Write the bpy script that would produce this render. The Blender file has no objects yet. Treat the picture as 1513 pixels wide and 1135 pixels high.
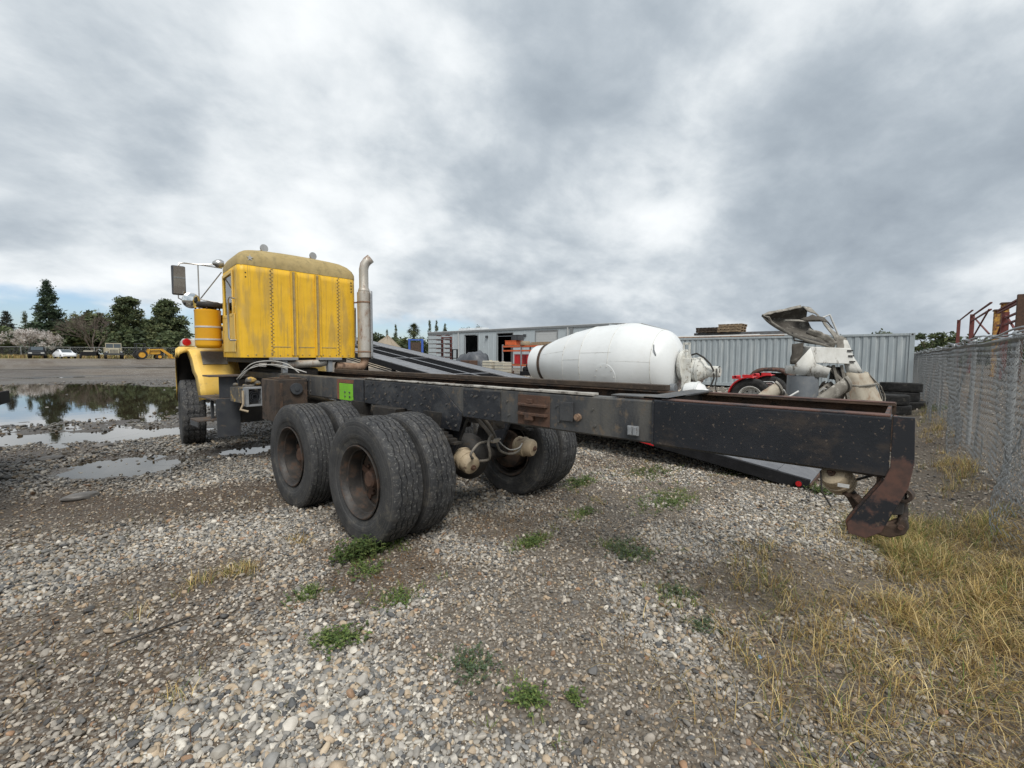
import bpy, bmesh, math, random
import numpy as np
from mathutils import Matrix, Vector
random.seed(7); rng = np.random.default_rng(7)
R_ = math.radians
SC = bpy.context.scene
COL = SC.collection

# ------------------------------------------------------------------ camera
cam_d = bpy.data.cameras.new('camera'); cam = bpy.data.objects.new('camera', cam_d); COL.objects.link(cam)
cam_d.sensor_width = 36; cam_d.lens = 15.68; cam_d.clip_start = .05; cam_d.clip_end = 4000
CAM = (-3.051, -3.320, 1.559)
cam.matrix_world = Matrix(((0.666285, 0.042855, -0.744465, CAM[0]), (-0.745677, 0.045657, -0.664742, CAM[1]),
                           (0.005502, 0.998038, 0.062377, CAM[2]), (0, 0, 0, 1)))
SC.camera = cam

# ------------------------------------------------------------------ sky and sun
SUN_EL, SUN_AZ = R_(52), R_(215)          # azimuth clockwise from +Y
w = bpy.data.worlds.new('World'); SC.world = w; w.use_nodes = True
nt = w.node_tree; nt.nodes.clear()
def N(t, kind, **kw):
    n = t.nodes.new(kind)
    for k, v in kw.items(): setattr(n, k, v)
    return n
def mth(t, op, a, b=None, c=None, clamp=False):
    n = N(t, 'ShaderNodeMath', operation=op, use_clamp=clamp)
    for i, v in enumerate((a, b, c)):
        if v is None: continue
        if isinstance(v, (int, float)): n.inputs[i].default_value = v
        else: t.links.new(v, n.inputs[i])
    return n.outputs[0]
def vmth(t, op, a, b=None):
    n = N(t, 'ShaderNodeVectorMath', operation=op)
    for i, v in enumerate((a, b)):
        if v is None: continue
        if isinstance(v, tuple): n.inputs[i].default_value = v
        else: t.links.new(v, n.inputs[i])
    return n.outputs['Value'] if op in ('DOT_PRODUCT', 'LENGTH') else n.outputs[0]
def smooth(t, v, a, b, lo=0., hi=1.):
    n = N(t, 'ShaderNodeMapRange', interpolation_type='SMOOTHSTEP')
    t.links.new(v, n.inputs[0])
    for i, q in enumerate((a, b, lo, hi)): n.inputs[1 + i].default_value = q
    return n.outputs[0]
def noise(t, vec, scale, detail=4, rough=.5, dist=0., w=None):
    n = N(t, 'ShaderNodeTexNoise')
    if vec is not None: t.links.new(vec, n.inputs['Vector'])
    n.inputs['Scale'].default_value = scale; n.inputs['Detail'].default_value = detail
    n.inputs['Roughness'].default_value = rough; n.inputs['Distortion'].default_value = dist
    return n.outputs['Fac']
def mix(t, f, a, b, mode='MIX'):
    n = N(t, 'ShaderNodeMix', data_type='RGBA', blend_type=mode)
    if isinstance(f, (int, float)): n.inputs[0].default_value = f
    else: t.links.new(f, n.inputs[0])
    for i, v in ((6, a), (7, b)):
        if isinstance(v, tuple): n.inputs[i].default_value = (*v[:3], 1)
        else: t.links.new(v, n.inputs[i])
    return n.outputs[2]
def ramp(t, f, stops, interp='LINEAR'):
    n = N(t, 'ShaderNodeValToRGB'); cr = n.color_ramp; cr.interpolation = interp
    while len(cr.elements) < len(stops): cr.elements.new(.5)
    for e, (p, c) in zip(cr.elements, stops): e.position = p; e.color = (*c, 1)
    t.links.new(f, n.inputs[0]); return n.outputs[0]

tc = N(nt, 'ShaderNodeTexCoord').outputs['Generated']
sep = N(nt, 'ShaderNodeSeparateXYZ'); nt.links.new(tc, sep.inputs[0])
zz = mth(nt, 'MAXIMUM', sep.outputs[2], 0.)
dz = mth(nt, 'ADD', zz, .42)
cmb = N(nt, 'ShaderNodeCombineXYZ')
nt.links.new(mth(nt, 'DIVIDE', sep.outputs[0], dz), cmb.inputs[0]); nt.links.new(mth(nt, 'DIVIDE', sep.outputs[1], dz), cmb.inputs[1])
mp = N(nt, 'ShaderNodeMapping'); nt.links.new(cmb.outputs[0], mp.inputs[0])
mp.inputs['Rotation'].default_value = (0, 0, R_(35)); mp.inputs['Scale'].default_value = (1.0, 1.15, 1); mp.inputs['Location'].default_value = (3.1, 1.7, 0)
cv = mp.outputs[0]
n1 = noise(nt, cv, 1.25, 9, .54, .15)
n2 = noise(nt, cv, 3.6, 9, .58, .15)
n3 = noise(nt, cv, .5, 2, .5, .2)
cl = mth(nt, 'ADD', mth(nt, 'ADD', mth(nt, 'MULTIPLY', n1, .74), mth(nt, 'MULTIPLY', n2, .36)), -.045)
def lobe(d, a, b, amp):
    return mth(nt, 'MULTIPLY', smooth(nt, vmth(nt, 'DOT_PRODUCT', tc, d), a, b), amp)
for d, a, b, amp in (((.01, .982, .189), .975, 1., .035), ((.925, .162, .344), .980, 1., -.075), ((.927, -.022, .375), .965, 1., -.04),
                     ((.687, .441, .578), .965, .999, -.06), ((.5, .74, .44), .90, 1., .035), ((.709, .482, .47), .985, 1., .05),
                     ((.987, .092, .13), .985, 1., -.03), ((.02, .94, .33), .93, 1., .035), ((.62, .70, .34), .97, 1., -.05)):
    cl = mth(nt, 'ADD', cl, lobe(d, a, b, amp))
ccol = ramp(nt, cl, [(.30, (.25, .29, .335)), (.39, (.315, .36, .405)), (.45, (.38, .425, .468)), (.50, (.465, .508, .545)), (.55, (.57, .607, .635)), (.61, (.67, .70, .72)), (.72, (.80, .82, .83))])
sky = N(nt, 'ShaderNodeTexSky', sky_type='NISHITA', sun_disc=False, sun_elevation=SUN_EL, sun_rotation=SUN_AZ)
skyc = mix(nt, 1., sky.outputs[0], (.78, .86, 1.02), 'MULTIPLY')
gap = mth(nt, 'ADD', mth(nt, 'MULTIPLY', noise(nt, cv, 2.6, 7, .58, .2), .58), mth(nt, 'MULTIPLY', smooth(nt, zz, .05, .20), .62))
for d, a, b, amp in (((-.002, .998, .05), .985, 1., -.17), ((.207, .976, .055), .98, 1., -.17), ((.594, .8, .075), .985, 1., -.16), ((.95, .3, .05), .93, 1., .3)):
    gap = mth(nt, 'ADD', gap, lobe(d, a, b, amp))
cov = smooth(nt, gap, .12, .30)
bgc = mix(nt, cov, skyc, mix(nt, 1., ccol, (10, 10, 10), 'MULTIPLY'))
bg = N(nt, 'ShaderNodeBackground'); bg.inputs[1].default_value = .1; nt.links.new(bgc, bg.inputs[0])
nt.links.new(bg.outputs[0], N(nt, 'ShaderNodeOutputWorld').inputs[0])
sd = bpy.data.lights.new('sun', 'SUN'); sd.energy = 2.5; sd.angle = R_(26); sd.color = (1, .97, .92)
sun = bpy.data.objects.new('sun', sd); COL.objects.link(sun)
sun.rotation_euler = Vector((-math.sin(SUN_AZ) * math.cos(SUN_EL), -math.cos(SUN_AZ) * math.cos(SUN_EL), -math.sin(SUN_EL))).to_track_quat('-Z', 'Y').to_euler()
SC.view_settings.view_transform = 'Standard'; SC.view_settings.look = 'None'; SC.view_settings.gamma = 1; SC.view_settings.exposure = 0.42
SC.view_settings.use_curve_mapping = False

# ------------------------------------------------------------------ helpers
class MB:
    def __init__(s): s.V = []; s.F = []
    def add(s, v, f):
        o = len(s.V); s.V += [tuple(map(float, q)) for q in v]; s.F += [tuple(i + o for i in q) for q in f]; return s
    def box(s, x0, x1, y0, y1, z0, z1):
        return s.add([(x, y, z) for z in (z0, z1) for y in (y0, y1) for x in (x0, x1)],
                     [(0, 2, 3, 1), (4, 5, 7, 6), (0, 1, 5, 4), (2, 6, 7, 3), (0, 4, 6, 2), (1, 3, 7, 5)])
    def beam(s, p, q, wd, ht, up=(0, 0, 1)):
        p, q = Vector(p), Vector(q); d = (q - p).normalized(); u = Vector(up)
        if abs(d.dot(u)) > .98: u = Vector((1, 0, 0))
        a = d.cross(u).normalized(); b = a.cross(d).normalized()
        v = [e + a * (i * wd / 2) + b * (j * ht / 2) for e in (p, q) for i, j in ((-1, -1), (1, -1), (1, 1), (-1, 1))]
        return s.add(v, [(0, 1, 2, 3), (7, 6, 5, 4), (0, 4, 5, 1), (1, 5, 6, 2), (2, 6, 7, 3), (3, 7, 4, 0)])
    def tube(s, pts, r, n=8, cap=True):
        P = [Vector(p) for p in pts]; rr = r if isinstance(r, (list, tuple)) else [r] * len(P)
        t = [(P[min(i + 1, len(P) - 1)] - P[max(i - 1, 0)]).normalized() for i in range(len(P))]
        a = t[0].orthogonal().normalized(); v = []
        for i, p in enumerate(P):
            a = (a - t[i] * a.dot(t[i])).normalized(); b = t[i].cross(a)
            v += [p + (a * math.cos(2 * math.pi * k / n) + b * math.sin(2 * math.pi * k / n)) * rr[i] for k in range(n)]
        f = [(i * n + k, i * n + (k + 1) % n, (i + 1) * n + (k + 1) % n, (i + 1) * n + k) for i in range(len(P) - 1) for k in range(n)]
        if cap: f += [tuple(reversed(range(n))), tuple(range((len(P) - 1) * n, len(P) * n))]
        return s.add(v, f)
    def cyl(s, p, q, r, n=16, r2=None): return s.tube([p, q], [r, r if r2 is None else r2], n)
    def lathe(s, prof, o=(0, 0, 0), ax=(0, 0, 1), n=24, closed=False):
        ax = Vector(ax).normalized(); a = ax.orthogonal().normalized(); b = ax.cross(a); o = Vector(o)
        v = [o + ax * h + (a * math.cos(2 * math.pi * k / n) + b * math.sin(2 * math.pi * k / n)) * r for r, h in prof for k in range(n)]
        m = len(prof)
        f = [(i * n + k, i * n + (k + 1) % n, ((i + 1) % m) * n + (k + 1) % n, ((i + 1) % m) * n + k) for i in range(m if closed else m - 1) for k in range(n)]
        return s.add(v, f)
    def prism(s, poly, axis, t0, t1):
        def mk(p, t):
            return (t, p[0], p[1]) if axis == 'x' else (p[0], t, p[1]) if axis == 'y' else (p[0], p[1], t)
        n = len(poly); v = [mk(p, t0) for p in poly] + [mk(p, t1) for p in poly]
        return s.add(v, [tuple(range(n)), tuple(reversed(range(n, 2 * n)))] + [(i, i + n, (i + 1) % n + n, (i + 1) % n) for i in range(n)])
    def grid(s, rows, close=False):
        n = len(rows[0]); v = [p for r in rows for p in r]
        return s.add(v, [(i * n + k, i * n + (k + 1) % n, (i + 1) * n + (k + 1) % n, (i + 1) * n + k) for i in range(len(rows) - 1) for k in range(n if close else n - 1)])
    def ball(s, c, r, n=10, m=6, sc=(1, 1, 1)):
        rows = []
        for i in range(m + 1):
            t = math.pi * i / m
            rows.append([(c[0] + sc[0] * r * math.sin(t) * math.cos(2 * math.pi * k / n), c[1] + sc[1] * r * math.sin(t) * math.sin(2 * math.pi * k / n), c[2] + sc[2] * r * math.cos(t)) for k in range(n)])
        return s.grid(rows, True)
    def pieces(s):
        par = list(range(len(s.V)))
        def fd(i):
            while par[i] != i: par[i] = par[par[i]]; i = par[i]
            return i
        for f in s.F:
            a = fd(f[0])
            for i in f[1:]: par[fd(i)] = a
        comp = {}
        for k, f in enumerate(s.F): comp.setdefault(fd(f[0]), []).append(k)
        L = []
        for fs in comp.values():
            P = np.array([s.V[i] for k in fs for i in s.F[k]]); L.append([fs, P.min(0) - .006, P.max(0) + .006])
        ch = True
        while ch and len(L) < 60:
            ch = False
            for i in range(len(L)):
                for j in range(i + 1, len(L)):
                    if (L[i][1] <= L[j][2]).all() and (L[j][1] <= L[i][2]).all():
                        L[i] = [L[i][0] + L[j][0], np.minimum(L[i][1], L[j][1]), np.maximum(L[i][2], L[j][2])]; del L[j]; ch = True; break
                if ch: break
        return [l[0] for l in L]
    def build(s, name, m, parent=None, bevel=0, solid=0, flat=False, ang=38, fix=True):
        g = s.pieces() if parent is not None and len(s.F) < 3000 else [0]
        if 1 < len(g) <= 12:                 # separate pieces become separate parts
            out = None
            for fs in g:
                q = MB(); mp_ = {}
                for k in fs:
                    for i in s.F[k]:
                        if i not in mp_: mp_[i] = len(q.V); q.V.append(s.V[i])
                    q.F.append(tuple(mp_[i] for i in s.F[k]))
                o = q._build(name, m, parent, bevel, solid, flat, ang, fix); out = out or o
            return out
        return s._build(name, m, parent, bevel, solid, flat, ang, fix)
    def _build(s, name, m, parent=None, bevel=0, solid=0, flat=False, ang=38, fix=True):
        me = bpy.data.meshes.new(name); me.from_pydata(s.V, [], s.F)
        if fix:
            bm = bmesh.new(); bm.from_mesh(me); bmesh.ops.recalc_face_normals(bm, faces=bm.faces); bm.to_mesh(me); bm.free()
        return link(name, me, m, parent, bevel, solid, flat, ang)
def link(name, me, m, parent=None, bevel=0, solid=0, flat=False, ang=38):
    if m is not None and not me.materials: me.materials.append(m)
    if not flat:
        me.polygons.foreach_set('use_smooth', [True] * len(me.polygons)); me.set_sharp_from_angle(angle=R_(ang))
    o = bpy.data.objects.new(name, me); COL.objects.link(o)
    if parent: o.parent = parent
    if solid:
        q = o.modifiers.new('solid', 'SOLIDIFY'); q.thickness = solid; q.offset = 0
    if bevel:
        q = o.modifiers.new('bevel', 'BEVEL'); q.width = bevel; q.segments = 2; q.limit_method = 'ANGLE'; q.angle_limit = R_(40)
        q.harden_normals = True
    return o
def tag(o, label=None, cat=None, group=None, kind=None):
    for k, v in (('label', label), ('category', cat), ('group', group), ('kind', kind)):
        if v: o[k] = v
    return o
def empty(name, label, cat, loc=(0, 0, 0), rz=0, group=None):
    o = bpy.data.objects.new(name, None); COL.objects.link(o); o.location = loc; o.rotation_euler = (0, 0, rz); o.empty_display_size = .2
    return tag(o, label, cat, group)
def copy_tree(o, parent=None):
    c = o.copy(); COL.objects.link(c); c.parent = parent
    for ch in [x for x in bpy.data.objects if x.parent == o]: copy_tree(ch, c)
    return c
def npmesh(name, V, F, m, parent=None, smooth=False, cols=None, fix=False):
    """V (n,3), F (k,3|4) arrays"""
    me = bpy.data.meshes.new(name); V = np.asarray(V, np.float32); F = np.asarray(F, np.int32); k = F.shape[1]
    me.vertices.add(len(V)); me.vertices.foreach_set('co', V.ravel())
    me.loops.add(F.size); me.loops.foreach_set('vertex_index', F.ravel())
    me.polygons.add(len(F)); me.polygons.foreach_set('loop_start', np.arange(0, F.size, k, dtype=np.int32)); me.polygons.foreach_set('loop_total', np.full(len(F), k, np.int32))
    if smooth: me.polygons.foreach_set('use_smooth', np.ones(len(F), bool))
    me.update(calc_edges=True)
    if cols is not None:
        a = me.attributes.new('tint', 'FLOAT_COLOR', 'POINT'); c4 = np.ones((len(V), 4), np.float32); c4[:, :3] = cols; a.data.foreach_set('color', c4.ravel())
    if m: me.materials.append(m)
    o = bpy.data.objects.new(name, me); COL.objects.link(o)
    if parent: o.parent = parent
    return o

# ------------------------------------------------------------------ materials
def newmat(name):
    m = bpy.data.materials.new(name); m.use_nodes = True; t = m.node_tree
    return m, t, t.nodes['Principled BSDF']
def wm(name, c1, c2=None, scale=4., c3=None, thr=.6, soft=.08, s3=9., rough=.6, metal=0., bump=.15, bscale=40., stretch=(1, 1, 1), c4=None, thr4=.62, s4=3., st4=(1, 1, 1), spec=.5, rough3=None):
    """weathered surface: c1/c2 cloudy mix, c3 patches (rust, dirt), c4 streaks"""
    m, t, b = newmat(name); co = N(t, 'ShaderNodeTexCoord').outputs['Object']
    def mapped(sc):
        q = N(t, 'ShaderNodeMapping'); q.inputs['Scale'].default_value = sc; t.links.new(co, q.inputs[0]); return q.outputs[0]
    v = mapped(stretch); c = c1
    if c2: c = mix(t, smooth(t, noise(t, v, scale, 6, .6), .3, .7), c1, c2)
    if c4: c = mix(t, smooth(t, noise(t, mapped(st4), s4, 6, .62), thr4 - .09, thr4 + .09), c, c4)
    if c3:
        f = smooth(t, noise(t, v, s3, 8, .68), thr - soft, thr + soft); c = mix(t, f, c, c3)
        t.links.new(mth(t, 'ADD', mth(t, 'MULTIPLY', f, (rough3 if rough3 is not None else .85) - rough), rough), b.inputs['Roughness'])
        if metal: t.links.new(mth(t, 'MULTIPLY', mth(t, 'SUBTRACT', 1., f), metal), b.inputs['Metallic'])
    else:
        b.inputs['Roughness'].default_value = rough; b.inputs['Metallic'].default_value = metal
    if isinstance(c, tuple): b.inputs['Base Color'].default_value = (*c, 1)
    else: t.links.new(c, b.inputs['Base Color'])
    b.inputs['Specular IOR Level'].default_value = spec
    if bump:
        q = N(t, 'ShaderNodeBump'); q.inputs['Strength'].default_value = bump; q.inputs['Distance'].default_value = .01
        t.links.new(noise(t, v, bscale, 4, .6), q.inputs['Height']); t.links.new(q.outputs[0], b.inputs['Normal'])
    return m
def tintmat(name, rough=.8, trans=.0, spec=.3):
    m, t, b = newmat(name); a = N(t, 'ShaderNodeAttribute', attribute_name='tint'); t.links.new(a.outputs[0], b.inputs['Base Color'])
    b.inputs['Roughness'].default_value = rough; b.inputs['Specular IOR Level'].default_value = spec
    if trans:
        tr = N(t, 'ShaderNodeBsdfTranslucent'); t.links.new(a.outputs[0], tr.inputs[0]); mx = N(t, 'ShaderNodeMixShader'); mx.inputs[0].default_value = trans
        t.links.new(b.outputs[0], mx.inputs[1]); t.links.new(tr.outputs[0], mx.inputs[2])
        t.links.new(mx.outputs[0], t.nodes['Material Output'].inputs[0])
    return m
M = {}
RUST = (.072, .038, .025); RUSTD = (.05, .026, .018)
M['yellow'] = wm('yellow_paint', (.62, .36, .022), (.52, .29, .03), 3, (.17, .12, .045), .66, .10, 5, .5, 0, .08, 60, (1.6, 1.6, .35), c4=(.72, .50, .13), thr4=.52, s4=9, st4=(1.5, 1.5, .12))
M['yellow_rear'] = wm('yellow_streaked_paint', (.76, .45, .018), (.70, .405, .022), 3, (.40, .25, .05), .62, .12, 9, .5, 0, .06, 60, (5.0, 1.6, .14), c4=(.52, .325, .055), thr4=.55, s4=3.0, st4=(2.2, 1, .45))
M['yellow_pale'] = wm('pale_yellow_fender', (.76, .53, .15), (.70, .45, .09), 3, (.34, .26, .13), .66, .1, 7, .5, 0, .06, 60)
M['yellow_bright'] = wm('bright_yellow_can', (.70, .36, .012), (.64, .32, .02), 4, (.25, .14, .03), .72, .08, 9, .45, 0, .05, 60)
M['roof'] = wm('mossy_cab_roof', (.33, .245, .10), (.38, .29, .13), 4, (.25, .195, .09), .58, .14, 14, .75, 0, .15, 60)
M['black'] = wm('black_frame_paint', (.014, .016, .020), (.027, .029, .034), 5, (.10, .08, .062), .61, .04, 30, .45, 0, .12, 80, c4=(.05, .052, .055), thr4=.56, s4=2.2, st4=(1, 1.5, 2.5))
M['black_rear'] = wm('black_rear_frame_paint', (.009, .011, .015), (.017, .019, .024), 4, (.13, .10, .075), .635, .03, 48, .38, 0, .1, 80, c4=(.042, .034, .029), thr4=.60, s4=4, st4=(1, 1, 1.6))
M['black_grey'] = wm('grey_worn_frame', (.028, .030, .034), (.062, .063, .064), 3.5, (.12, .095, .07), .60, .07, 16, .5, 0, .2, 70, (1, 1, .8), c4=(.09, .086, .078), thr4=.55, s4=2.6, st4=(1, 1.8, .5))
M['rust'] = wm('rusty_steel', RUST, (.105, .056, .034), 6, (.05, .032, .025), .56, .08, 12, .85, 0, .35, 70)
M['rust_black'] = wm('rusted_black_paint', (.020, .020, .022), (.035, .032, .03), 5, (.125, .058, .036), .5, .06, 4.2, .6, 0, .25, 60)
M['rust_dark'] = wm('dark_grimy_rust', (.05, .033, .024), (.085, .05, .03), 6, (.02, .018, .016), .55, .1, 9, .8, 0, .35, 60)
M['red_brown'] = wm('red_brown_rust', (.115, .055, .038), (.08, .043, .034), 7, (.025, .022, .024), .55, .07, 7, .75, 0, .25, 90)
M['grime'] = wm('black_grime', (.014, .013, .012), (.03, .026, .022), 8, (.06, .045, .03), .62, .08, 14, .65, 0, .3, 60)
M['tank'] = wm('brown_grimy_tank', (.04, .029, .022), (.07, .048, .034), 5, (.022, .019, .017), .56, .1, 6, .6, 0, .2, 70, c4=(.09, .06, .04), thr4=.6, s4=5, st4=(1, 1, .2))
def tyremat(name, tread):
    m, t, b = newmat(name); co = N(t, 'ShaderNodeTexCoord').outputs['Object']; sp = N(t, 'ShaderNodeSeparateXYZ'); t.links.new(co, sp.inputs[0])
    rad = mth(t, 'SQRT', mth(t, 'ADD', mth(t, 'MULTIPLY', sp.outputs[1], sp.outputs[1]), mth(t, 'MULTIPLY', sp.outputs[2], sp.outputs[2])))
    c = mix(t, smooth(t, noise(t, co, 6, 7, .65), .32, .68), (.020, .021, .023), (.046, .046, .047))
    dust = smooth(t, noise(t, co, 11, 8, .7), .50, .70)
    if tread:
        c = mix(t, mth(t, 'MULTIPLY', smooth(t, noise(t, co, 48, 6, .7), .54, .64), .8), c, (.15, .147, .138))
        c = mix(t, mth(t, 'MULTIPLY', dust, .5), c, (.10, .092, .078))
    else:
        cb = N(t, 'ShaderNodeCombineXYZ'); t.links.new(mth(t, 'MULTIPLY', rad, 1.), cb.inputs[0])
        ring = noise(t, cb.outputs[0], 95, 3, .6)
        c = mix(t, mth(t, 'MULTIPLY', smooth(t, ring, .45, .62), .55), c, (.088, .085, .080))
        c = mix(t, mth(t, 'MULTIPLY', dust, .65), c, (.125, .113, .092))
        c = mix(t, mth(t, 'MULTIPLY', smooth(t, noise(t, co, 60, 5, .7), .60, .68), .5), c, (.16, .155, .14))
    t.links.new(c, b.inputs['Base Color']); b.inputs['Roughness'].default_value = .72; b.inputs['Specular IOR Level'].default_value = .4
    bp = N(t, 'ShaderNodeBump'); bp.inputs['Strength'].default_value = .55; bp.inputs['Distance'].default_value = .008
    h = noise(t, co, 70, 5, .7)
    if not tread: h = mth(t, 'ADD', h, mth(t, 'MULTIPLY', ring, .7))
    t.links.new(h, bp.inputs['Height']); t.links.new(bp.outputs[0], b.inputs['Normal']); return m
M['tyre'] = tyremat('tyre_rubber', True); M['tyre_side'] = tyremat('dusty_tyre_rubber', False)
M['tyre_old'] = wm('old_tyre_rubber', (.016, .016, .016), (.035, .034, .033), 7, (.10, .09, .075), .63, .08, 9, .8, 0, .35, 60, spec=.3)
M['rim'] = wm('dirty_rim', (.022, .020, .019), (.052, .046, .041), 6, (.075, .045, .03), .56, .08, 8, .55, .2, .25, 60)
M['rim_white'] = wm('white_rim', (.62, .61, .58), (.5, .49, .46), 6, (.14, .10, .07), .68, .06, 9, .45, 0, .1, 60)
M['green'] = wm('lime_green_paint', (.20, .52, .025), (.17, .44, .03), 6, (.08, .05, .03), .72, .04, 14, .5, 0, .1, 60)
M['tan'] = wm('tan_dusty_paint', (.27, .21, .14), (.38, .31, .21), 9, (.11, .07, .045), .60, .08, 10, .65, 0, .2, 60)
M['hose'] = wm('dusty_hose', (.10, .09, .075), (.17, .15, .125), 20, None, rough=.7)
M['white_hose'] = wm('pale_cable', (.42, .41, .38), (.3, .29, .27), 9, rough=.6)
M['chrome'] = wm('worn_chrome', (.55, .54, .52), (.42, .40, .37), 8, (.2, .14, .09), .66, .08, 12, .28, .9, .05, 60)
M['muffler'] = wm('weathered_muffler', (.52, .49, .44), (.40, .37, .32), 5, (.17, .085, .045), .60, .1, 6, .5, .55, .15, 50, (1, 1, .5))
M['perf'] = wm('perforated_shield', (.46, .46, .46), (.36, .36, .36), 30, rough=.4, metal=.7)
M['rust_pipe'] = wm('rusty_pipe', (.20, .12, .075), (.29, .20, .14), 8, (.07, .04, .025), .58, .1, 10, .75, .2, .25, 60)
M['grey_metal'] = wm('grey_painted_steel', (.25, .26, .27), (.19, .2, .21), 6, (.12, .08, .055), .67, .06, 12, .55, 0, .1, 60)
M['dark_plate'] = wm('dark_plate', (.035, .038, .045), (.055, .058, .062), 6, (.10, .08, .06), .64, .07, 9, .45, 0, .15, 60)
M['tread_plate'] = wm('rusty_tread_plate', (.09, .075, .065), (.05, .045, .042), 12, (.14, .085, .05), .56, .08, 12, .75, 0, .4, 60)
M['pad'] = wm('grey_anti_slip_pad', (.16, .155, .14), (.21, .2, .18), 20, (.1, .08, .05), .66, .06, 12, .9)
M['mirror'] = wm('mirror_glass', (.75, .78, .78), None, rough=.03, metal=1., bump=0)
M['red_lens'] = wm('red_lens', (.42, .012, .016), None, rough=.2, bump=0)
M['orange_lens'] = wm('orange_lens', (.6, .10, .02), None, rough=.25, bump=0)
M['silver'] = wm('silver_tape', (.6, .6, .6), (.5, .5, .5), 9, rough=.35, metal=.3)
M['white'] = wm('white_drum_paint', (.68, .695, .69), (.64, .655, .65), 2, (.48, .47, .43), .72, .10, 4, .38, 0, .03, 30, (1, 1, 1), c4=(.64, .645, .63), thr4=.60, s4=2., st4=(1, .6, .25))
M['white_dirty'] = wm('dirty_white_paint', (.62, .62, .58), (.52, .51, .46), 5, (.24, .20, .15), .60, .08, 8, .55, 0, .15, 50)
M['crust'] = wm('concrete_crusted_steel', (.24, .225, .195), (.15, .138, .118), 4, (.36, .34, .30), .58, .09, 6, .92, 0, .6, 30, c4=(.085, .075, .062), thr4=.6, s4=3)
M['crust_dark'] = wm('dark_concrete_crust', (.055, .048, .039), (.09, .079, .065), 6, (.17, .155, .13), .62, .07, 9, .95, 0, .7, 30)
M['crust_white'] = wm('worn_white_over_concrete', (.62, .62, .59), (.46, .45, .41), 4, (.16, .14, .115), .60, .06, 5, .65, 0, .25, 40, (1, 1, .6))
M['crust_tan'] = wm('tan_concrete_stain', (.40, .36, .29), (.30, .26, .20), 4, (.22, .12, .07), .60, .1, 4, .85, 0, .4, 40, (1, 1, .5))
M['red_paint'] = wm('red_paint', (.52, .018, .022), (.44, .02, .025), 6, (.12, .04, .03), .7, .06, 12, .4, 0, .06, 60)
M['grey_drum'] = wm('grey_plastic', (.13, .145, .16), (.17, .18, .19), 7, (.25, .24, .22), .66, .06, 9, .5)
M['container'] = wm('grey_container_paint', (.33, .37, .385), (.29, .325, .34), 3, (.16, .09, .055), .76, .04, 8, .5, 0, .06, 40, (1, 1, .5), c4=(.38, .41, .415), thr4=.56, s4=4, st4=(1, 2, .2))
M['pipe_pvc'] = wm('pale_pipe', (.50, .50, .48), (.38, .38, .37), 5, rough=.5)
M['steel_len'] = wm('stacked_steel', (.15, .155, .16), (.10, .10, .105), 6, (.14, .08, .05), .6, .1, 6, .6, .2)
M['wood'] = wm('weathered_pallet_wood', (.33, .24, .15), (.22, .165, .11), 9, (.09, .07, .05), .62, .1, 8, .85, 0, .3, 50)
M['wood_dark'] = wm('dark_wet_wood', (.035, .025, .018), (.065, .045, .03), 8, (.11, .075, .05), .64, .08, 9, .85, 0, .4, 50)
M['strip'] = wm('pale_frame_liner', (.40, .38, .34), (.25, .23, .2), 9, (.06, .05, .042), .56, .08, 9, .8, 0, .3, 50)
M['deck'] = wm('grey_deck_plate', (.115, .118, .13), (.155, .158, .168), 5, (.09, .075, .06), .62, .1, 6, .42, .1, .1, 60, c4=(.18, .18, .185), thr4=.6, s4=6, st4=(1, .3, 1))
M['deck_black'] = wm('black_deck_steel', (.009, .009, .010), (.016, .016, .018), 6, (.035, .032, .03), .66, .08, 9, .7, spec=.2)
M['well'] = wm('matt_black_deck', (.006, .006, .007), (.010, .010, .011), 6, rough=.95, bump=.1, spec=.04)
M['deck_edge'] = wm('bright_worn_edge', (.42, .42, .43), (.3, .3, .31), 12, rough=.4, metal=.4)
M['galv'] = wm('galvanised_wire', (.36, .37, .375), (.27, .28, .28), 20, rough=.42, metal=.55, bump=0)
M['galv_post'] = wm('galvanised_post', (.46, .47, .47), (.38, .39, .39), 8, (.2, .15, .1), .72, .05, 9, .45, .6, .05)
M['bwall'] = wm('pale_blue_grey_wall', (.40, .445, .465), (.37, .41, .43), 2, rough=.6, bump=0)
M['btrim'] = wm('grey_trim', (.20, .21, .215), (.17, .18, .185), 3, rough=.5, bump=0)
M['broof'] = wm('white_metal_roof', (.60, .62, .63), (.5, .52, .53), 2, rough=.45, bump=0)
M['bdoor'] = wm('roller_door', (.46, .475, .47), (.42, .43, .43), 3, rough=.55, bump=0)
M['dark_in'] = wm('dark_interior', (.03, .03, .03), (.05, .05, .05), 1, rough=.9, bump=0)
M['tarp'] = wm('grey_tarpaulin', (.05, .055, .065), (.09, .095, .105), 2, rough=.5, bump=.5, bscale=4)
M['cream'] = wm('cream_plastic', (.50, .46, .37), (.42, .39, .31), 3, rough=.6)
M['orange'] = wm('orange_paint', (.62, .12, .03), (.5, .10, .03), 4, (.12, .07, .05), .66, .1, 5, rough=.55)
M['blue'] = wm('blue_paint', (.03, .09, .38), (.03, .08, .30), 4, rough=.5)
M['car_black'] = wm('black_car_paint', (.008, .009, .010), None, rough=.35, bump=0, spec=.25)
M['car_white'] = wm('white_car_paint', (.72, .74, .76), None, rough=.25, bump=0)
M['car_glass'] = wm('car_glass', (.05, .065, .075), None, rough=.05, bump=0, spec=.8)
M['jeep'] = wm('beige_army_paint', (.36, .33, .24), (.30, .27, .2), 3, rough=.6)
M['tractor'] = wm('tractor_yellow', (.60, .32, .03), (.52, .27, .03), 3, rough=.5)
M['bark'] = wm('bark', (.08, .06, .045), (.12, .095, .075), 5, rough=.95, bump=.5, bscale=8)
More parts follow.
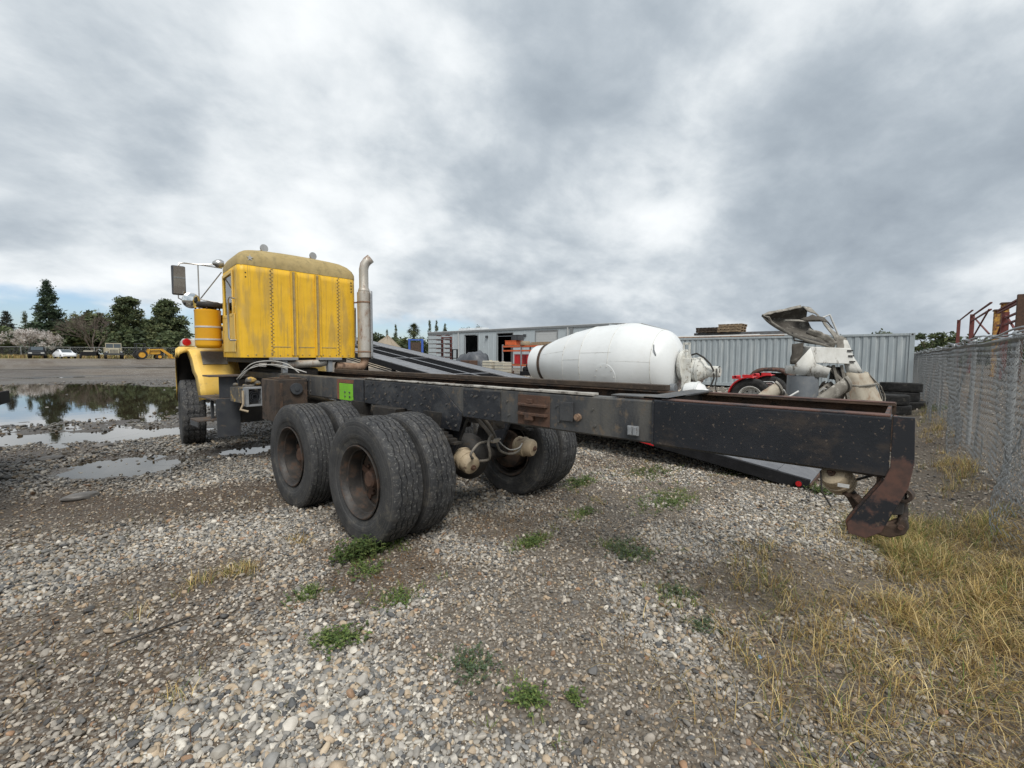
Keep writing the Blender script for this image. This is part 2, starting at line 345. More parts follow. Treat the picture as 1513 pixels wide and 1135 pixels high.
M['bark_grey'] = wm('grey_twigs', (.17, .135, .115), (.12, .10, .085), 3, rough=.95, bump=0)
M['leaf'] = tintmat('foliage', .75, .25)
M['grass'] = tintmat('grass_blades', .7, .3)
M['petal'] = tintmat('blossom', .8, .35)
M['rusty_yellow'] = wm('rusty_yellow_steel', (.50, .28, .05), (.42, .22, .05), 5, (.16, .06, .03), .52, .1, 5, .75, 0, .2, 40)
M['rust_red'] = wm('red_oxide_steel', (.16, .04, .032), (.11, .032, .028), 5, (.07, .03, .022), .6, .08, 8, .75)

# ================================================================== GROUND
def vnoise(x, y, seed=0):
    x = np.asarray(x, float); y = np.asarray(y, float); xi = np.floor(x).astype(np.int64); yi = np.floor(y).astype(np.int64)
    fx = x - xi; fy = y - yi; fx = fx * fx * (3 - 2 * fx); fy = fy * fy * (3 - 2 * fy)
    def h(a, b):
        n = (a * 374761393 + b * 668265263 + seed * 974634533) & 0x7fffffff
        n = ((n ^ (n >> 13)) * 1274126177) & 0x7fffffff
        return ((n ^ (n >> 16)) & 0xffff) / 65535.
    return (h(xi, yi) * (1 - fx) + h(xi + 1, yi) * fx) * (1 - fy) + (h(xi, yi + 1) * (1 - fx) + h(xi + 1, yi + 1) * fx) * fy
def fbm(x, y, seed=0, o=4):
    s = 0; a = .5; t = 0
    for i in range(o): s = s + a * vnoise(x * 2 ** i, y * 2 ** i, seed + i); t += a; a *= .5
    return s / t
def sst(v, a, b):
    t = np.clip((v - a) / (b - a), 0, 1); return t * t * (3 - 2 * t)
# puddles: centre, radii, depth
PUD = [(-3.0, 20.2, 6.6, 11.4, .075), (-2.1, 4.85, .9, 1.0, .036), (-.55, 4.75, .95, .55, .042), (-3.7, 4.85, .7, .35, .04), (-1.2, 38.5, 3.2, 1.3, .04),
       (9.5, 62, 8, 3.0, .04), (-2, 60, 4, 1.6, .04), (-1.35, 7.9, 1.5, .8, .034), (-2.75, 8.4, 1.1, .7, .034)]
WATER_Z = -.012
def pfield(x, y):
    d = np.full(np.shape(x), 9.)
    for cx, cy, rx, ry, dp in PUD: d = np.minimum(d, np.sqrt(((x - cx) / rx) ** 2 + ((y - cy) / ry) ** 2))
    return d
def gheight(x, y):
    x = np.asarray(x, float); y = np.asarray(y, float)
    h = .004 + .030 * fbm(x * .55, y * .55, 3, 3) * sst(np.hypot(x, y), 0, 60) * .6 + .02 * fbm(x * 1.3, y * 1.3, 11, 3) + .008 * fbm(x * 7, y * 7, 5, 2)
    for cx, cy, rx, ry, dp in PUD:
        d = np.sqrt(((x - cx) / rx) ** 2 + ((y - cy) / ry) ** 2) + .75 * (fbm(x * 1.3 + 9, y * 1.0, 21, 4) - .5) + .8 * (fbm(x * 3.1, y * 2.6, 27, 3) - .5) * (rx < 2)  + .3 * (fbm(x * 3.1, y * 2.2, 27, 3) - .5)
        h = h - dp * sst(d, 1.12, .62)
    h = h - .02 * sst(np.abs(y - (2.6 - .62 * (x + 2.2))) , .42, .1) * sst(x, -.4, -1.2)      # old wheel track
    far = .78 * sst(y, 55, 92) * sst(x, 34, 24)
    ber = .16 * sst(y + 4.22 - .028 * x, .55, -.1) * sst(x, -8, -2) * sst(x, 60, 40)                 # soil bank along the fence
    return h + far + ber
def graded(lo, hi, a, b, h, g):
    v = list(np.arange(a, b, h)); s = h; x = v[-1]
    while x < hi: s *= g; x += s; v.append(x)
    s = h; x = v[0]; pre = []
    while x > lo: s *= g; x -= s; pre.append(x)
    return np.array(pre[::-1] + v)
gx = graded(-1600, 1800, -7, 14, .10, 1.13); gy = graded(-1200, 1800, -5.2, 31, .11, 1.13)
GX, GY = np.meshgrid(gx, gy); GZ = gheight(GX, GY)
nx, ny = len(gx), len(gy); idx = np.arange(nx * ny).reshape(ny, nx)
GF = np.stack([idx[:-1, :-1], idx[:-1, 1:], idx[1:, 1:], idx[1:, :-1]], -1).reshape(-1, 4)
def wet_dark(x, y):
    d = pfield(x, y)
    near = sst(d + .5 * (fbm(x * 1.1, y * 1.1, 40) - .5), 1.9, 1.0)
    broad = sst(y - .55 * x + 2.2 * (fbm(x * .35, y * .35, 44) - .5), 3.3, 6.2) * sst(x, 1.5, -.5) * sst(y, 75, 45) * .75
    under = .5 * sst(np.abs(x), 1.5, .8) * sst(y, -1.2, 1.0) * sst(y, 8, 6.5)  # ground and pebbles darker and smoother below the truck
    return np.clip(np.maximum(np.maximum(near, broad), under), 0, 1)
def dirtmask(x, y):
    m = .9 * sst(fbm(x * .75 + 3, y * .75 + 8, 60, 5), .47, .62)
    bank = sst(y + 4.22 - .028 * x + .5 * (fbm(x * 1.7, y * 1.7, 63) - .5), 1.25, .55)
    track = sst(np.abs(y - (2.7 - .62 * (x + 2.2)) + 1.2 * (fbm(x, y, 66) - .5)), 1.15, .3) * sst(x, -.4, -1.3)
    path = .6 * sst(np.abs(x - .05 - .25 * (y + 2)) + .5 * (fbm(x * 1.5, y * 1.5, 69) - .5), .6, .1) * sst(y, .2, -.8)
    veg = 0
    for cx, cy, r in ((-2.2, .15, .45), (.2, -2.55, .55), (.6, -2.9, .6), (-1.3, -.6, .5), (-.2, -.6, .5), (-1.6, 2.2, .7), (-.55, -3.0, .45)): veg = np.maximum(veg, sst(np.hypot(x - cx, y - cy) / r + .8 * (fbm(x * 2.4, y * 2.4, 72) - .5), 1.1, .5))
    return np.clip(np.maximum(np.maximum(m * .85, bank), np.maximum(np.maximum(track, path), veg)), 0, 1)
gm, t, b = newmat('gravel_ground')
co = N(t, 'ShaderNodeTexCoord').outputs['Object']
at = N(t, 'ShaderNodeAttribute', attribute_name='tint'); sp = N(t, 'ShaderNodeSeparateColor'); t.links.new(at.outputs[0], sp.inputs[0])
wet, dirt, grassy = sp.outputs[0], sp.outputs[1], sp.outputs[2]
vo = N(t, 'ShaderNodeTexVoronoi'); vo.inputs['Scale'].default_value = 34; t.links.new(co, vo.inputs[0])
vo2 = N(t, 'ShaderNodeTexVoronoi'); vo2.inputs['Scale'].default_value = 9; t.links.new(co, vo2.inputs[0])
sv = N(t, 'ShaderNodeSeparateColor'); t.links.new(vo.outputs['Color'], sv.inputs[0])
sv2 = N(t, 'ShaderNodeSeparateColor'); t.links.new(vo2.outputs['Color'], sv2.inputs[0])
stone = ramp(t, sv.outputs[0], [(0, (.085, .083, .08)), (.35, (.19, .18, .165)), (.6, (.28, .25, .205)), (.8, (.36, .345, .32)), (1, (.52, .51, .49))])
stone2 = ramp(t, sv2.outputs[0], [(0, (.13, .125, .115)), (.5, (.24, .225, .2)), (1, (.36, .345, .32))])
stone = mix(t, .35, stone, stone2)
soil = mix(t, noise(t, co, 1.6, 6, .6), (.044, .030, .020), (.092, .063, .041))
soil = mix(t, smooth(t, noise(t, co, 75, 5, .75), .50, .66), soil, (.20, .17, .135))
gapf = smooth(t, vo.outputs['Distance'], .36, .62)
c = mix(t, gapf, stone, soil)
c = mix(t, mth(t, 'MULTIPLY', dirt, .85), c, soil)
c = mix(t, mth(t, 'MULTIPLY', smooth(t, noise(t, co, .11, 4, .55), .42, .62), .45), c, (.20, .175, .14))
c = mix(t, grassy, c, mix(t, noise(t, co, .9, 5, .6), (.13, .12, .045), (.26, .20, .085)))
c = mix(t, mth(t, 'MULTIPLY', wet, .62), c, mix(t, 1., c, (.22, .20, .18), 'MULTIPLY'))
t.links.new(c, b.inputs['Base Color'])
t.links.new(mth(t, 'SUBTRACT', .92, mth(t, 'MULTIPLY', wet, .5)), b.inputs['Roughness']); b.inputs['Specular IOR Level'].default_value = .35
bp = N(t, 'ShaderNodeBump'); bp.inputs['Strength'].default_value = .9; bp.inputs['Distance'].default_value = .02
t.links.new(mth(t, 'ADD', mth(t, 'SUBTRACT', 1., vo.outputs['Distance']), mth(t, 'MULTIPLY', noise(t, co, 90, 3), .4)), bp.inputs['Height']); t.links.new(bp.outputs[0], b.inputs['Normal'])
gw = wet_dark(GX, GY); gd = dirtmask(GX, GY)
gg = np.maximum(sst(GY, 84, 100) * sst(GX, 34, 26) * .9, sst(np.hypot(GX - 20, GY - 30), 120, 200)) * np.ones_like(GX)
ground = npmesh('ground', np.stack([GX, GY, GZ], -1).reshape(-1, 3), GF, gm, smooth=True, cols=np.stack([gw, gd, gg], -1).reshape(-1, 3))
tag(ground, kind='structure')

# water
M['water'], t, b = newmat('puddle_water'); b.inputs['Base Color'].default_value = (.030, .024, .015, 1); b.inputs['Roughness'].default_value = .015
b.inputs['IOR'].default_value = 1.33; b.inputs['Specular IOR Level'].default_value = .75
co = N(t, 'ShaderNodeTexCoord').outputs['Object']; bp = N(t, 'ShaderNodeBump'); bp.inputs['Strength'].default_value = .035; bp.inputs['Distance'].default_value = .02
t.links.new(noise(t, co, 3.2, 3, .5), bp.inputs['Height']); t.links.new(bp.outputs[0], b.inputs['Normal'])
def water(k, wz, m=1.35):
    cx, cy, rx, ry, dp = PUD[k]; n = 40
    V = [(cx, cy, wz)] + [(cx + rx * m * math.cos(2 * math.pi * i / n), cy + ry * m * math.sin(2 * math.pi * i / n), wz) for i in range(n)]
    o = npmesh('puddle', V, [(0, 1 + i, 1 + (i + 1) % n) for i in range(n)], M['water']); tag(o, kind='structure')
water(0, WATER_Z, 1.25)
for k in (1, 2, 3, 4, 7, 8): water(k, WATER_Z + .0005 * k, 1.3)
for k in (5, 6): water(k, float(gheight(PUD[k][0], PUD[k][1])) + .022, 1.0)

# ------------------------------------------------------------------ gravel (uncountable: one object of instanced pebbles)
pcol = bpy.data.collections.new('pebble_shapes')
pm, t, b = newmat('pebble'); a = N(t, 'ShaderNodeAttribute', attribute_name='pcol', attribute_type='INSTANCER')
co = N(t, 'ShaderNodeTexCoord').outputs['Object']
t.links.new(mix(t, mth(t, 'MULTIPLY', smooth(t, noise(t, co, 2.2, 5, .65), .35, .7), .4), a.outputs['Color'], mix(t, 1., a.outputs['Color'], (.5, .47, .42), 'MULTIPLY')), b.inputs['Base Color'])
aw = N(t, 'ShaderNodeAttribute', attribute_name='pwet', attribute_type='INSTANCER')
t.links.new(mth(t, 'SUBTRACT', .72, mth(t, 'MULTIPLY', aw.outputs['Fac'], .42)), b.inputs['Roughness']); b.inputs['Specular IOR Level'].default_value = .4
for k in range(12):
    bm = bmesh.new(); bmesh.ops.create_icosphere(bm, subdivisions=2 if k < 12 else 1, radius=.5)
    ax = Vector((1, random.uniform(.6, .95), random.uniform(.38, .7))); cuts = [(Vector((random.gauss(0, 1), random.gauss(0, 1), random.gauss(0, 1))).normalized(), random.uniform(.26, .42)) for _ in range(7)]
    for v in bm.verts:
        p = v.co.copy()
        for nrm, dd in cuts:
            e = p.dot(nrm) - dd
            if e > 0: p -= nrm * e * .85
        v.co = Vector((p.x * ax.x, p.y * ax.y, p.z * ax.z)) * 1.12
    me = bpy.data.meshes.new('pebble_shape'); bm.to_mesh(me); bm.free(); me.materials.append(pm)
    me.polygons.foreach_set('use_smooth', [True] * len(me.polygons)); me.set_sharp_from_angle(angle=R_(32))
    pcol.objects.link(bpy.data.objects.new('pebble_shape', me))
FWX, FWY = .7445, .6647
def scatter(r0, r1, dens, half):
    """jittered points in a wide fan of ground in front of the camera"""
    cell = 1 / math.sqrt(dens); n = int(2 * r1 / cell) + 1
    i, j = np.meshgrid(np.arange(n), np.arange(n)); x = -r1 + (i.ravel() + rng.random(n * n)) * cell; y = -r1 + (j.ravel() + rng.random(n * n)) * cell
    r = np.hypot(x, y); ang = np.abs(np.arctan2(x * FWY - y * FWX, x * FWX + y * FWY))
    k = (r >= r0) & (r < r1) & (ang < half); return x[k] + CAM[0], y[k] + CAM[1]
PX, PY, PS = [], [], []
for r0, r1, dens, half, smin, smean in ((.7, 2.6, 6000, 1.25, .007, .0178), (2.6, 4.6, 4300, 1.12, .010, .0205), (4.6, 7.5, 2000, 1.04, .014, .025), (7.5, 12, 640, 1.02, .020, .034), (.7, 4.2, 200, 1.2, .018, .028), (.7, 3.0, 3000, 1.2, .005, .008), (12, 20, 75, 1., .032, .055), (20, 34, 14, .98, .05, .08)):
    x, y = scatter(r0, r1, dens, half); s = np.clip(smean * np.exp(rng.normal(0, .42, len(x))), smin, smean * 2.4)
    PX.append(x); PY.append(y); PS.append(s)
PX = np.concatenate(PX); PY = np.concatenate(PY); PS = np.concatenate(PS)
dm = dirtmask(PX, PY); k = rng.random(len(PX)) > dm * .72
k &= ~((pfield(PX, PY) < .8) & (rng.random(len(PX)) < .97)); k &= PY < 55
PX, PY, PS, dm = PX[k], PY[k], PS[k], dm[k]
size_patch = .72 + .56 * fbm(PX * .8, PY * .8, 90, 3); PS = PS * size_patch * (1 - .25 * dm)
PZ = gheight(PX, PY) + PS * rng.uniform(-.05, .34, len(PX))
pw = wet_dark(PX, PY)
pal = np.array([(.64, .625, .59), (.50, .485, .46), (.36, .355, .345), (.25, .255, .26), (.155, .165, .18), (.47, .39, .30), (.50, .43, .34), (.40, .27, .185), (.30, .29, .27), (.42, .41, .395), (.10, .105, .115), (.33, .28, .22)])
pr = np.array([.12, .15, .16, .13, .08, .08, .06, .018, .08, .09, .035, .03]); pr /= pr.sum()
PC = pal[rng.choice(len(pal), len(PX), p=pr)] * rng.uniform(.62, 1.12, (len(PX), 1)) * np.array([.92, .88, .815]) * (.78 + .4 * fbm(PX * .5, PY * .5, 95, 3))[:, None]
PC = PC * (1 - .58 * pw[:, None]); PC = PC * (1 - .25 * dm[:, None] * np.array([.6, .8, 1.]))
me = bpy.data.meshes.new('gravel'); me.vertices.add(len(PX)); me.vertices.foreach_set('co', np.stack([PX, PY, PZ], -1).astype(np.float32).ravel())
def attr(nm, typ, key, arr): a = me.attributes.new(nm, typ, 'POINT'); a.data.foreach_set(key, arr.ravel())
attr('prot', 'FLOAT_VECTOR', 'vector', np.stack([rng.normal(0, .42, len(PX)), rng.normal(0, .42, len(PX)), rng.uniform(0, 6.28, len(PX))], -1).astype(np.float32))
attr('pscl', 'FLOAT', 'value', PS.astype(np.float32)); attr('pid', 'INT', 'value', rng.integers(0, 12, len(PX)).astype(np.int32))
attr('pcol', 'FLOAT_COLOR', 'color', np.concatenate([PC, np.ones((len(PX), 1))], 1).astype(np.float32)); attr('pwet', 'FLOAT', 'value', pw.astype(np.float32))
gravel = bpy.data.objects.new('gravel', me); COL.objects.link(gravel); tag(gravel, 'loose grey and tan river gravel covering the yard', 'gravel', kind='stuff')
gt = bpy.data.node_groups.new('gravel_nodes', 'GeometryNodeTree')
gt.interface.new_socket('Geometry', in_out='INPUT', socket_type='NodeSocketGeometry'); gt.interface.new_socket('Geometry', in_out='OUTPUT', socket_type='NodeSocketGeometry')
gi = gt.nodes.new('NodeGroupInput'); go = gt.nodes.new('NodeGroupOutput'); iop = gt.nodes.new('GeometryNodeInstanceOnPoints'); ci = gt.nodes.new('GeometryNodeCollectionInfo')
ci.inputs['Collection'].default_value = pcol; ci.inputs['Separate Children'].default_value = True; ci.inputs['Reset Children'].default_value = True
def named(nm, ty):
    n = gt.nodes.new('GeometryNodeInputNamedAttribute'); n.data_type = ty; n.inputs['Name'].default_value = nm; return n.outputs[0]
gt.links.new(gi.outputs[0], iop.inputs['Points']); gt.links.new(ci.outputs[0], iop.inputs['Instance']); iop.inputs['Pick Instance'].default_value = True
gt.links.new(named('pid', 'INT'), iop.inputs['Instance Index']); gt.links.new(named('prot', 'FLOAT_VECTOR'), iop.inputs['Rotation']); gt.links.new(named('pscl', 'FLOAT'), iop.inputs['Scale'])
gt.links.new(iop.outputs[0], go.inputs[0])
gravel.modifiers.new('gravel', 'NODES').node_group = gt
print('pebbles', len(PX))

# ================================================================== TRUCK (X across, Y forward, Z up)
def tyre_mesh(name, R, wd, rb, style, nseg=144, mats=('tyre', 'tyre_side')):
    """lathe about X with real tread grooves; style: zig | rib | block"""
    h = wd / 2; tw = h * .86
    side = [(-h * .62, rb), (-h * .80, rb + .010), (-h * .84, rb + .022), (-h * .86, rb + .023), (-h * .93, rb + .05), (-h * .985, rb + .075), (-h * 1.0, rb + .078), (-h * 1.02, rb + .10), (-h * 1.03, rb + .125), (-h * 1.02, R - .075), (-h * .995, R - .058), (-h * 1.0, R - .053), (-h * .975, R - .038), (-h * .93, R - .018)]
    gro = {'zig': [-.62, -.22, .22, .62], 'rib': [-.66, -.33, 0, .33, .66], 'block': [-.55, 0, .55]}[style]
    gw, gd = {'zig': (.0035, .012), 'rib': (.0055, .012), 'block': (.007, .016)}[style]
    prof = [(x, r, 0, 0) for x, r in side] + [(-tw, R - .006, 0, 1)]
    for g in gro:
        x = g * tw; prof += [(x - gw - .002, R, 1, 0), (x - gw, R - gd, 1, 2), (x + gw, R - gd, 1, 2), (x + gw + .002, R, 1, 0)]
    prof += [(tw, R - .006, 0, 1)] + [(-x, r, 0, 0) for x, r in reversed(side)]
    m = len(prof); V = np.zeros((nseg, m, 3)); per = {'zig': 6, 'rib': 8, 'block': 6}[style]; amp = {'zig': .0075, 'rib': .0, 'block': .010}[style]
    for i in range(nseg):
        a = 2 * math.pi * i / nseg; ph = (i % per) / per; tri = 4 * abs(ph - .5) - 1
        notch = (i % per) in ((0,) if style != 'rib' else ())
        for k, (x, r, z, e) in enumerate(prof):
            rr = r
            if notch and e != 2 and (z or e): rr -= .0035 if style == 'zig' else .008
            if e == 1 and (i % 4) < 2: rr -= .004 if style != 'rib' else .001
            V[i, k] = (x + (tri * amp if z else 0), math.cos(a) * rr, math.sin(a) * rr)
    ii = np.arange(nseg * m).reshape(nseg, m); nx_ = np.roll(ii, -1, 0)
    F = np.stack([ii[:, :-1], nx_[:, :-1], nx_[:, 1:], ii[:, 1:]], -1)
    me = bpy.data.meshes.new(name); me.from_pydata(V.reshape(-1, 3).tolist(), [], F.reshape(-1, 4).tolist())
    me.materials.append(M[mats[0]]); me.materials.append(M[mats[1]])
    mi = np.zeros((nseg, m - 1), np.int32); ns = len(side); mi[:, :ns - 1] = 1; mi[:, m - ns:] = 1; me.polygons.foreach_set('material_index', mi.ravel())
    bm = bmesh.new(); bm.from_mesh(me); bmesh.ops.recalc_face_normals(bm, faces=bm.faces); bm.to_mesh(me); bm.free()
    me.polygons.foreach_set('use_smooth', [True] * len(me.polygons)); me.set_sharp_from_angle(angle=R_(30)); me.update()
    return me
TR = .53
T_ZIG = tyre_mesh('tyre', TR, .285, .290, 'zig'); T_RIB = tyre_mesh('tyre', TR, .285, .290, 'rib'); T_FRONT = tyre_mesh('tyre', .565, .33, .292, 'block')
def rim_obj(name, parent, deep, m='rim', lip=.302):
    """dished disc wheel about X; +X is the outer face"""
    q = MB()
    q.lathe([(lip - .014, .095), (lip, .128), (lip + .004, .136), (lip - .006, .139), (lip - .018, .128), (lip - .03, .10), (lip - .034, .085), (lip - .042, .08), (lip - .044, .03), (lip - .050, -.03), (lip - .058, -.035), (lip - .06, -.12)], (0, 0, 0), (1, 0, 0), 48)
    q.lathe([(lip - .036, .02), (lip - .03, -.1), (lip + .004, -.136), (lip - .02, -.128)], (0, 0, 0), (1, 0, 0), 48)
    o = q._build(name, M[m], parent)
    q = MB(); q.lathe([(lip - .052, -deep - .02), (lip - .062, -deep + .006), (lip - .085, -deep + .016), (.165, -deep + .004), (.125, -deep + .012), (.02, -deep + .014)], (0, 0, 0), (1, 0, 0), 48); q.build('disc', M['rust_dark'] if m == 'rim' else M[m], o)
    q = MB()
    for i in range(5): a = 2 * math.pi * (i + .8) / 5; q.cyl((-deep + .006, .19 * math.cos(a), .19 * math.sin(a)), (-deep + .0125, .19 * math.cos(a), .19 * math.sin(a)), .028, 14)
    q._build('hand_hole', M['grime'], o)['kind'] = 'stuff'
    return o
def hub_obj(parent, deep, out=.10, m='rust', n=10):
    q = MB(); q.lathe([(.0, -deep + out), (.055, -deep + out), (.07, -deep + out - .012), (.078, -deep + .05), (.105, -deep + .03), (.112, -deep + .008)], (0, 0, 0), (1, 0, 0), 24)
    for i in range(n):
        a = 2 * math.pi * i / n; y, z = .143 * math.cos(a), .143 * math.sin(a); q.cyl((-deep, y, z), (-deep + .035, y, z), .015, 6)
    for i in range(5):          # cast spokes and clamps
        a = 2 * math.pi * (i + .3) / 5; q.beam((-deep + .018, .09 * math.cos(a), .09 * math.sin(a)), (-deep + .012, .225 * math.cos(a), .225 * math.sin(a)), .05, .03, (1, 0, 0))
    return q.build('hub', M[m], parent)
truck = empty('truck', 'yellow day-cab truck with long bare black frame, no body on it', 'truck')
TYP = M['black']
def wheel(x, y, z, face, tyre, deep, label=None):
    o = rim_obj('wheel', truck, deep); o.location = (x, y, z)
    if face < 0: o.rotation_euler = (0, 0, math.pi)
    t_ = link('tyre', tyre, None, o, flat=True); t_.rotation_euler = (random.uniform(0, 6), 0, 0)
    hub_obj(o, deep); return o
ZW = TR - .004
for y, ty in ((0, T_ZIG), (1.35, None)):
    for s in (-1, 1):
        wheel(s * 1.078, y, ZW, s, ty or (T_RIB if s < 0 else T_ZIG), .055); wheel(s * .738, y, ZW, -s, T_ZIG, .10)
for s in (-1, 1):
    o = wheel(s * 1.0, 5.99, .555, s, T_FRONT, -.03); o.rotation_euler[2] += R_(-9)

# --- frame rails: C channels open to the inside
def channel(y0, y1, s, z0=1.02, z1=1.29, x=.43, fl=.085, th=.011):
    xo, xi = s * x, s * (x - th); xf = s * (x - fl); r = .012
    poly = [(xo, z0 + r), (xo, z1 - r), (xo - s * r, z1), (xf, z1), (xf, z1 - th), (xi - s * .004, z1 - th), (xi, z1 - th - .004), (xi, z0 + th + .004), (xi - s * .004, z0 + th), (xf, z0 + th), (xf, z0), (xo - s * r, z0)]
    return MB().prism(poly, 'y', y0, y1)
for s in (-1, 1):
    rail = channel(-2.15, 7.1, s).build('frame_rail', M['black_grey'] if s < 0 else M['rust_dark'], truck)
    channel(-3.268, -2.152, s, 1.014, 1.297, .436, .105, .014).build('rear_rail_section', M['black_rear'] if s < 0 else M['rust_dark'], truck)
    q = MB().box(s * .4365, s * .4395, -3.266, -2.02, 1.2965, 1.2985); q.box(s * .33, s * .43, -3.262, -2.2, 1.298, 1.301); q.build('rusty_top_edge', M['red_brown'], truck)
# worn cover plates on the outer web of the left rail, butted end to end
q = MB().prism([(1.21, 1.282), (1.21, 1.03), (.42, 1.025), (.06, .985), (-.06, .895), (-.36, .89), (-.40, 1.0), (-.40, 1.06), (-.10, 1.272), (.15, 1.283)], 'x', -.4335, -.445); plate = q.build('reinforcing_plate', M['black'], truck, .003)
q = MB().prism([(1.235, 1.285), (1.235, 1.03), (1.42, 1.02), (1.46, 1.08), (1.46, 1.22), (1.42, 1.285)], 'x', -.4335, -.450); q.build('splice_plate', M['black'], truck, .003)
MB().box(-.4395, -.4335, 1.475, 1.80, 1.028, 1.225).build('green_patch', M['green'], truck, .002)
q = MB().box(-.4375, -.4335, 1.806, 1.86, 1.03, 1.27); q.box(-.4375, -.4335, 1.47, 1.80, 1.231, 1.272); q.build('rust_patch', wm('orange_primer', (.21, .085, .045), (.15, .065, .04), 9, (.05, .04, .035), .6, .06, 16, .75), truck)
MB().box(-.441, -.4345, -.86, -.42, 1.03, 1.27).build('worn_plate', M['black'], truck, .003)
MB().box(-.439, -.4345, -1.36, -1.05, 1.035, 1.265).build('rusty_mount_plate', M['rust'], truck, .003)
for z in (1.19, 1.12):
    q = MB().prism([(-.439, -1.06), (-.439, -1.345), (-.468, -1.335), (-.472, -1.22), (-.468, -1.07)], 'z', z - .010, z + .010); q.build('mount_rib', M['rust'], truck, .003)
q = MB().box(-.47, -.4395, -1.22, -1.14, 1.075, 1.112); q.box(-.46, -.4395, -1.2, -1.15, 1.202, 1.235); q.build('mount_block', M['rust'], truck, .004)
q = MB().box(-.445, -.4335, -1.565, -1.455, 1.10, 1.235); q.build('blank_plate', M['black_grey'], truck, .003)
q = MB().cyl((-.43, -1.605, 1.135), (-.462, -1.605, 1.135), .017, 6); q.cyl((-.43, -1.605, 1.135), (-.452, -1.605, 1.135), .026, 16); q.build('bolt', M['rust_pipe'], truck)
q = MB().box(-.4475, -.4305, -2.06, -1.985, 1.06, 1.12); q.box(-.4575, -.4475, -2.05, -2.03, 1.065, 1.115); q.box(-.4575, -.4475, -2.015, -1.995, 1.065, 1.115); q.build('small_bracket', M['grey_metal'], truck, .002)
q = MB().box(-.4425, -.4365, -2.156, -2.146, 1.02, 1.292); q.build('weld_seam', M['black'], truck)
# bolts too small to pick apart
q = MB()
def bolt(y, z, x=-.445, r=.011): q.cyl((x, y, z), (x - .010, y, z), r, 6)
for i in range(11):
    y = 1.16 - i * .112
    bolt(y, 1.245 - (.02 if i % 3 == 0 else 0)); bolt(y + .02, 1.075 + (.02 if i % 2 else 0))
    if i % 2: bolt(y - .03, 1.155)
for y, z in ((-.02, .96), (-.10, .94), (-.2, 1.12), (-.28, 1.02), (-.33, .94), (.02, 1.02), (-.22, .95)): bolt(y, z)
for y, z in ((1.55, 1.075), (1.55, 1.125), (1.66, 1.075), (1.66, 1.125)): bolt(y, z, -.4392)
for y in (-.5, -.56, -.7, -.78): bolt(y, 1.07, -.441); bolt(y - .03, 1.22, -.441)
for y in (2.6, 2.68): bolt(y, 1.08, -.430); bolt(y, 1.22, -.430)
for y in (-.93, -1.42, -1.72): bolt(y, 1.2, -.431, .008); bolt(y - .02, 1.09, -.431, .009)
tag(q.build('bolt_rows', M['black_grey'], truck), kind='stuff')
# cross members and timber liners
for y in (-.75, .68, 2.4, 4.4):
    q = MB().box(-.405, .405, y - .07, y + .07, 1.05, 1.062); q.box(-.405, .405, y - .07, y - .058, 1.062, 1.25); q.box(-.405, .405, y + .058, y + .07, 1.062, 1.25); q.build('crossmember', M['rust_dark'], truck)
q = MB().box(-.40, .40, -2.16, -2.145, 1.05, 1.288); q.box(-.42, .42, -2.23, -2.08, 1.3025, 1.312); q.prism([(-.42, -2.23), (-.12, -2.23), (-.30, -1.85), (-.42, -1.85)], 'z', 1.3025, 1.310); q.build('crossmember', M['black_grey'], truck)
MB().box(-.40, .40, -3.25, -3.235, 1.03, 1.285).build('end_plate', M['rust_black'], truck)
q = MB()
pts = [-1.72, -1.2, -.8, -.4, 0, .45, .9, 1.24]
for a_, b_ in zip(pts[:-1], pts[1:]): q.box(-.432, -.352, a_ + .004, b_ - .004, 1.2925, 1.303 + random.uniform(0, .008))
q.build('pale_liner_strip', M['strip'], truck, .002)
q = MB().box(.345, .435, -1.9, 3.5, 1.2925, 1.338); q.build('timber_liner', M['wood_dark'], truck, .006)

hm, t, b = newmat('hanger_worn_paint'); co = N(t, 'ShaderNodeTexCoord').outputs['Object']; sz_ = N(t, 'ShaderNodeSeparateXYZ'); t.links.new(co, sz_.inputs[0])
band = mth(t, 'ADD', smooth(t, sz_.outputs[2], 1.04, 1.14), mth(t, 'MULTIPLY', smooth(t, sz_.outputs[2], .74, .82), smooth(t, sz_.outputs[2], .97, .88)))
msk = smooth(t, mth(t, 'ADD', mth(t, 'MULTIPLY', band, .36), noise(t, co, 13, 8, .72)), .64, .80)
c = mix(t, msk, mix(t, smooth(t, noise(t, co, 24, 6, .65), .35, .68), (.105, .052, .038), (.06, .036, .03)), mix(t, smooth(t, noise(t, co, 40, 6, .7), .58, .66), (.012, .013, .017), (.10, .07, .05)))
t.links.new(c, b.inputs['Base Color']); t.links.new(mth(t, 'SUBTRACT', .8, mth(t, 'MULTIPLY', msk, .3)), b.inputs['Roughness']); M['hanger'] = hm
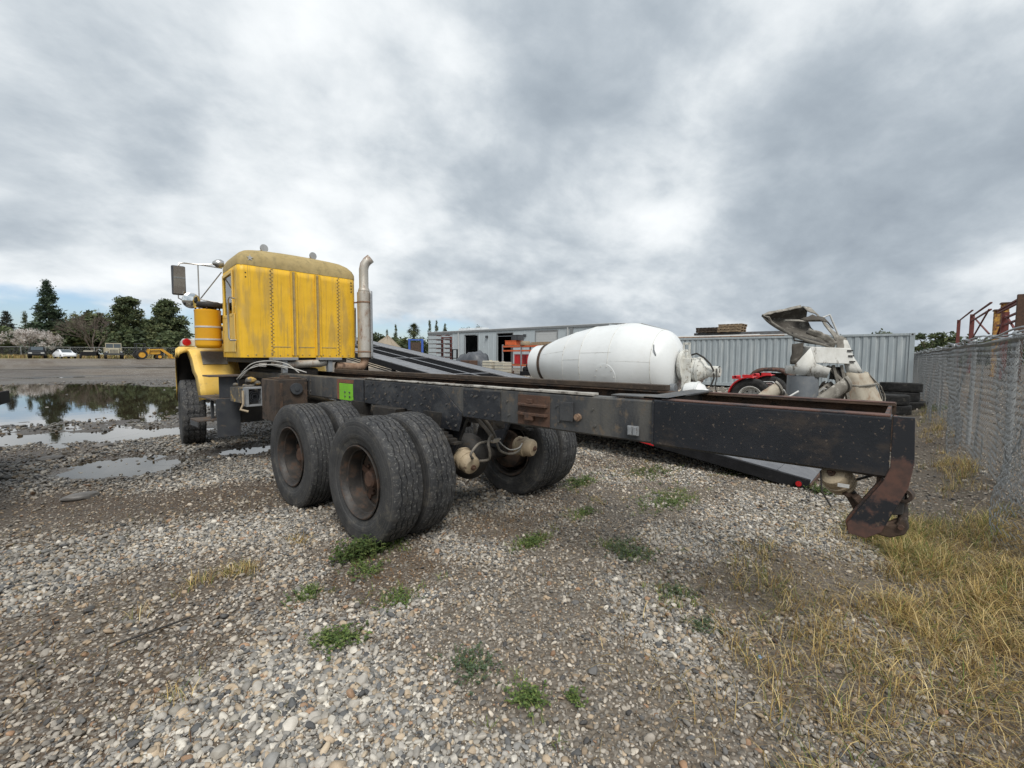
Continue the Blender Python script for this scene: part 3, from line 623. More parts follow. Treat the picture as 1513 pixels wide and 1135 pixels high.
# --- rear hanger: bent plate hanging off the rail end, drawn in the YZ plane
for s in (-1,):
    x = s * .43
    prof = [(-3.272, 1.30), (-3.345, 1.30), (-3.352, 1.10), (-3.338, .99), (-3.255, .765), (-3.20, .722), (-3.135, .728), (-3.128, .775), (-3.175, .865), (-3.250, 1.0), (-3.272, 1.07)]
    q = MB().prism(prof, 'x', x - .012 * 1, x + .012)
    h_ = q.build('rear_hanger', M['hanger'], truck, .003)
    q = MB().box(x - s * .10, x - s * .012, -3.285, -3.273, 1.03, 1.295); q.prism([(-3.128, .735), (-3.120, .78), (-3.167, .87), (-3.243, 1.005), (-3.251, 1.0), (-3.176, .864), (-3.13, .778), (-3.136, .735)], 'x', x - s * .09, x - s * .012)
    q.prism([(-3.2, .722), (-3.255, .765), (-3.33, .99), (-3.322, .992), (-3.248, .769), (-3.196, .73)], 'x', x - s * .09, x - s * .012)
    q.build('hanger_flange', M['rust_black'], h_)
# brake chamber under the rail end and the pivot eye behind the hanger
ax = Vector((.18, -.22, -.46)).normalized()
def chamber(nm, o, ax, r, L, m, parent, port=True):
    o = Vector(o); ax = Vector(ax).normalized(); q = MB()
    q.lathe([(0, 0), (r * .55, 0), (r * .86, r * .10), (r * .97, r * .35), (r, L * .42), (r * 1.10, L * .44), (r * 1.12, L * .50), (r * 1.10, L * .56), (r * .98, L * .58), (r * .98, L * .74), (r * 1.08, L * .76), (r * 1.08, L * .82), (r * .94, L * .84), (r * .85, L * .95), (r * .4, L), (0, L)], o, ax, 28)
    c_ = q.build(nm, M[m], parent)
    q = MB(); q.cyl(o - ax * .012, o + ax * .004, r * .28, 14); q.cyl(o - ax * .024, o, r * .14, 6); q.build('cap', M['rust'], c_)
    if port:
        a = ax.orthogonal().normalized(); q = MB()
        for k in range(2): d = Matrix.Rotation(k * 1.1, 3, ax) @ a; q.cyl(o + ax * L * .66 + d * r * .9, o + ax * L * .66 + d * r * 1.25, r * .11, 8)
        q.build('port', M['rim'], c_)
    return c_
c_ = chamber('brake_chamber', (-.395, -3.055, .995), (.30, -.12, -.22), .062, .13, 'tan', truck)
c_.name = 'rear_brake_chamber'
q = MB().box(-.445, -.443, -3.13, -3.085, .945, .962); sx = q.build('white_sticker', M['pipe_pvc'], c_); 
q = MB().tube([(-.33, -3.09, .93), (-.30, -3.13, .88), (-.31, -3.17, .82)], [.03, .026, .03], 10); q.beam((-.36, -3.10, .90), (-.30, -3.17, .86), .05, .02); q.build('slack_adjuster', M['rust_dark'], truck)
q = MB().cyl((-.37, -3.318, .945), (-.10, -3.318, .945), .018, 18); q.lathe([(.018, 0), (.031, 0), (.033, .006), (.033, .05), (.018, .05)], (-.40, -3.322, .94), (1, -.15, 0), 24, True); q.build('pivot_eye', M['rust_dark'], truck)
q = MB().tube([(-.36, -3.315, .93), (-.35, -3.325, .87), (-.36, -3.325, .815), (-.38, -3.275, .775), (-.39, -3.21, .775)], [.020, .018, .022, .027, .026], 10); q.build('pivot_arm', M['rust_dark'], truck)
q = MB().prism([(-3.19, .775), (-3.22, .742), (-3.285, .738), (-3.335, .765), (-3.348, .80), (-3.338, .842), (-3.312, .835), (-3.300, .806), (-3.275, .798), (-3.250, .822), (-3.225, .82)], 'x', -.415, -.35); pc = q.build('pivot_casting', M['rust_dark'], truck, .008)
for y_, z_ in ((-3.235, .778), (-3.32, .80)): MB().cyl((-.414, y_, z_), (-.428, y_, z_), .012, 6).build('bolt', M['rust'], pc)
q = MB().prism([(-3.285, .84), (-3.325, .85), (-3.330, .955), (-3.305, .955)], 'x', -.395, -.36); q.build('pivot_link', M['rust_black'], truck, .005)
q = MB().beam((-.385, -3.15, .90), (-.36, -3.22, .80), .05, .03); q.cyl((-.40, -3.19, .855), (-.33, -3.19, .855), .022, 12); q.box(-.40, -.36, -3.245, -3.225, .86, 1.01); q.build('brake_lever', M['rust_dark'], truck, .003)
MB().tube([(-.36, -3.06, .99), (-.34, -3.09, .965), (-.32, -3.14, .96), (-.30, -3.20, .99), (-.31, -3.24, 1.05)], .007, 8).build('air_line', M['grime'], truck)
q = MB().tube([(-.40, -3.01, 1.0), (-.41, -3.02, .9), (-.40, -3.06, .83)], .004, 6); q.build('hanging_wire', M['grime'], truck)

# --- axles, suspension
for y in (0, 1.35):
    q = MB().tube([(-.95, y, ZW), (-.3, y, ZW), (-.24, y, ZW), (.24, y, ZW), (.3, y, ZW), (.95, y, ZW)], [.07, .075, .10, .10, .075, .07], 16); q.build('axle_tube', M['grime'], truck)
    q = MB(); q.ball((0.02, y + .02, ZW + .01), .235, 20, 12, (.78, 1, 1)); q.cyl((0, y + .2, ZW + .06), (0, y + .42, ZW + .1), .09, 16); q.build('differential_housing', M['grime'], truck)
    for s in (-1, 1):
        q = MB(); q.lathe([(.02, -.10), (.205, -.10), (.213, -.02), (.205, .06), (.16, .10), (.08, .12)], (s * .64, y, ZW), (-s, 0, 0), 32); q.build('brake_drum', M['rust_dark'], truck)
        q = MB(); q.prism([(y - .05, .60), (y + .05, .60), (y + .13, 1.0), (y + .13, 1.04), (y - .13, 1.04), (y - .13, 1.0)], 'x', s * .36, s * .46); q.build('axle_bracket', M['grime'], truck, .004)
for s in (-1, 1):
    q = MB()
    for k in range(5): q.beam((s * .50, -.42 + .06 * k, .80 + .022 * k), (s * .50, 1.77 - .06 * k, .80 + .022 * k), .085, .019)
    q.build('leaf_spring', M['grime'], truck)
    q = MB().prism([(.45, 1.03), (.9, 1.03), (.80, .72), (.55, .72)], 'x', s * .41, s * .55); q.build('saddle_bracket', M['grime'], truck, .006)
    q = MB().prism([(-.15, .60), (-.02, .60), (-.06, 1.02), (-.36, 1.02)], 'x', s * .30, s * .34); q.build('rear_bracket', M['black'], truck, .004)
MB().cyl((-.42, .68, .78), (.42, .68, .78), .06, 14).build('trunnion_tube', M['grime'], truck)
chamber('brake_chamber', (-.40, -.50, .585), (.10, 1, .42), .088, .22, 'tan', truck)
chamber('brake_chamber', (.33, -.60, .655), (-.2, 1, .06), .088, .22, 'tan', truck)
def hose(pts, r, m='hose', nm='air_hose'):
    P = [Vector(p) for p in pts]; out = []
    for i in range(len(P) - 1):
        p0 = P[max(i - 1, 0)]; p1 = P[i]; p2 = P[i + 1]; p3 = P[min(i + 2, len(P) - 1)]
        for k in range(6):
            t_ = k / 6; out.append(.5 * ((2 * p1) + (p2 - p0) * t_ + (2 * p0 - 5 * p1 + 4 * p2 - p3) * t_ * t_ + (3 * p1 - p0 - 3 * p2 + p3) * t_ ** 3))
    out.append(P[-1]); return MB().tube(out, r, 8).build(nm, M[m], truck)
hose([(-.30, -.40, 1.03), (-.25, -.52, .90), (-.20, -.54, .82), (-.17, -.52, .795)], .017)
hose([(-.25, -.42, 1.04), (-.19, -.50, .92), (-.16, -.54, .82)], .015)
hose([(-.18, -.53, .80), (-.30, -.54, .80), (-.42, -.58, .80), (-.50, -.58, .73), (-.45, -.55, .68), (-.39, -.45, .67)], .011)
hose([(-.18, -.53, .79), (-.25, -.58, .86), (-.31, -.60, .80), (-.29, -.60, .70), (-.27, -.56, .64), (-.30, -.48, .62)], .012)
hose([(-.15, -.54, .79), (-.12, -.56, .70), (-.02, -.58, .655), (.10, -.58, .655), (.22, -.52, .68)], .011)
hose([(-.13, -.54, .80), (-.08, -.56, .74), (0, -.58, .69), (.12, -.58, .69), (.24, -.52, .71)], .006, 'white_hose')
q = MB().box(-.20, -.12, -.555, -.515, .775, .815); q.cyl((-.22, -.535, .795), (-.09, -.535, .80), .012, 8); q.build('air_fitting', M['chrome'], truck, .004)
q = MB().box(-.06, .10, -.42, -.22, .86, 1.0); q.cyl((.02, -.43, .93), (.02, -.40, .93), .05, 14); q.build('relay_valve', M['grime'], truck, .01)
q = MB().cyl((-.2, .2, .8), (-.2, 3.4, .95), .05, 12); q.build('driveshaft', M['grime'], truck)

# panel wobble: shallow oil-canning in the cab sheet metal
_t = M['yellow_rear'].node_tree; _b = _t.nodes['Principled BSDF']; _old = _b.inputs['Normal'].links[0].from_socket; _co = N(_t, 'ShaderNodeTexCoord').outputs['Object']
_bp = N(_t, 'ShaderNodeBump'); _bp.inputs['Strength'].default_value = .6; _bp.inputs['Distance'].default_value = .03; _t.links.new(noise(_t, _co, 3.2, 2, .4), _bp.inputs['Height']); _t.links.new(_old, _bp.inputs['Normal']); _t.links.new(_bp.outputs[0], _b.inputs['Normal'])
# --- cab: lofted shell with real window openings
CY0, CY1, CXH = 3.77, 5.08, .88
def tap(p):
    return (p[0] * (1 - .155 * min(1, max(0, (p[1] - 3.9) / 1.15))), *p[1:])
def plan(xh, y0, y1, r, ys=(), xs=()):
    """points round the cab: rear (X +), right side forward, front, left side back"""
    pts = []
    def arc(cx, cy, a0, a1, n=5):
        for i in range(n + 1):
            a = a0 + (a1 - a0) * i / n; pts.append((cx + r * math.cos(a), cy + r * math.sin(a)))
    for x in (-.62, -.3, 0, .3, .62): pts.append((x * xh / .88, y0))
    arc(xh - r, y0 + r, -math.pi / 2, 0)
    for y in (4.12, 4.80): pts.append((xh, y))
    arc(xh - r, y1 - r, 0, math.pi / 2)
    for x in (.7, .03, -.03, -.7): pts.append((x * xh / .88, y1))
    arc(-xh + r, y1 - r, math.pi / 2, math.pi)
    for y in (4.80, 4.12): pts.append((-xh, y))
    arc(-xh + r, y0 + r, math.pi, 1.5 * math.pi)
    return [tap(p) for p in pts]
lev = [(1.525, CXH, CY0, CY1, .07), (1.60, CXH, CY0, CY1, .07), (2.16, CXH, CY0, CY1 - .02, .07), (2.74, CXH, CY0, CY1 - .14, .07), (2.838, CXH, CY0, CY1 - .17, .07)]
rows = [[(x, y, z) for x, y in plan(xh, a, b_, r)] for z, xh, a, b_, r in lev]; n_ = len(rows[0]); KS, KL = 11, 11 + 2 + 6 + 4 + 6
q = MB(); q.V = [p for r in rows for p in r]
for i in range(len(rows) - 1):
    for k in range(n_):
        p = [rows[i][k], rows[i][(k + 1) % n_]]; side = k in (KS, KL) ; front = all(v[1] > CY1 - .021 and abs(v[0]) < .62 and abs(v[0]) > .02 for v in p)
        if i == 2 and (side or front): continue
        q.F.append((i * n_ + k, i * n_ + (k + 1) % n_, (i + 1) * n_ + (k + 1) % n_, (i + 1) * n_ + k))
q.F.append(tuple(reversed(range(n_))))
body = q.build('cab_body', M['yellow_rear'], truck, solid=.018)
rl = [(2.832, .012, .08), (2.90, .010, .08), (2.965, -.012, .10), (3.02, -.055, .12), (3.06, -.12, .14), (3.085, -.22, .16), (3.10, -.36, .16), (3.107, -.55, .12)]
rows = [[(x, y, z + .035 * (1 - (x / .88) ** 2) * min(1, (z - 2.83) / .2)) for x, y in plan(CXH + e, CY0 - e, CY1 - .17 + e * .8, r)] for z, e, r in rl]
q = MB().grid(rows, True); q.F.append(tuple(range((len(rows) - 1) * n_, len(rows) * n_))); roof = q.build('cab_roof', M['roof'], truck, ang=50)
q = MB()
for x in np.arange(-.85, .86, .085): q.ball((x, CY0 - .0, 2.825), .006, 6, 4)
tag(q.build('roof_rivets', M['roof'], roof), kind='stuff')
# star-shaped scuff on the roof edge
q = MB(); sp_ = [(-.735 + (.045 if i % 2 == 0 else .017) * math.sin(i * math.pi / 5), 2.935 + (.045 if i % 2 == 0 else .017) * math.cos(i * math.pi / 5)) for i in range(10)]
q.prism(sp_, 'y', CY0 - .0145, CY0 - .008); q.build('star_decal', M['pipe_pvc'], roof)
for x in (-.14, .225):
    q = MB()
    for dx in (-.035, .035): q.prism([(x + dx - .013, CY0 - .0095), (x + dx - .009, CY0 - .034), (x + dx + .009, CY0 - .034), (x + dx + .013, CY0 - .0095)], 'z', 1.55, 2.82)
    q.build('rear_panel_rib', M['yellow_rear'], body, .002)
    q = MB().box(x - .021, x + .021, CY0 - .0108, CY0 - .0092, 1.55, 2.82); q.build('rib_dark_strip', M['roof'], body)  # flat darker strip between the paired ribs, added so they show
q = MB()
for x0_, x1_ in ((-.46, -.2), (-.08, .165), (.285, .52)): q.box(x0_, x1_, CY0 - .0125, CY0 - .0092, 1.672, 1.684)
q.build('lower_seam', M['roof'], body)
q = MB()
for z in np.arange(1.58, 2.8, .055):
    for x in (-.475, .555): q.ball((x, CY0 - .010, z), .0105, 6, 4)
    for x in (-.445, .585): q.ball((x, CY0 - .010, z + .027), .0095, 6, 4)
for x in np.arange(-.8, .85, .11): q.ball((x, CY0 - .010, 1.55 + (.012 if int(x * 100) % 2 else 0)), .010, 6, 4)
for x in np.arange(-.44, .5, .09): q.ball((x, CY0 - .013, 1.678), .007, 6, 4)
tag(q.build('rear_panel_rivets', M['roof'], body), kind='stuff')
for x in (-.46, .57): MB().box(x - .0025, x + .0025, CY0 - .0105, CY0 - .0092, 1.55, 2.82).build('panel_seam', M['rust_dark'], body)
q = MB()
for z in (2.62, 2.67, 2.72, 2.77): q.cyl((.80, CY0 - .0095, z), (.80, CY0 - .0125, z), .012, 10)
for z in (2.66, 2.72): q.cyl((-.80, CY0 - .0095, z), (-.80, CY0 - .0125, z), .009, 10)
q.build('drain_holes', M['grime'], body)
for s in (-1, 1):
    d_ = MB(); xs_ = s * (CXH + .0095); i0_ = len(bpy.data.objects)
    d_.prism([(3.98, 1.60), (4.9, 1.60), (4.9, 2.155), (3.98, 2.155)], 'x', xs_, xs_ + s * .012); d_.V = [tap(v) for v in d_.V]; door = d_.build('door', M['yellow_pale'], truck, .004)
    q = MB()
    for y0_, y1_, z0_, z1_ in ((4.06, 4.118, 2.13, 2.79), (4.802, 4.86, 2.13, 2.79), (4.118, 4.802, 2.745, 2.79), (4.118, 4.802, 2.12, 2.165)): q.box(min(xs_, xs_ + s * .016), max(xs_, xs_ + s * .016), y0_, y1_, z0_, z1_)
    q.V = [tap(v) for v in q.V]; q.build('window_frame', M['yellow_pale'], door, .003)
    q = MB().tube([(xs_ + s * .005, 3.93, 2.36), (xs_ + s * .075, 3.93, 2.375), (xs_ + s * .085, 3.95, 2.33), (xs_ + s * .085, 3.95, 1.80), (xs_ + s * .075, 3.93, 1.765), (xs_ + s * .005, 3.92, 1.765)], .014, 10); q.build('grab_handle', M['chrome'], truck)
gl, t, b = newmat('window_glass'); t.nodes.remove(b); tb = N(t, 'ShaderNodeBsdfTransparent'); tb.inputs[0].default_value = (.62, .72, .74, 1); gb = N(t, 'ShaderNodeBsdfGlossy'); gb.inputs['Roughness'].default_value = .03
fr = N(t, 'ShaderNodeFresnel'); fr.inputs[0].default_value = 1.5; ms = N(t, 'ShaderNodeMixShader'); t.links.new(fr.outputs[0], ms.inputs[0]); t.links.new(tb.outputs[0], ms.inputs[1]); t.links.new(gb.outputs[0], ms.inputs[2]); t.links.new(ms.outputs[0], t.nodes['Material Output'].inputs[0]); M['glass'] = gl
for s in (-1, 1):
    q = MB().box(s * (CXH - .003), s * (CXH + .002), 4.11, 4.805, 2.15, 2.75); q.V = [tap(v) for v in q.V]; q.build('side_window', M['glass'], truck)
for s in (-1, 1): MB().prism([(5.052, 2.15), (4.935, 2.75), (4.941, 2.752), (5.058, 2.152)], 'x', s * .03, s * .60).build('windscreen', M['glass'], truck)
for x in (-.45, .45):
    q = MB().box(x - .24, x + .24, 4.2, 4.7, 1.75, 1.95); q.prism([(4.12, 1.9), (4.25, 1.9), (4.2, 2.62), (4.08, 2.62)], 'x', x - .24, x + .24); q.build('seat', M['grime'], truck, .03)
q = MB().lathe([(.19, -.012), (.205, 0), (.19, .012), (.18, 0)], (-.4, 4.72, 2.1), (0, -.5, .85), 20, True); q.build('steering_wheel', M['grime'], truck)
for x, y in ((-.33, 4.35), (.42, 4.3)):
    q = MB(); q.lathe([(0, 0), (.055, .0), (.062, .012), (.058, .03), (.03, .07), (0, .08)], (x, y, 3.235), (0, 1, 0), 20); q.cyl((x, y + .03, 3.12), (x, y + .03, 3.2), .014, 8); q.cyl((x - .11, y + .06, 3.165), (x, y + .04, 3.21), .012, 6); q.build('roof_horn', M['chrome'], truck)

# --- exhaust stack on the right rear corner
ex = MB().cyl((.955, 3.62, 1.52), (.955, 3.62, 2.62), .112, 24).build('muffler', M['muffler'], truck, .01)
q = MB().tube([(.955, 3.62, 2.60), (.955, 3.62, 2.66), (.955, 3.62, 2.70), (.955, 3.62, 3.0), (.97, 3.61, 3.08), (1.005, 3.59, 3.14), (1.055, 3.56, 3.19)], [.10, .09, .074, .074, .074, .074, .074], 18, False); q.build('stack_pipe', M['muffler'], truck, solid=.004)
q = MB(); rows = []
for z in np.linspace(1.50, 2.64, 20): rows.append([(.955 + .135 * math.cos(a), 3.62 + .135 * math.sin(a), z) for a in np.linspace(-1.25, 1.6, 12)])
q.grid(rows); q.build('heat_shield', M['perf'], truck, solid=.003)
for z in (1.62, 2.45): q = MB().lathe([(.115, -.015), (.120, 0), (.115, .015)], (.955, 3.62, z), (0, 0, 1), 24); q.beam((.90, 3.64, z), (.86, 3.79, z), .04, .02); q.build('muffler_clamp', M['rust_pipe'], truck)
q = MB().tube([(.955, 3.62, 1.53), (.955, 3.62, 1.47), (.935, 3.62, 1.41), (.90, 3.62, 1.37), (.80, 3.62, 1.36), (.45, 3.64, 1.38)], .066, 16); q.build('exhaust_elbow', M['rust_pipe'], truck)
q = MB().tube([(-.50, 3.66, 1.46), (-.40, 3.66, 1.42), (-.3, 3.66, 1.41), (.2, 3.66, 1.43), (.3, 3.67, 1.45)], .06, 14); q.build('cross_pipe', M['muffler'], truck)

# --- under the cab
for x in (-.36, .33):
    q = MB().box(x - .035, x + .035, 3.58, 3.66, 1.2925, 1.48); q.box(x - .18, x + .18, 3.55, 3.70, 1.48, 1.52); q.build('cab_mount', M['grey_metal'], truck, .004)
q = MB().box(-.72, .72, 3.80, 5.0, 1.44, 1.515); q.build('cab_floor', M['grime'], truck, .01)
q = MB().box(-.30, .30, 3.9, 5.2, .72, 1.35); q.cyl((0, 3.3, .98), (0, 3.95, 1.0), .2, 18, .28); q.build('transmission', M['grime'], truck, .05)
hose([(-.86, 4.0, 1.22), (-.78, 3.72, 1.42), (-.58, 3.6, 1.47), (-.40, 3.45, 1.43), (-.28, 3.3, 1.30)], .008, 'white_hose', 'brake_cable')
hose([(-.88, 4.0, 1.20), (-.80, 3.7, 1.36), (-.60, 3.5, 1.42), (-.42, 3.3, 1.38), (-.26, 3.1, 1.31)], .008, 'white_hose', 'brake_cable')
hose([(-.84, 4.02, 1.20), (-.72, 3.78, 1.40), (-.55, 3.65, 1.41), (-.35, 3.55, 1.36)], .007, 'white_hose', 'brake_cable')
# brown side tank
q = MB().box(-.86, -.45, 2.65, 3.10, .70, 1.245); tk = q.build('side_tank', M['tank'], truck, .012)
q = MB().cyl((-.60, 2.65, 1.12), (-.60, 2.615, 1.12), .075, 20); q.cyl((-.60, 2.65, 1.12), (-.60, 2.605, 1.12), .03, 8); q.build('filler_cap', M['dark_plate'], tk)
q = MB().box(-.80, -.765, 2.642, 2.6495, .80, 1.2); q.box(-.49, -.455, 2.642, 2.6495, .72, 1.2); q.cyl((-.66, 2.85, 1.245), (-.66, 2.85, 1.29), .06, 14); q.box(-.8, -.5, 2.70, 3.05, 1.2475, 1.258); q.build('tank_strap', M['rust_dark'], tk, .003)
# cooler with fan between tank and steps
q = MB()
for x0_, x1_, z0_, z1_ in ((-.985, -.955, .86, 1.12), (-.80, -.77, .86, 1.12), (-.955, -.80, .86, .885), (-.955, -.80, 1.095, 1.12)): q.box(x0_, x1_, 3.28, 3.42, z0_, z1_)
cool = q.build('cooler_frame', M['grey_metal'], truck, .004)
q = MB(); q.cyl((-.877, 3.39, .99), (-.877, 3.41, .99), .075, 20)
for k in range(9):
    a = k * 2 * math.pi / 9; q.beam((-.877 + .02 * math.cos(a), 3.37, .99 + .02 * math.sin(a)), (-.877 + .085 * math.cos(a), 3.37, .99 + .085 * math.sin(a)), .006, .03, (0, 1, 0))
for rr in (.035, .06, .085): q.lathe([(rr - .003, -.003), (rr + .003, -.003), (rr + .003, .003), (rr - .003, .003)], (-.877, 3.30, .99), (0, 1, 0), 24, True)
q.build('fan', M['dark_plate'], cool)
q = MB().tube([(-1.02, 3.3, 1.08), (-1.02, 3.3, .9), (-1.06, 3.28, .83), (-.98, 3.24, .80)], .016, 8); q.build('pipe_loop', M['tan'], truck)
q = MB()
for k in range(14): q.ball((-1.0 + random.uniform(0, .34), 3.45 + random.uniform(0, .3), 1.12 + random.uniform(-.06, .09)), random.uniform(.03, .07), 7, 5, (1, 1, .7))
q.box(-1.0, -.7, 3.45, 3.9, .9, 1.1); q.build('grimy_manifold', wm('grimy_yellow_chips', (.06, .056, .05), (.12, .11, .095), 9, (.42, .27, .07), .60, .05, 9, .7, bump=.5, bscale=30), truck)
# step box and mud plate
q = MB().box(-1.14, -.84, 4.02, 4.035, .37, .925); q.build('mud_plate', M['dark_plate'], truck, .003)
q = MB().box(-1.16, -.84, 4.04, 4.9, .90, .925); q.build('upper_step', M['tread_plate'], truck, .004)
q = MB().prism([(4.045, .93), (4.60, .93), (4.18, 1.235), (4.045, 1.235)], 'x', -.86, -.84); q.box(-1.08, -.86, 4.10, 4.115, .93, 1.235); q.build('step_support', M['dark_plate'], truck, .003)
q = MB().box(-1.22, -.70, 4.0, 4.35, 1.24, 1.262); q.build('top_step', M['tread_plate'], truck, .004)
q = MB().box(-1.30, -.98, 4.35, 4.75, .575, .60); st_ = q.build('lower_step', M['tread_plate'], truck, .004)
q = MB().box(-1.30, -1.285, 4.35, 4.75, .50, .574); q.box(-1.02, -.98, 4.5, 4.54, .60, .90); q.box(-1.1, -1.06, 4.45, 4.49, .60, .90); q.build('step_hanger', M['dark_plate'], st_, .003)
q = MB().box(-.84, -.5, 4.05, 4.8, .55, 1.2); q.build('battery_box', M['grime'], truck, .01)

# --- front fender, hood, air cleaner
fp = [(6.72, .86), (6.70, 1.1), (6.60, 1.38), (6.42, 1.56), (6.15, 1.66), (5.85, 1.68), (5.62, 1.66)]
for s in (-1, 1):
    q = MB(); rows = [[(s * (x if x < 1 else x - .19 * (y - 5.62)), y, z - .03 * (x > 1.23)) for x in (.45, .9, 1.08, 1.22, 1.265)] for y, z in fp]; q.grid(rows)
    q.grid([[(s * (1.265 - .19 * (y - 5.62)), y, z - .03) for y, z in fp], [(s * (1.27 - .19 * (y - 5.62)), y - .02 * (y < 5.7), z - .15) for y, z in fp]])
    q.grid([[(s * x, 5.618, 1.66 - .03 * (x > 1.23)) for x in (1.08, 1.16, 1.22, 1.265)], [(s * x, 5.61, z) for x, z in ((1.10, 1.60), (1.17, 1.585), (1.215, 1.56), (1.245, 1.50))]])
    fd = q.build('fender', M['yellow_pale'], truck, solid=.012, ang=30)
    q = MB(); q.grid([[(s * (x if x < 1 else x - .19 * (y - 5.62)), y - .0, z - .035 - .02 * (x > 1.2) - .03 * (y > 6.5)) for x in (.46, .9, 1.08, 1.245)] for y, z in fp]); q.grid([[(s * (1.245 - .19 * (y - 5.62)), y, z - .05) for y, z in fp], [(s * (1.25 - .19 * (y - 5.62)), y, z - .17) for y, z in fp]]); q.grid([[(s * .47, y, z - .04) for y, z in fp], [(s * .47, y, .8) for y, z in fp]]); q.build('fender_liner', M['grime'], fd, solid=.01, ang=30)
    q = MB(); rp = [(5.62, 1.66), (5.48, 1.62), (5.36, 1.50), (5.27, 1.30), (5.18, 1.22), (5.12, 1.0), (5.10, .84)]
    rows = [[(s * .46, y, z) for y, z in rp], [(s * (1.06 - .012 * i), y, z) for i, (y, z) in enumerate(rp)], [(s * (1.115 - .012 * i), y + .05, z - .01) for i, (y, z) in enumerate(rp)], [(s * (1.12 - .012 * i), y + .18, z - .04) for i, (y, z) in enumerate(rp)]]
    q.grid(rows); q.build('fender_rear_panel', M['yellow_pale'], fd, solid=.012, ang=30)
    q = MB(); q.prism([(5.43, 1.603), (5.355, 1.515), (5.30, 1.395), (5.294, 1.40), (5.349, 1.522), (5.424, 1.613)], 'x', s * .62, s * .98); q.build('anti_slip_pad', M['pad'], fd)
    q = MB().prism([(5.9, 1.69), (6.25, 1.69), (6.22, 1.79), (6.05, 1.83), (5.92, 1.82)], 'x', s * .92, s * 1.09); ls = q.build('turn_signal', M['white_dirty'], truck, .025)
    q = MB().lathe([(0, .02), (.05, .015), (.062, 0), (.062, -.02)], (s * 1.055, 5.895, 1.765), (0, -1, 0), 20); q.build('red_lens', M['red_lens'], ls)
q = MB(); rows = []
for y, zt, xh in ((5.10, 2.14, .60), (6.0, 2.10, .58), (6.9, 2.0, .52), (7.15, 1.95, .50)): rows.append([(xh * a, y, z) for a, z in ((-1.05, 1.45), (-1, zt - .12), (-.93, zt - .03), (-.8, zt), (0, zt + .03), (.8, zt), (.93, zt - .03), (1, zt - .12), (1.05, 1.45))])
q.grid(rows); q.F.append(tuple(range(27, 36))); q.build('hood', M['yellow_pale'], truck, solid=.01)
q = MB().box(-.5, .5, 7.16, 7.22, 1.1, 1.95); q.box(-.85, .85, 7.25, 7.4, .6, .9); q.build('front_bumper', M['grime'], truck, .01)
q = MB().lathe([(0, 1.66), (.15, 1.66), (.178, 1.69), (.182, 1.72), (.182, 2.235), (.186, 2.25), (.186, 2.27), (.15, 2.285), (0, 2.29)], (-.91, 5.2, 0), (0, 0, 1), 32); ac = q.build('air_cleaner', M['yellow_bright'], truck)
for z in (1.80, 2.00): q = MB().lathe([(.1825, -.014), (.187, -.012), (.187, .012), (.1825, .014)], (-.91, 5.2, z), (0, 0, 1), 32); q.build('clamp_band', M['silver'], ac)
q = MB().lathe([(0, 2.30), (.10, 2.30), (.10, 2.315), (.195, 2.315), (.205, 2.335), (.205, 2.375), (.19, 2.395), (.08, 2.41), (0, 2.41)], (-.88, 5.2, 0), (0, 0, 1), 32); q.build('rain_cap', M['grime'], ac)
q = MB()
for k in range(10): a = k * .628; q.cyl((-.91 + .17 * math.cos(a), 5.2 + .17 * math.sin(a), 2.28), (-.91 + .17 * math.cos(a), 5.2 + .17 * math.sin(a), 2.31), .009, 6)
q.build('cap_bolts', M['rust'], ac)
q = MB().tube([(-.72, 5.2, 2.14), (-.62, 5.25, 2.14), (-.55, 5.4, 2.05)], .07, 14); q.box(-.74, -.70, 5.1, 5.3, 1.74, 1.80); q.box(-.74, -.70, 5.1, 5.3, 1.95, 2.02); q.build('intake_duct', M['rust_dark'], ac)

# --- mirrors
q = MB().tube([(-.74, 5.0, 3.0), (-1.02, 5.2, 2.985), (-1.20, 5.2, 2.98), (-1.26, 5.2, 2.97), (-1.28, 5.2, 2.91)], .011, 8)
q.tube([(-.74, 5.0, 2.94), (-1.02, 5.2, 2.985)], .009, 6); q.tube([(-1.02, 5.2, 2.99), (-1.02, 5.2, 2.42)], .010, 8); q.tube([(-.75, 5.0, 2.88), (-1.0, 5.2, 2.45)], .009, 8); q.tube([(-.76, 5.0, 2.38), (-1.02, 5.2, 2.44)], .009, 8)
q.tube([(-1.29, 5.2, 2.48), (-1.29, 5.2, 2.43), (-1.24, 5.19, 2.40), (-1.12, 5.18, 2.42), (-1.02, 5.2, 2.44)], .010, 8)
q.build('mirror_bracket', M['chrome'], truck)
q = MB().box(-1.37, -1.19, 5.17, 5.225, 2.475, 2.925); mr = q.build('mirror_housing', M['dark_plate'], truck, .02)
MB().prism([(5.1690, 2.495), (5.120, 2.905), (5.1695, 2.905)], 'x', -1.355, -1.205).build('mirror_glass', M['mirror'], mr)
q = MB().lathe([(0, 0), (.05, .004), (.09, .013), (.115, .026)], (-1.14, 5.13, 2.40), (.12, 1, .05), 28); cm_ = q.build('round_mirror', M['mirror'], truck)
q = MB().lathe([(.115, .026), (.122, .03), (.11, .06), (.04, .085), (0, .087)], (-1.14, 5.13, 2.40), (.12, 1, .05), 28); q.build('round_mirror_shell', M['chrome'], cm_)
q = MB().lathe([(0, 0), (.05, .01), (.07, .05), (.06, .11), (.02, .16), (0, .165)], (-.72, 4.95, 3.0), (-1, .15, 0.02), 18); q.build('cab_side_lamp', M['chrome'], truck)
# right mirror partner
q = MB().tube([(.74, 5.0, 3.0), (1.1, 5.2, 2.98), (1.28, 5.2, 2.9)], .011, 8); q.build('mirror_bracket', M['chrome'], truck)
q = MB().box(1.19, 1.37, 5.17, 5.225, 2.475, 2.925); q.build('mirror_housing', M['dark_plate'], truck, .02)

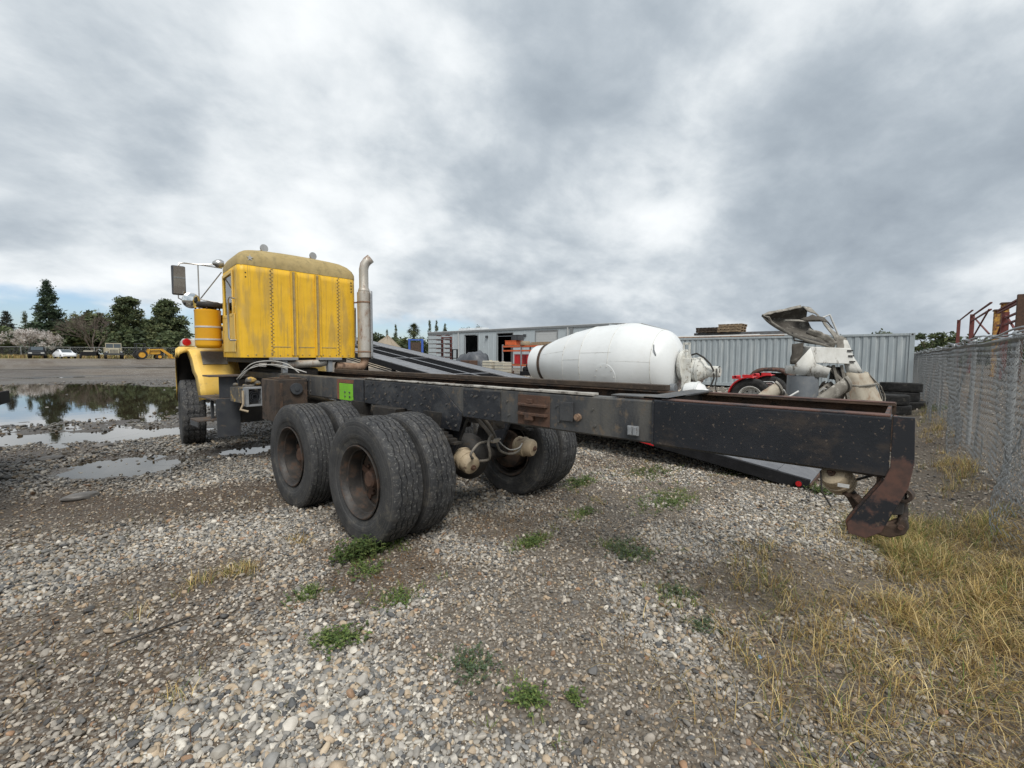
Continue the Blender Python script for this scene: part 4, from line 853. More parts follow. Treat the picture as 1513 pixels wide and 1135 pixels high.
# ================================================================== MIDDLE GROUND
# --- tilted black deck trailer parked beyond the truck
ramp_ = empty('tilt_deck_trailer', 'long grey tilt-deck trailer with black centre well, ramped down beside the truck frame', 'trailer', (4.255, -2.5, .06))
SL = math.atan(.144); LD = 14.2
def dk(nm, mb, m, par=None, bev=.004):
    o = mb.build(nm, M[m], par or ramp_, bev)
    if not par: o.rotation_euler = (SL, 0, 0)
    return o
for s in (-1, 1):
    k = 0; y = .35
    while y < LD:
        y1 = min(y + 2.35, LD); dk('deck_plate', MB().box(s * .65, s * 1.145, y + .003, y1 - .003, .055, .085), 'deck'); y = y1
    dk('side_rail', MB().box(s * 1.147, s * 1.20, 0, LD, -.06, .08), 'deck_black')
    dk('edge_strip', MB().box(s * .622, s * .648, .3, LD, .06, .092), 'deck_edge')
    dk('main_beam', MB().box(s * .40, s * .48, .6, LD, -.20, .018), 'deck_black')
    for z in (-.10, -.15): dk('cable_rail', MB().box(s * 1.15, s * 1.175, 3.5, LD, z - .012, z + .012), 'deck_black')
dk('well_floor', MB().box(-.62, .62, .5, LD, .02, .052), 'well')
dk('centre_rib', MB().box(-.035, .035, .5, LD, .054, .066), 'deck')
for y in (2.2, 4.6, 7.1, 9.6, 12.1):
    for s in (-1, 1): dk('well_slat', MB().box(s * .037, s * .618, y, y + .07, .054, .064), 'deck')
q = MB().prism([(0, -.02), (0, .03), (.348, .088), (.348, .05)], 'x', -1.145, 1.145); dk('approach_lip', q, 'deck')
q = MB().box(-1.2, 1.2, -.02, -.004, -.05, .035); dk('tail_bar', q, 'rust')
for s in (-1, 1):
    ml = dk('marker_light', MB().cyl((s * 1.2005, .10, .01), (s * 1.222, .10, .01), .042, 18), 'deck_black'); q = MB().cyl((s * 1.2222, .10, .01), (s * 1.230, .10, .01), .031, 18); q.build('lens', M['red_lens'], ml)
    for y in (2.9, 1.9): dk('reflector', MB().box(s * 1.2005, s * 1.207, y, y + .22, -.055, .0), 'red_paint')
lg = MB().box(-1.21, -1.1, 8.45, 8.6, -.42, -.2); dk('side_marker_bracket', lg, 'deck_black'); q = MB().box(-1.23, -1.211, 8.46, 8.59, -.36, -.28); dk('side_marker', q, 'orange_lens')
q = MB().box(-1.23, -1.211, 8.3, 8.44, -.36, -.28); dk('side_marker_label', q, 'pipe_pvc')
for s in (-1, 1):
    q = MB().box(s * .42, s * .5, 3.8, 14.0, .62, .82); q.box(s * .42, s * .5, 12.6, 12.75, .05, .62); q.box(s * .43, s * .49, 10.9, 11.05, .82, 1.62); q.build('chassis_beam', M['deck_black'], ramp_, .005)
for y in (8.2, 9.25):
    q = MB().cyl((-.95, y, .42), (.95, y, .42), .05, 12); q.box(-.5, -.42, y - .1, y + .1, .42, .62); q.box(.42, .5, y - .1, y + .1, .42, .62); q.build('axle', M['deck_black'], ramp_)
    for s in (-1, 1):
        q = MB(); q.lathe([(.20, -.1), (.24, -.115), (.36, -.12), (.405, -.09), (.41, -.04), (.41, .04), (.405, .09), (.36, .12), (.24, .115), (.20, .1)], (s * .98, y, .42), (1, 0, 0), 32); q.build('tyre', M['tyre_old'], ramp_)
        q = MB(); q.lathe([(.2, .1), (.21, .08), (.19, .0), (.08, .02), (0, .02)], (s * .98, y, .42), (s, 0, 0), 24); q.build('rim', M['grey_metal'], ramp_)

# --- white mixer drum lying on the ground, axis along Y
drum = empty('mixer_drum', 'big white concrete mixer drum lying on its side behind the truck frame', 'mixer drum', (9.6, 0, 0))
ZC = 1.32
prof = [(.52, 6.74), (.60, 6.72), (.625, 6.66), (.64, 6.26)]
q = MB().lathe(prof, (0, 0, ZC), (0, 1, 0), 64); q.lathe([(.52, 6.74), (.49, 6.6), (.47, 6.3)], (0, 0, ZC), (0, 1, 0), 64); q.build('collar', M['white'], drum)
q = MB().lathe([(.64, 6.17), (.685, 6.18), (.685, 6.25), (.64, 6.26)], (0, 0, ZC), (0, 1, 0), 64, True); q.build('roller_ring', M['rust_dark'], drum)
sh = [(.66, 6.165), (.715, 6.05), (.86, 5.66), (1.06, 4.92), (1.205, 4.20), (1.258, 3.20), (1.262, 3.0), (1.235, 2.80), (1.03, 2.02), (.98, 1.90), (.88, 1.78), (.70, 1.66), (.45, 1.58), (.2, 1.55), (0, 1.55)]
# plated shell: bands of plates with weld seams
bands = [(0, 3), (3, 4), (4, 5), (5, 8), (8, 14)]
for a_, b_ in bands:
    q = MB().lathe([(r - (.003 if i in (0, b_ - a_) and r > .3 else 0), h) for i, (r, h) in enumerate(sh[a_:b_ + 1])], (0, 0, ZC), (0, 1, 0), 64); q.build('shell_band', M['white'], drum, ang=25)
q = MB()
for r, h in (sh[3], sh[4], sh[5], sh[8]): q.lathe([(r - .004, h - .012), (r + .003, h - .004), (r + .003, h + .004), (r - .004, h + .012)], (0, 0, ZC), (0, 1, 0), 64)
def surf(y):
    for (r0_, h0), (r1_, h1) in zip(sh[:-1], sh[1:]):
        if h1 <= y <= h0: return r0_ + (r1_ - r0_) * (h0 - y) / (h0 - h1)
    return 1.2
for y0_, y1_, ang in ((6.05, 4.92, 2.75), (4.92, 4.20, 3.02), (4.20, 3.1, 2.85), (4.20, 3.1, 3.9), (4.92, 4.20, 3.75), (3.1, 2.02, 3.05)):
    pts = []
    for i in range(8):
        y = y0_ + (y1_ - y0_) * i / 7; r = surf(y); pts.append((r * math.cos(ang), y, ZC + r * math.sin(ang)))
    q.tube(pts, .0035, 6)
q.build('weld_seam', M['white_dirty'], drum)
def on(y, ang, e=.0): r = surf(y) + e; return (r * math.cos(ang), y, ZC + r * math.sin(ang))
q = MB(); c0 = (3.30, 3.42)                        # hatch: raised curved plate low on the near side
rows = [[on(c0[0] + .36 * rr * math.cos(a), c0[1] + .30 * rr * math.sin(a), .010) for a in np.linspace(0, 2 * math.pi, 33)[:-1]] for rr in (.02, .5, .9, 1.0)]
q.grid(rows, True); rows = [rows[-1], [on(c0[0] + .36 * math.cos(a), c0[1] + .30 * math.sin(a), -.004) for a in np.linspace(0, 2 * math.pi, 33)[:-1]]]; q.grid(rows, True); ht_ = q.build('hatch', M['white'], drum)
q = MB()
for a in np.linspace(0, 2 * math.pi, 11)[:-1]: q.ball(on(c0[0] + .31 * math.cos(a), c0[1] + .255 * math.sin(a), .016), .016, 6, 4)
q.build('hatch_bolts', M['white_dirty'], ht_)
q = MB().tube([on(1.98, 2.55, .02), on(1.93, 2.72, .05), on(1.88, 2.85, .02)], .016, 8); q.build('lifting_lug', M['grey_metal'], drum)
for y in (2.6, 4.6):
    for s in (-1, 1): q = MB().prism([(s * .25, .0), (s * .95, .0), (s * .90, .12), (s * .55, .12)], 'y', y - .1, y + .1); q.build('timber_chock', M['wood_dark'], drum, .008)
gb = empty('drum_gearbox', 'white drum drive gearbox with motor and ladder bracket at the drum head', 'gearbox', (9.6, 0, 0))
q = MB().lathe([(.42, 1.52), (.46, 1.46), (.46, 1.40), (.2, 1.38)], (0, 0, ZC), (0, 1, 0), 32); q.build('drum_flange', M['white_dirty'], gb)
for s in (-1, 1): q = MB().prism([(s * .36, .04), (s * .28, .04), (s * .22, 1.52), (s * .30, 1.52)], 'y', 1.16, 1.40); q.build('pedestal_leg', M['white_dirty'], gb, .012)
q = MB().box(-.36, .36, 1.14, 1.42, .10, .34); q.box(-.29, .29, 1.16, 1.40, 1.40, 1.54); q.box(-.3, .3, 1.17, 1.39, .74, .86); q.build('pedestal_frame', M['white_dirty'], gb, .012)
q = MB()
for y in (1.26, 1.42): q.beam((-.16, y, 1.54), (-.16, y, 1.96), .05, .04)
q.beam((-.16, 1.26, 1.93), (-.16, 1.42, 1.93), .04, .06); q.beam((-.16, 1.26, 1.72), (-.16, 1.42, 1.72), .03, .03); q.build('ladder_bracket', M['white_dirty'], gb, .006)
q = MB().lathe([(0, .86), (.20, .86), (.26, .90), (.30, .96), (.36, .98), (.36, 1.06), (.32, 1.08), (.32, 1.16), (.25, 1.17)], (0, 0, 1.20), (0, 1, 0), 32); gh = q.build('gear_housing', M['white_dirty'], gb)
q = MB()
for k in range(16): a = k * math.pi / 8; q.cyl((.335 * math.cos(a), .965, 1.20 + .335 * math.sin(a)), (.335 * math.cos(a), .99, 1.20 + .335 * math.sin(a)), .018, 6)
q.build('housing_bolts', M['crust'], gh)
q = MB().lathe([(0, .48), (.12, .48), (.15, .51), (.155, .80), (.19, .82), (.19, .87)], (-.02, 0, 1.17), (0, 1, 0), 24); q.cyl((-.02, .60, 1.17), (-.24, .58, 1.12), .05, 10); q.build('hydraulic_motor', M['white_dirty'], gb)
q = MB(); q.lathe([(0, 1.34), (.14, 1.33), (.25, 1.25), (.29, 1.10), (.29, .95), (.31, .94), (.31, .90), (.27, .89), (.22, .78), (.12, .72), (.10, .66), (0, .65)], (-.36, 0, .60), (0, 1, 0), 28); q.build('round_tank', M['white'], gb)
q = MB().cyl((-.36, .70, .60), (-.36, .50, .56), .09, 14); q.box(-.46, -.2, .44, .70, .38, .50); q.box(-.5, -.2, .72, 1.3, .06, .32); q.build('pump_body', M['white_dirty'], gb, .02)
q = MB().cyl((-.40, 1.52, .66), (-.40, 1.78, .66), .16, 20); q.build('dark_filter_can', M['grey_drum'], gb, .01)
P = [(-.16, 1.2, 1.62), (-.2, 1.05, 1.66), (-.22, .85, 1.55), (-.22, .68, 1.38), (-.2, .60, 1.22), (-.26, .56, 1.0), (-.30, .62, .8)]
q = MB().tube(P, .024, 8); q.build('hydraulic_hose', M['grime'], gb)
q = MB().tube([(-.2, .52, 1.25), (-.3, .48, 1.05), (-.34, .5, .8), (-.3, .46, .6)], .015, 8); q.tube([(-.1, .5, 1.3), (-.2, .44, 1.32), (-.26, .42, 1.15)], .012, 6); q.build('hydraulic_hose', M['grime'], gb)

# --- wrecked charge hopper and chutes (local axes: a = to the viewer's right, b = away)
M['scoop'] = wm('dark_scoop_steel', (.075, .067, .056), (.115, .104, .088), 3, (.20, .19, .165), .60, .06, 7, .8, 0, .3, 24, c4=(.045, .039, .033), thr4=.56, s4=2.5)
HX = (7.69, -1.86); HA = math.atan2(-.746, .666)
hop = empty('mixer_hopper', 'wrecked concrete-crusted mixer hopper with torn scoop top and white folded chute box', 'mixer hopper', (HX[0], HX[1], 0), HA)
def jag(p, s=.012): return tuple(c_ + random.uniform(-s, s) for c_ in p)
def sheet(nm, m, rows, th=.012, par=None, sub=3, j=.010):
    R2 = []
    rows = [[Vector(p) for p in r] for r in rows]
    for i in range(len(rows)):
        R2.append(rows[i])
    q = MB(); dense = []
    for i in range((len(R2) - 1) * sub + 1):
        u = i / sub; i0 = min(int(u), len(R2) - 2); fu = u - i0; row = []
        for k in range((len(R2[0]) - 1) * sub + 1):
            w_ = k / sub; k0 = min(int(w_), len(R2[0]) - 2); fw_ = w_ - k0
            p = (R2[i0][k0] * (1 - fw_) + R2[i0][k0 + 1] * fw_) * (1 - fu) + (R2[i0 + 1][k0] * (1 - fw_) + R2[i0 + 1][k0 + 1] * fw_) * fu
            row.append(jag(p, j))
        dense.append(row)
    q.grid(dense); return q.build(nm, M[m], par or hop, solid=th, ang=50)
sheet('scoop', 'scoop', [[(-1.02, .10, 2.41), (-.80, .25, 2.475), (-.45, .35, 2.545), (-.10, .35, 2.62), (.0, .25, 2.60)],
                         [(-1.00, .14, 2.385), (-.77, .40, 2.37), (-.43, .55, 2.39), (-.10, .52, 2.42), (.05, .36, 2.40)],
                         [(-.97, .12, 2.35), (-.71, .36, 2.25), (-.40, .50, 2.22), (-.07, .46, 2.21), (.10, .28, 2.18)],
                         [(-.93, .08, 2.31), (-.65, .16, 2.13), (-.38, .20, 2.06), (-.03, .16, 2.0), (.18, .06, 1.95)],
                         [(-.88, .05, 2.26), (-.58, -.08, 2.02), (-.36, -.2, 1.90), (.02, -.22, 1.80), (.28, -.2, 1.72)]], .012, None, 2, .004)
sheet('scoop_edge', 'crust', [[(-1.03, .08, 2.42), (-.98, -.03, 2.35), (-.88, .03, 2.24), (-.58, -.10, 2.0), (-.36, -.22, 1.885), (.02, -.24, 1.785), (.28, -.22, 1.70)], [(-1.02, .06, 2.40), (-.95, -.05, 2.37), (-.85, .01, 2.275), (-.56, -.12, 2.045), (-.35, -.24, 1.93), (.02, -.26, 1.825), (.28, -.24, 1.74)]], .018, None, 2, .003)
sheet('scoop_fold', 'crust', [[(-.72, -.17, 2.30), (-.40, -.36, 2.285), (-.08, -.31, 2.30)], [(-.74, -.20, 2.27), (-.40, -.40, 2.25), (-.06, -.34, 2.26)]], .012, None, 2, .003)
sheet('scoop_lip', 'crust', [[(-1.03, .09, 2.42), (-.80, .24, 2.495), (-.45, .34, 2.56), (-.10, .34, 2.64)], [(-1.02, .06, 2.385), (-.80, .21, 2.45), (-.45, .31, 2.52), (-.10, .31, 2.59)]], .02)
sheet('scoop_wing', 'crust', [[(-.08, .30, 2.63), (.06, .25, 2.58), (.22, .15, 2.36), (.36, .05, 2.14), (.56, -.05, 1.92)], [(-.10, .10, 2.50), (.02, .05, 2.45), (.12, -.02, 2.28), (.25, -.08, 2.06), (.36, -.12, 1.84)]], .016)
sheet('torn_flap', 'crust_dark', [[(-.52, -.30, 2.30), (-.3, -.34, 2.38), (-.05, -.30, 2.34), (.12, -.22, 2.22)], [(-.42, -.40, 2.26), (-.2, -.42, 2.28), (0, -.38, 2.22), (.16, -.28, 2.12)]], .014)
sheet('torn_flap', 'crust', [[(-.40, -.42, 2.12), (-.2, -.46, 2.05), (.02, -.44, 1.96), (.2, -.36, 1.86)], [(-.42, -.36, 2.02), (-.2, -.40, 1.94), (.0, -.38, 1.84), (.16, -.3, 1.76)]], .014)
sheet('throat', 'crust', [[(.22, -.28, 2.0), (.36, -.24, 1.98), (.52, -.16, 1.93)], [(.22, -.30, 1.80), (.38, -.26, 1.76), (.56, -.16, 1.72)], [(.28, -.26, 1.60), (.44, -.22, 1.56), (.62, -.12, 1.56)]], .014)
# white folded chute box
q = MB().add([(-.36, -.42, 1.77), (.44, -.40, 1.745), (.52, -.40, 1.44), (-.26, -.46, 1.46), (-.36, .0, 1.80), (.42, .0, 1.76), (.5, .0, 1.46), (-.28, .0, 1.46)], [(0, 1, 2, 3), (4, 7, 6, 5), (0, 4, 5, 1), (3, 2, 6, 7), (0, 3, 7, 4), (1, 5, 6, 2)]); bx_ = q.build('chute_box', M['crust_white'], hop, .012)
q = MB()
for z in (1.70, 1.60, 1.49): q.box(.36 + (1.7 - z) * .25, .46 + (1.7 - z) * .25, -.425, -.399, z - .012, z + .012)
q.build('hinge_slots', M['grime'], bx_)
q = MB().add([(-.58, -.30, 1.40), (-.36, -.43, 1.755), (-.27, -.47, 1.45), (.06, -.40, 1.36), (.03, -.34, 1.17), (-.22, -.42, 1.19), (-.58, -.26, 1.24), (-.5, .1, 1.4), (-.5, .1, 1.24), (.0, .1, 1.3)], [(0, 1, 2), (0, 2, 5, 6), (2, 3, 4, 5), (7, 0, 6, 8), (3, 9, 4)]); q.build('folded_panel', M['crust_white'], hop, solid=.02)
sheet('side_flange', 'crust_dark', [[(-.50, -.1, 1.82), (-.38, -.25, 1.84)], [(-.56, -.18, 1.62), (-.44, -.32, 1.62)], [(-.60, -.2, 1.44), (-.54, -.3, 1.42)]], .02)
q = MB().lathe([(.27, .0), (.27, 1.2), (.24, 1.2), (.24, .02), (0, .02)], (-.30, -.15, .0), (0, 0, 1), 28); q.build('grey_barrel', M['grey_drum'], hop)
# white leaning column and flared foot
sheet('leaning_column', 'crust_white', [[(.34, -.20, 1.92), (.46, -.24, 1.90), (.60, -.12, 1.80)], [(.38, -.24, 1.66), (.54, -.28, 1.62), (.70, -.15, 1.54)], [(.46, -.28, 1.28), (.66, -.34, 1.26), (.86, -.18, 1.28)]], .02)
sheet('flared_chute', 'crust_tan', [[(.44, -.26, 1.28), (.52, -.38, 1.27), (.66, -.42, 1.27), (.80, -.36, 1.28), (.87, -.2, 1.29)], [(.44, -.30, 1.0), (.55, -.46, .98), (.74, -.52, .98), (.90, -.45, .99), (.98, -.25, 1.0)], [(.46, -.34, .70), (.60, -.54, .68), (.82, -.60, .68), (1.02, -.52, .69), (1.13, -.3, .70)], [(.48, -.38, .36), (.66, -.60, .34), (.90, -.66, .33), (1.20, -.58, .34), (1.36, -.34, .34)], [(.50, -.40, .03), (.7, -.64, .02), (.98, -.70, .02), (1.36, -.62, .02), (1.56, -.36, .03)]], .018)
q = MB().tube([(.46, -.36, 1.04), (.58, -.48, 1.02), (.74, -.54, 1.05), (.92, -.46, 1.07), (1.0, -.26, 1.06)], .018, 6); q.tube([(.44, -.3, 1.0), (.47, -.32, .7), (.50, -.36, .34)], .022, 6); q.build('chute_hoop', M['crust'], hop)
for e in (0, .07, .14): sheet('torn_rib', 'crust', [[(.86 + e * .4, -.22, 1.27), (.90 + e * .4, -.16, 1.25)], [(1.08 + e, -.20, 1.06 - e * .4), (1.12 + e, -.14, 1.05 - e * .4)], [(1.18 + e * .9, -.22, .78), (1.22 + e * .9, -.16, .78)], [(1.16 + e * .6, -.25, .52), (1.2 + e * .6, -.2, .52)]], .014)
q = MB().tube([(.10, .1, 2.33), (.30, .1, 2.41), (.355, .1, 2.43)], .014, 8); q.tube([(.35, .1, 2.43), (.42, .05, 2.2), (.53, -.02, 1.85)], .017, 8); q.build('bent_handrail', M['pipe_pvc'], hop)
q = MB().tube([(-.52, -.1, 2.05), (-.50, -.15, 1.90), (-.3, -.2, 1.86), (.2, -.2, 1.79)], .018, 8); q.build('under_brace', M['grime'], hop)
q = MB()
for p_, q_ in (((.18, -.3, 1.42), (.30, -.35, .9)), ((.34, -.3, 1.42), (.46, -.38, .75)), ((.30, -.35, .9), (.08, -.3, .02)), ((.46, -.3, 1.0), (.4, .1, .02)), ((-.1, .15, 1.5), (-.05, .2, .02)), ((.1, -.25, 1.4), (.42, -.33, 1.05))): q.beam(p_, q_, .06, .05)
q.build('support_leg', M['crust'], hop, .006)
q = MB()
for k in range(26):
    c_ = (random.uniform(-.1, .42), random.uniform(-.45, -.1), random.uniform(.45, 1.0)); q.beam(c_, (c_[0] + random.uniform(-.25, .25), c_[1] + random.uniform(-.1, .1), c_[2] + random.uniform(-.2, .2)), random.uniform(.015, .05), random.uniform(.01, .03))
q.beam((-.3, -.3, .56), (.45, -.4, .66), .05, .04); tag(q._build('tangled_linkage', M['crust_dark'], hop), kind='stuff')
sheet('dark_scoop_liner', 'grime', [[(.20, -.2, 1.4), (.34, -.25, 1.38), (.44, -.2, 1.3)], [(.16, -.25, 1.15), (.32, -.32, 1.1), (.44, -.25, 1.05)]], .012)
for k in range(14):
    cx, cz, an = random.uniform(-.75, .5), random.uniform(.35, 1.02), random.uniform(0, 3.14); L = random.uniform(.18, .42); w_ = random.uniform(.05, .14); d = Vector((math.cos(an), random.uniform(-.3, .3), math.sin(an))) * L / 2; e = Vector((-math.sin(an), random.uniform(-.4, .4), math.cos(an))) * w_ / 2; c_ = Vector((cx, random.uniform(-.5, .0), cz))
    sheet('bent_plate', random.choice(['crust', 'crust_white', 'crust_dark', 'crust_tan']), [[c_ - d - e, c_ - d + e], [c_ + Vector((0, .06, 0)) - e, c_ + Vector((0, .06, 0)) + e], [c_ + d - e, c_ + d + e]], .012)
for k in range(7):
    a_ = Vector((random.uniform(-.7, .5), random.uniform(-.55, -.1), random.uniform(.5, 1.05))); MB().tube([a_, a_ + Vector((random.uniform(-.25, .25), 0, random.uniform(-.25, .1))), a_ + Vector((random.uniform(-.4, .4), .1, random.uniform(-.4, -.1)))], random.uniform(.012, .022), 6).build('bent_pipe', M[random.choice(['crust', 'pipe_pvc', 'grime'])], hop)
def trough(nm, label, cat, p, q_, r, m, loc, rz, arc=(-.25, 3.4)):
    o = empty(nm, label, cat, loc, rz); p, q_ = Vector(p), Vector(q_); d = (q_ - p).normalized(); s_ = d.cross(Vector((0, 0, 1))).normalized(); u_ = s_.cross(d); rows = []
    for i in range(9):
        c_ = p + (q_ - p) * i / 8; rows.append([jag(c_ + s_ * (r * math.cos(a)) - u_ * (r * math.sin(a)), .006) for a in np.linspace(arc[0], arc[1], 11)])
    MB().grid(rows).build('trough', M[m], o, solid=.012, ang=60)
    for f in (.04, .96):
        c_ = p + (q_ - p) * f; rows = []
        for e, rr in ((-.02, r), (-.02, r + .035), (.02, r + .035), (.02, r)): rows.append([c_ + d * e + s_ * (rr * math.cos(a)) - u_ * (rr * math.sin(a)) for a in np.linspace(arc[0], arc[1], 11)])
        MB().grid(rows).build('end_flange', M['crust'], o)
    return o
trough('discharge_chute', 'long muddy half-round discharge chute slanting down left of the hopper', 'chute', (.24, -.42, 1.14), (-1.02, -.60, .33), .23, 'crust', (HX[0], HX[1], 0), HA, (.2, 3.6))
trough('discharge_chute', 'short tan chute end propped in front of the red-fendered wheels', 'chute', (-1.42, -.2, .60), (-.80, -.1, .98), .16, 'crust_tan', (HX[0], HX[1], 0), HA, (-.9, 2.4))

# --- booster axle: two wheels with red fender bands
ba = empty('booster_axle', 'red booster axle with two black tyres and white rims by the hopper', 'axle', (10.1, -.17, 0))
bt = tyre_mesh('tyre', .50, .27, .285, 'rib', 96, ('tyre_old', 'tyre_old'))
for k, x in enumerate((0, 2.05)):
    o = rim_obj('wheel', ba, .06, 'rim_white', .296); o.location = (x, 0, .50); o.rotation_euler = (0, 0, math.pi if k == 0 else 0)
    link('tyre', bt, None, o, flat=True); hub_obj(o, .06, .09, 'rim_white', 8)
    rows = [[(x + dx, math.cos(a) * (.545 + e), .50 + math.sin(a) * (.545 + e)) for a in np.linspace(.15 if k == 0 else .6, 1.75, 14)] for dx, e in ((-.19, -.03), (-.18, .0), (.18, .0), (.19, -.03))]
    MB().grid(rows).build('fender_band', M['red_paint'], ba, solid=.014)
    q = MB().box(x - .2, x - .06, .26, .44, .98, 1.06); q.box(x - .16, x - .10, -.05, .2, 1.03, 1.10); q.cyl((x - .2, .36, 1.04), (x + .2, .36, 1.04), .035, 10); q.build('fender_clamp', M['red_paint'], ba, .006)
MB().cyl((.1, 0, .5), (1.95, 0, .5), .075, 16).build('axle_beam', M['red_paint'], ba)
q = MB().beam((.5, -.05, .4), (.5, 1.0, .3), .1, .12); q.beam((1.5, -.05, .4), (1.5, 1.0, .3), .1, .12); q.box(.4, 1.6, .95, 1.05, .08, .36); q.build('tow_arm', M['red_paint'], ba, .006)
q = MB().tube([(.3, -.1, .9), (.2, -.45, .92), (.25, -.72, .7), (.5, -.8, .4)], .016, 8); q.build('grey_hose', M['pipe_pvc'], ba)
# rusty loose fender beyond it
rf = empty('loose_fender', 'rusty black arched wheel fender standing against the container', 'fender', (15.05, .42, 0))
rows = [[(x, 1.0 * math.copysign(abs(math.cos(a)) ** .7, math.cos(a)) * .78, .32 + math.sin(a) ** .75 * .87 if math.sin(a) > 0 else .32) for a in np.linspace(.0, math.pi, 15)] for x in (0, .62)]
MB().grid(rows).build('fender_shell', M['rust_dark'], rf, solid=.03)
rows = [[(-.012, .78 * math.copysign(abs(math.cos(a)) ** .7, math.cos(a)) * f, .32 + (max(0, math.sin(a)) ** .75 * .87) * f) for a in np.linspace(0, math.pi, 15)] for f in (1.01, .86)]
MB().grid(rows).build('fender_rim', M['red_brown'], rf, solid=.02)
q = MB().box(.02, .6, -.78, -.72, 0, .32); q.box(.02, .6, .72, .78, 0, .32); q.build('fender_foot', M['rust_dark'], rf)
MB().box(.56, .60, -.7, .7, .2, 1.0).build('fender_inner', M['grime'], rf)

# --- tyre stacks by the fence
ts = tyre_mesh('tyre_stack_mesh', .50, .27, .28, 'rib', 96, ('tyre_old', 'tyre_old'))
def loose_tyre(x, y, z, label, tilt=(0, 0), sc=1):
    e = link('tyre', ts, None, flat=True); e.location = (x, y, z); e.rotation_euler = (tilt[0], math.pi / 2 + tilt[1], random.uniform(0, 6)); e.scale = (1, sc, sc); tag(e, label, 'tyre', 'old tyres stacked by the fence')
g0 = float(gheight(13.2, -3)); g1 = float(gheight(14.8, -3.2))
loose_tyre(13.2, -2.90, g0 + .13, 'flat-lying black tyre at the bottom of the nearer tyre stack')
loose_tyre(13.16, -2.84, g0 + .405, 'black tyre on top of the nearer two-tyre stack', (.02, .03), 1.03)
loose_tyre(14.9, -3.28, g1 + .13, 'bottom tyre of the farther three-tyre stack, touching the fence side')
loose_tyre(14.95, -3.10, g1 + .395, 'middle tyre of the farther three-tyre stack', (.02, -.02), .95)
loose_tyre(14.98, -3.12, g1 + .665, 'topmost tyre of the farther three-tyre stack', (-.03, -.05), 1.02)

# --- shipping container
ct = empty('shipping_container', 'long pale grey corrugated shipping container closing off the yard', 'container', (21.1, -3.40, .12))
L_, H_, W_ = 12.19, 2.46, 2.44
def corr(y0, y1, x, d):
    ps = []; y = y0; p = .139
    while y < y1 - .01:
        for dy, dx in ((0, 0), (.072, 0), (.108, d), (.18, d), (.216, 0)):
            if y + dy <= y1: ps.append((x + dx, y + dy))
        y += .278
    ps.append((x, y1)); return ps
ps = corr(.17, L_ - .17, .03, .036); q = MB().grid([[(x, y, .16) for x, y in ps], [(x, y, H_ - .10) for x, y in ps]]); q.build('side_panel', M['container'], ct, flat=True)
for y in (0, L_ - .16):
    for x in (0, W_ - .16):
        q = MB().box(x, x + .16, y, y + .16, .0, H_); cp = q.build('corner_post', M['container'], ct, .006)
        for z in (0, H_ - .118):
            q = MB().box(x - .006, x + .166, y - .006, y + .166, z - .003, z + .12); cc = q.build('corner_casting', M['container'], cp, .006)
            MB().cyl((x - .0065, y + .08, z + .06), (x - .0085, y + .08, z + .06), .035, 12).build('casting_hole', M['grime'], cc)
MB().box(.004, .06, .165, L_ - .165, 0, .16).build('bottom_rail', M['container'], ct, .005); MB().box(.004, .07, .165, L_ - .165, H_ - .10, H_ - .006).build('top_rail', M['container'], ct, .005)
MB().box(W_ - .05, W_ - .01, .165, L_ - .165, .02, H_ - .01).build('far_panel', M['container'], ct)
MB().box(.165, W_ - .165, .02, .06, .02, H_ - .01).build('end_panel', M['container'], ct); MB().box(.165, W_ - .165, L_ - .06, L_ - .02, .02, H_ - .01).build('end_panel', M['container'], ct)
MB().box(.075, W_ - .07, .17, L_ - .17, H_ - .06, H_ - .02).build('roof_panel', M['container'], ct); MB().box(.075, W_ - .07, .17, L_ - .17, .05, .1).build('floor_panel', M['dark_in'], ct)
MB().prism([(2.20, 1.55), (2.235, 1.52), (2.235, 1.86), (2.215, 2.0), (2.185, 1.9), (2.19, 1.7)], 'x', .022, .027).build('rust_scar', M['rust_dark'], ct)
for y in (.4, L_ - .7): MB().box(.1, W_ - .1, y, y + .25, -.13, -.004).build('timber_sleeper', M['wood_dark'], ct)
tz = .12 + H_
for k, (x, y0_, y1_, r, z, m, lab) in enumerate(((21.3, 1.2, 8.6, .035, .02, 'rust_pipe', 'rust-brown pipe lying along the container roof edge'), (21.45, 1.0, 6.4, .045, .05, 'pipe_pvc', 'white plastic pipe second from the container roof edge'), (21.62, 2.3, 7.4, .06, .07, 'pipe_pvc', 'thick pale pipe third from the container roof edge'))):
    o = MB().tube([(x, y0_, tz + z + .01), (x + .05, (y0_ + y1_) / 2, tz + z + .01), (x, y1_, tz + z + .01)], r, 12).build('roof_pipe', M[m]); tag(o, lab, 'pipe', 'pipes on the container roof')
bs = empty('steel_bundle', 'dark bundle of long steel sections on the container roof', 'steel bundle', (21.95, .9, tz))
for k in range(5):
    for j in range(2): MB().prism([(-.14 + k * .16, .0), (-.14 + k * .16 + .14, .0), (-.14 + k * .16 + .14, .14), (-.14 + k * .16, .14)], 'y', random.uniform(0, .3), 5.0 - random.uniform(0, .3)).build('steel_section', M['steel_len'], bs) if j == 0 else None
for k in range(4): MB().prism([(-.08 + k * .17, .145), (.06 + k * .17, .145), (.06 + k * .17, .28), (-.08 + k * .17, .28)], 'y', random.uniform(.1, .5), 4.7).build('steel_section', M['steel_len'], bs)
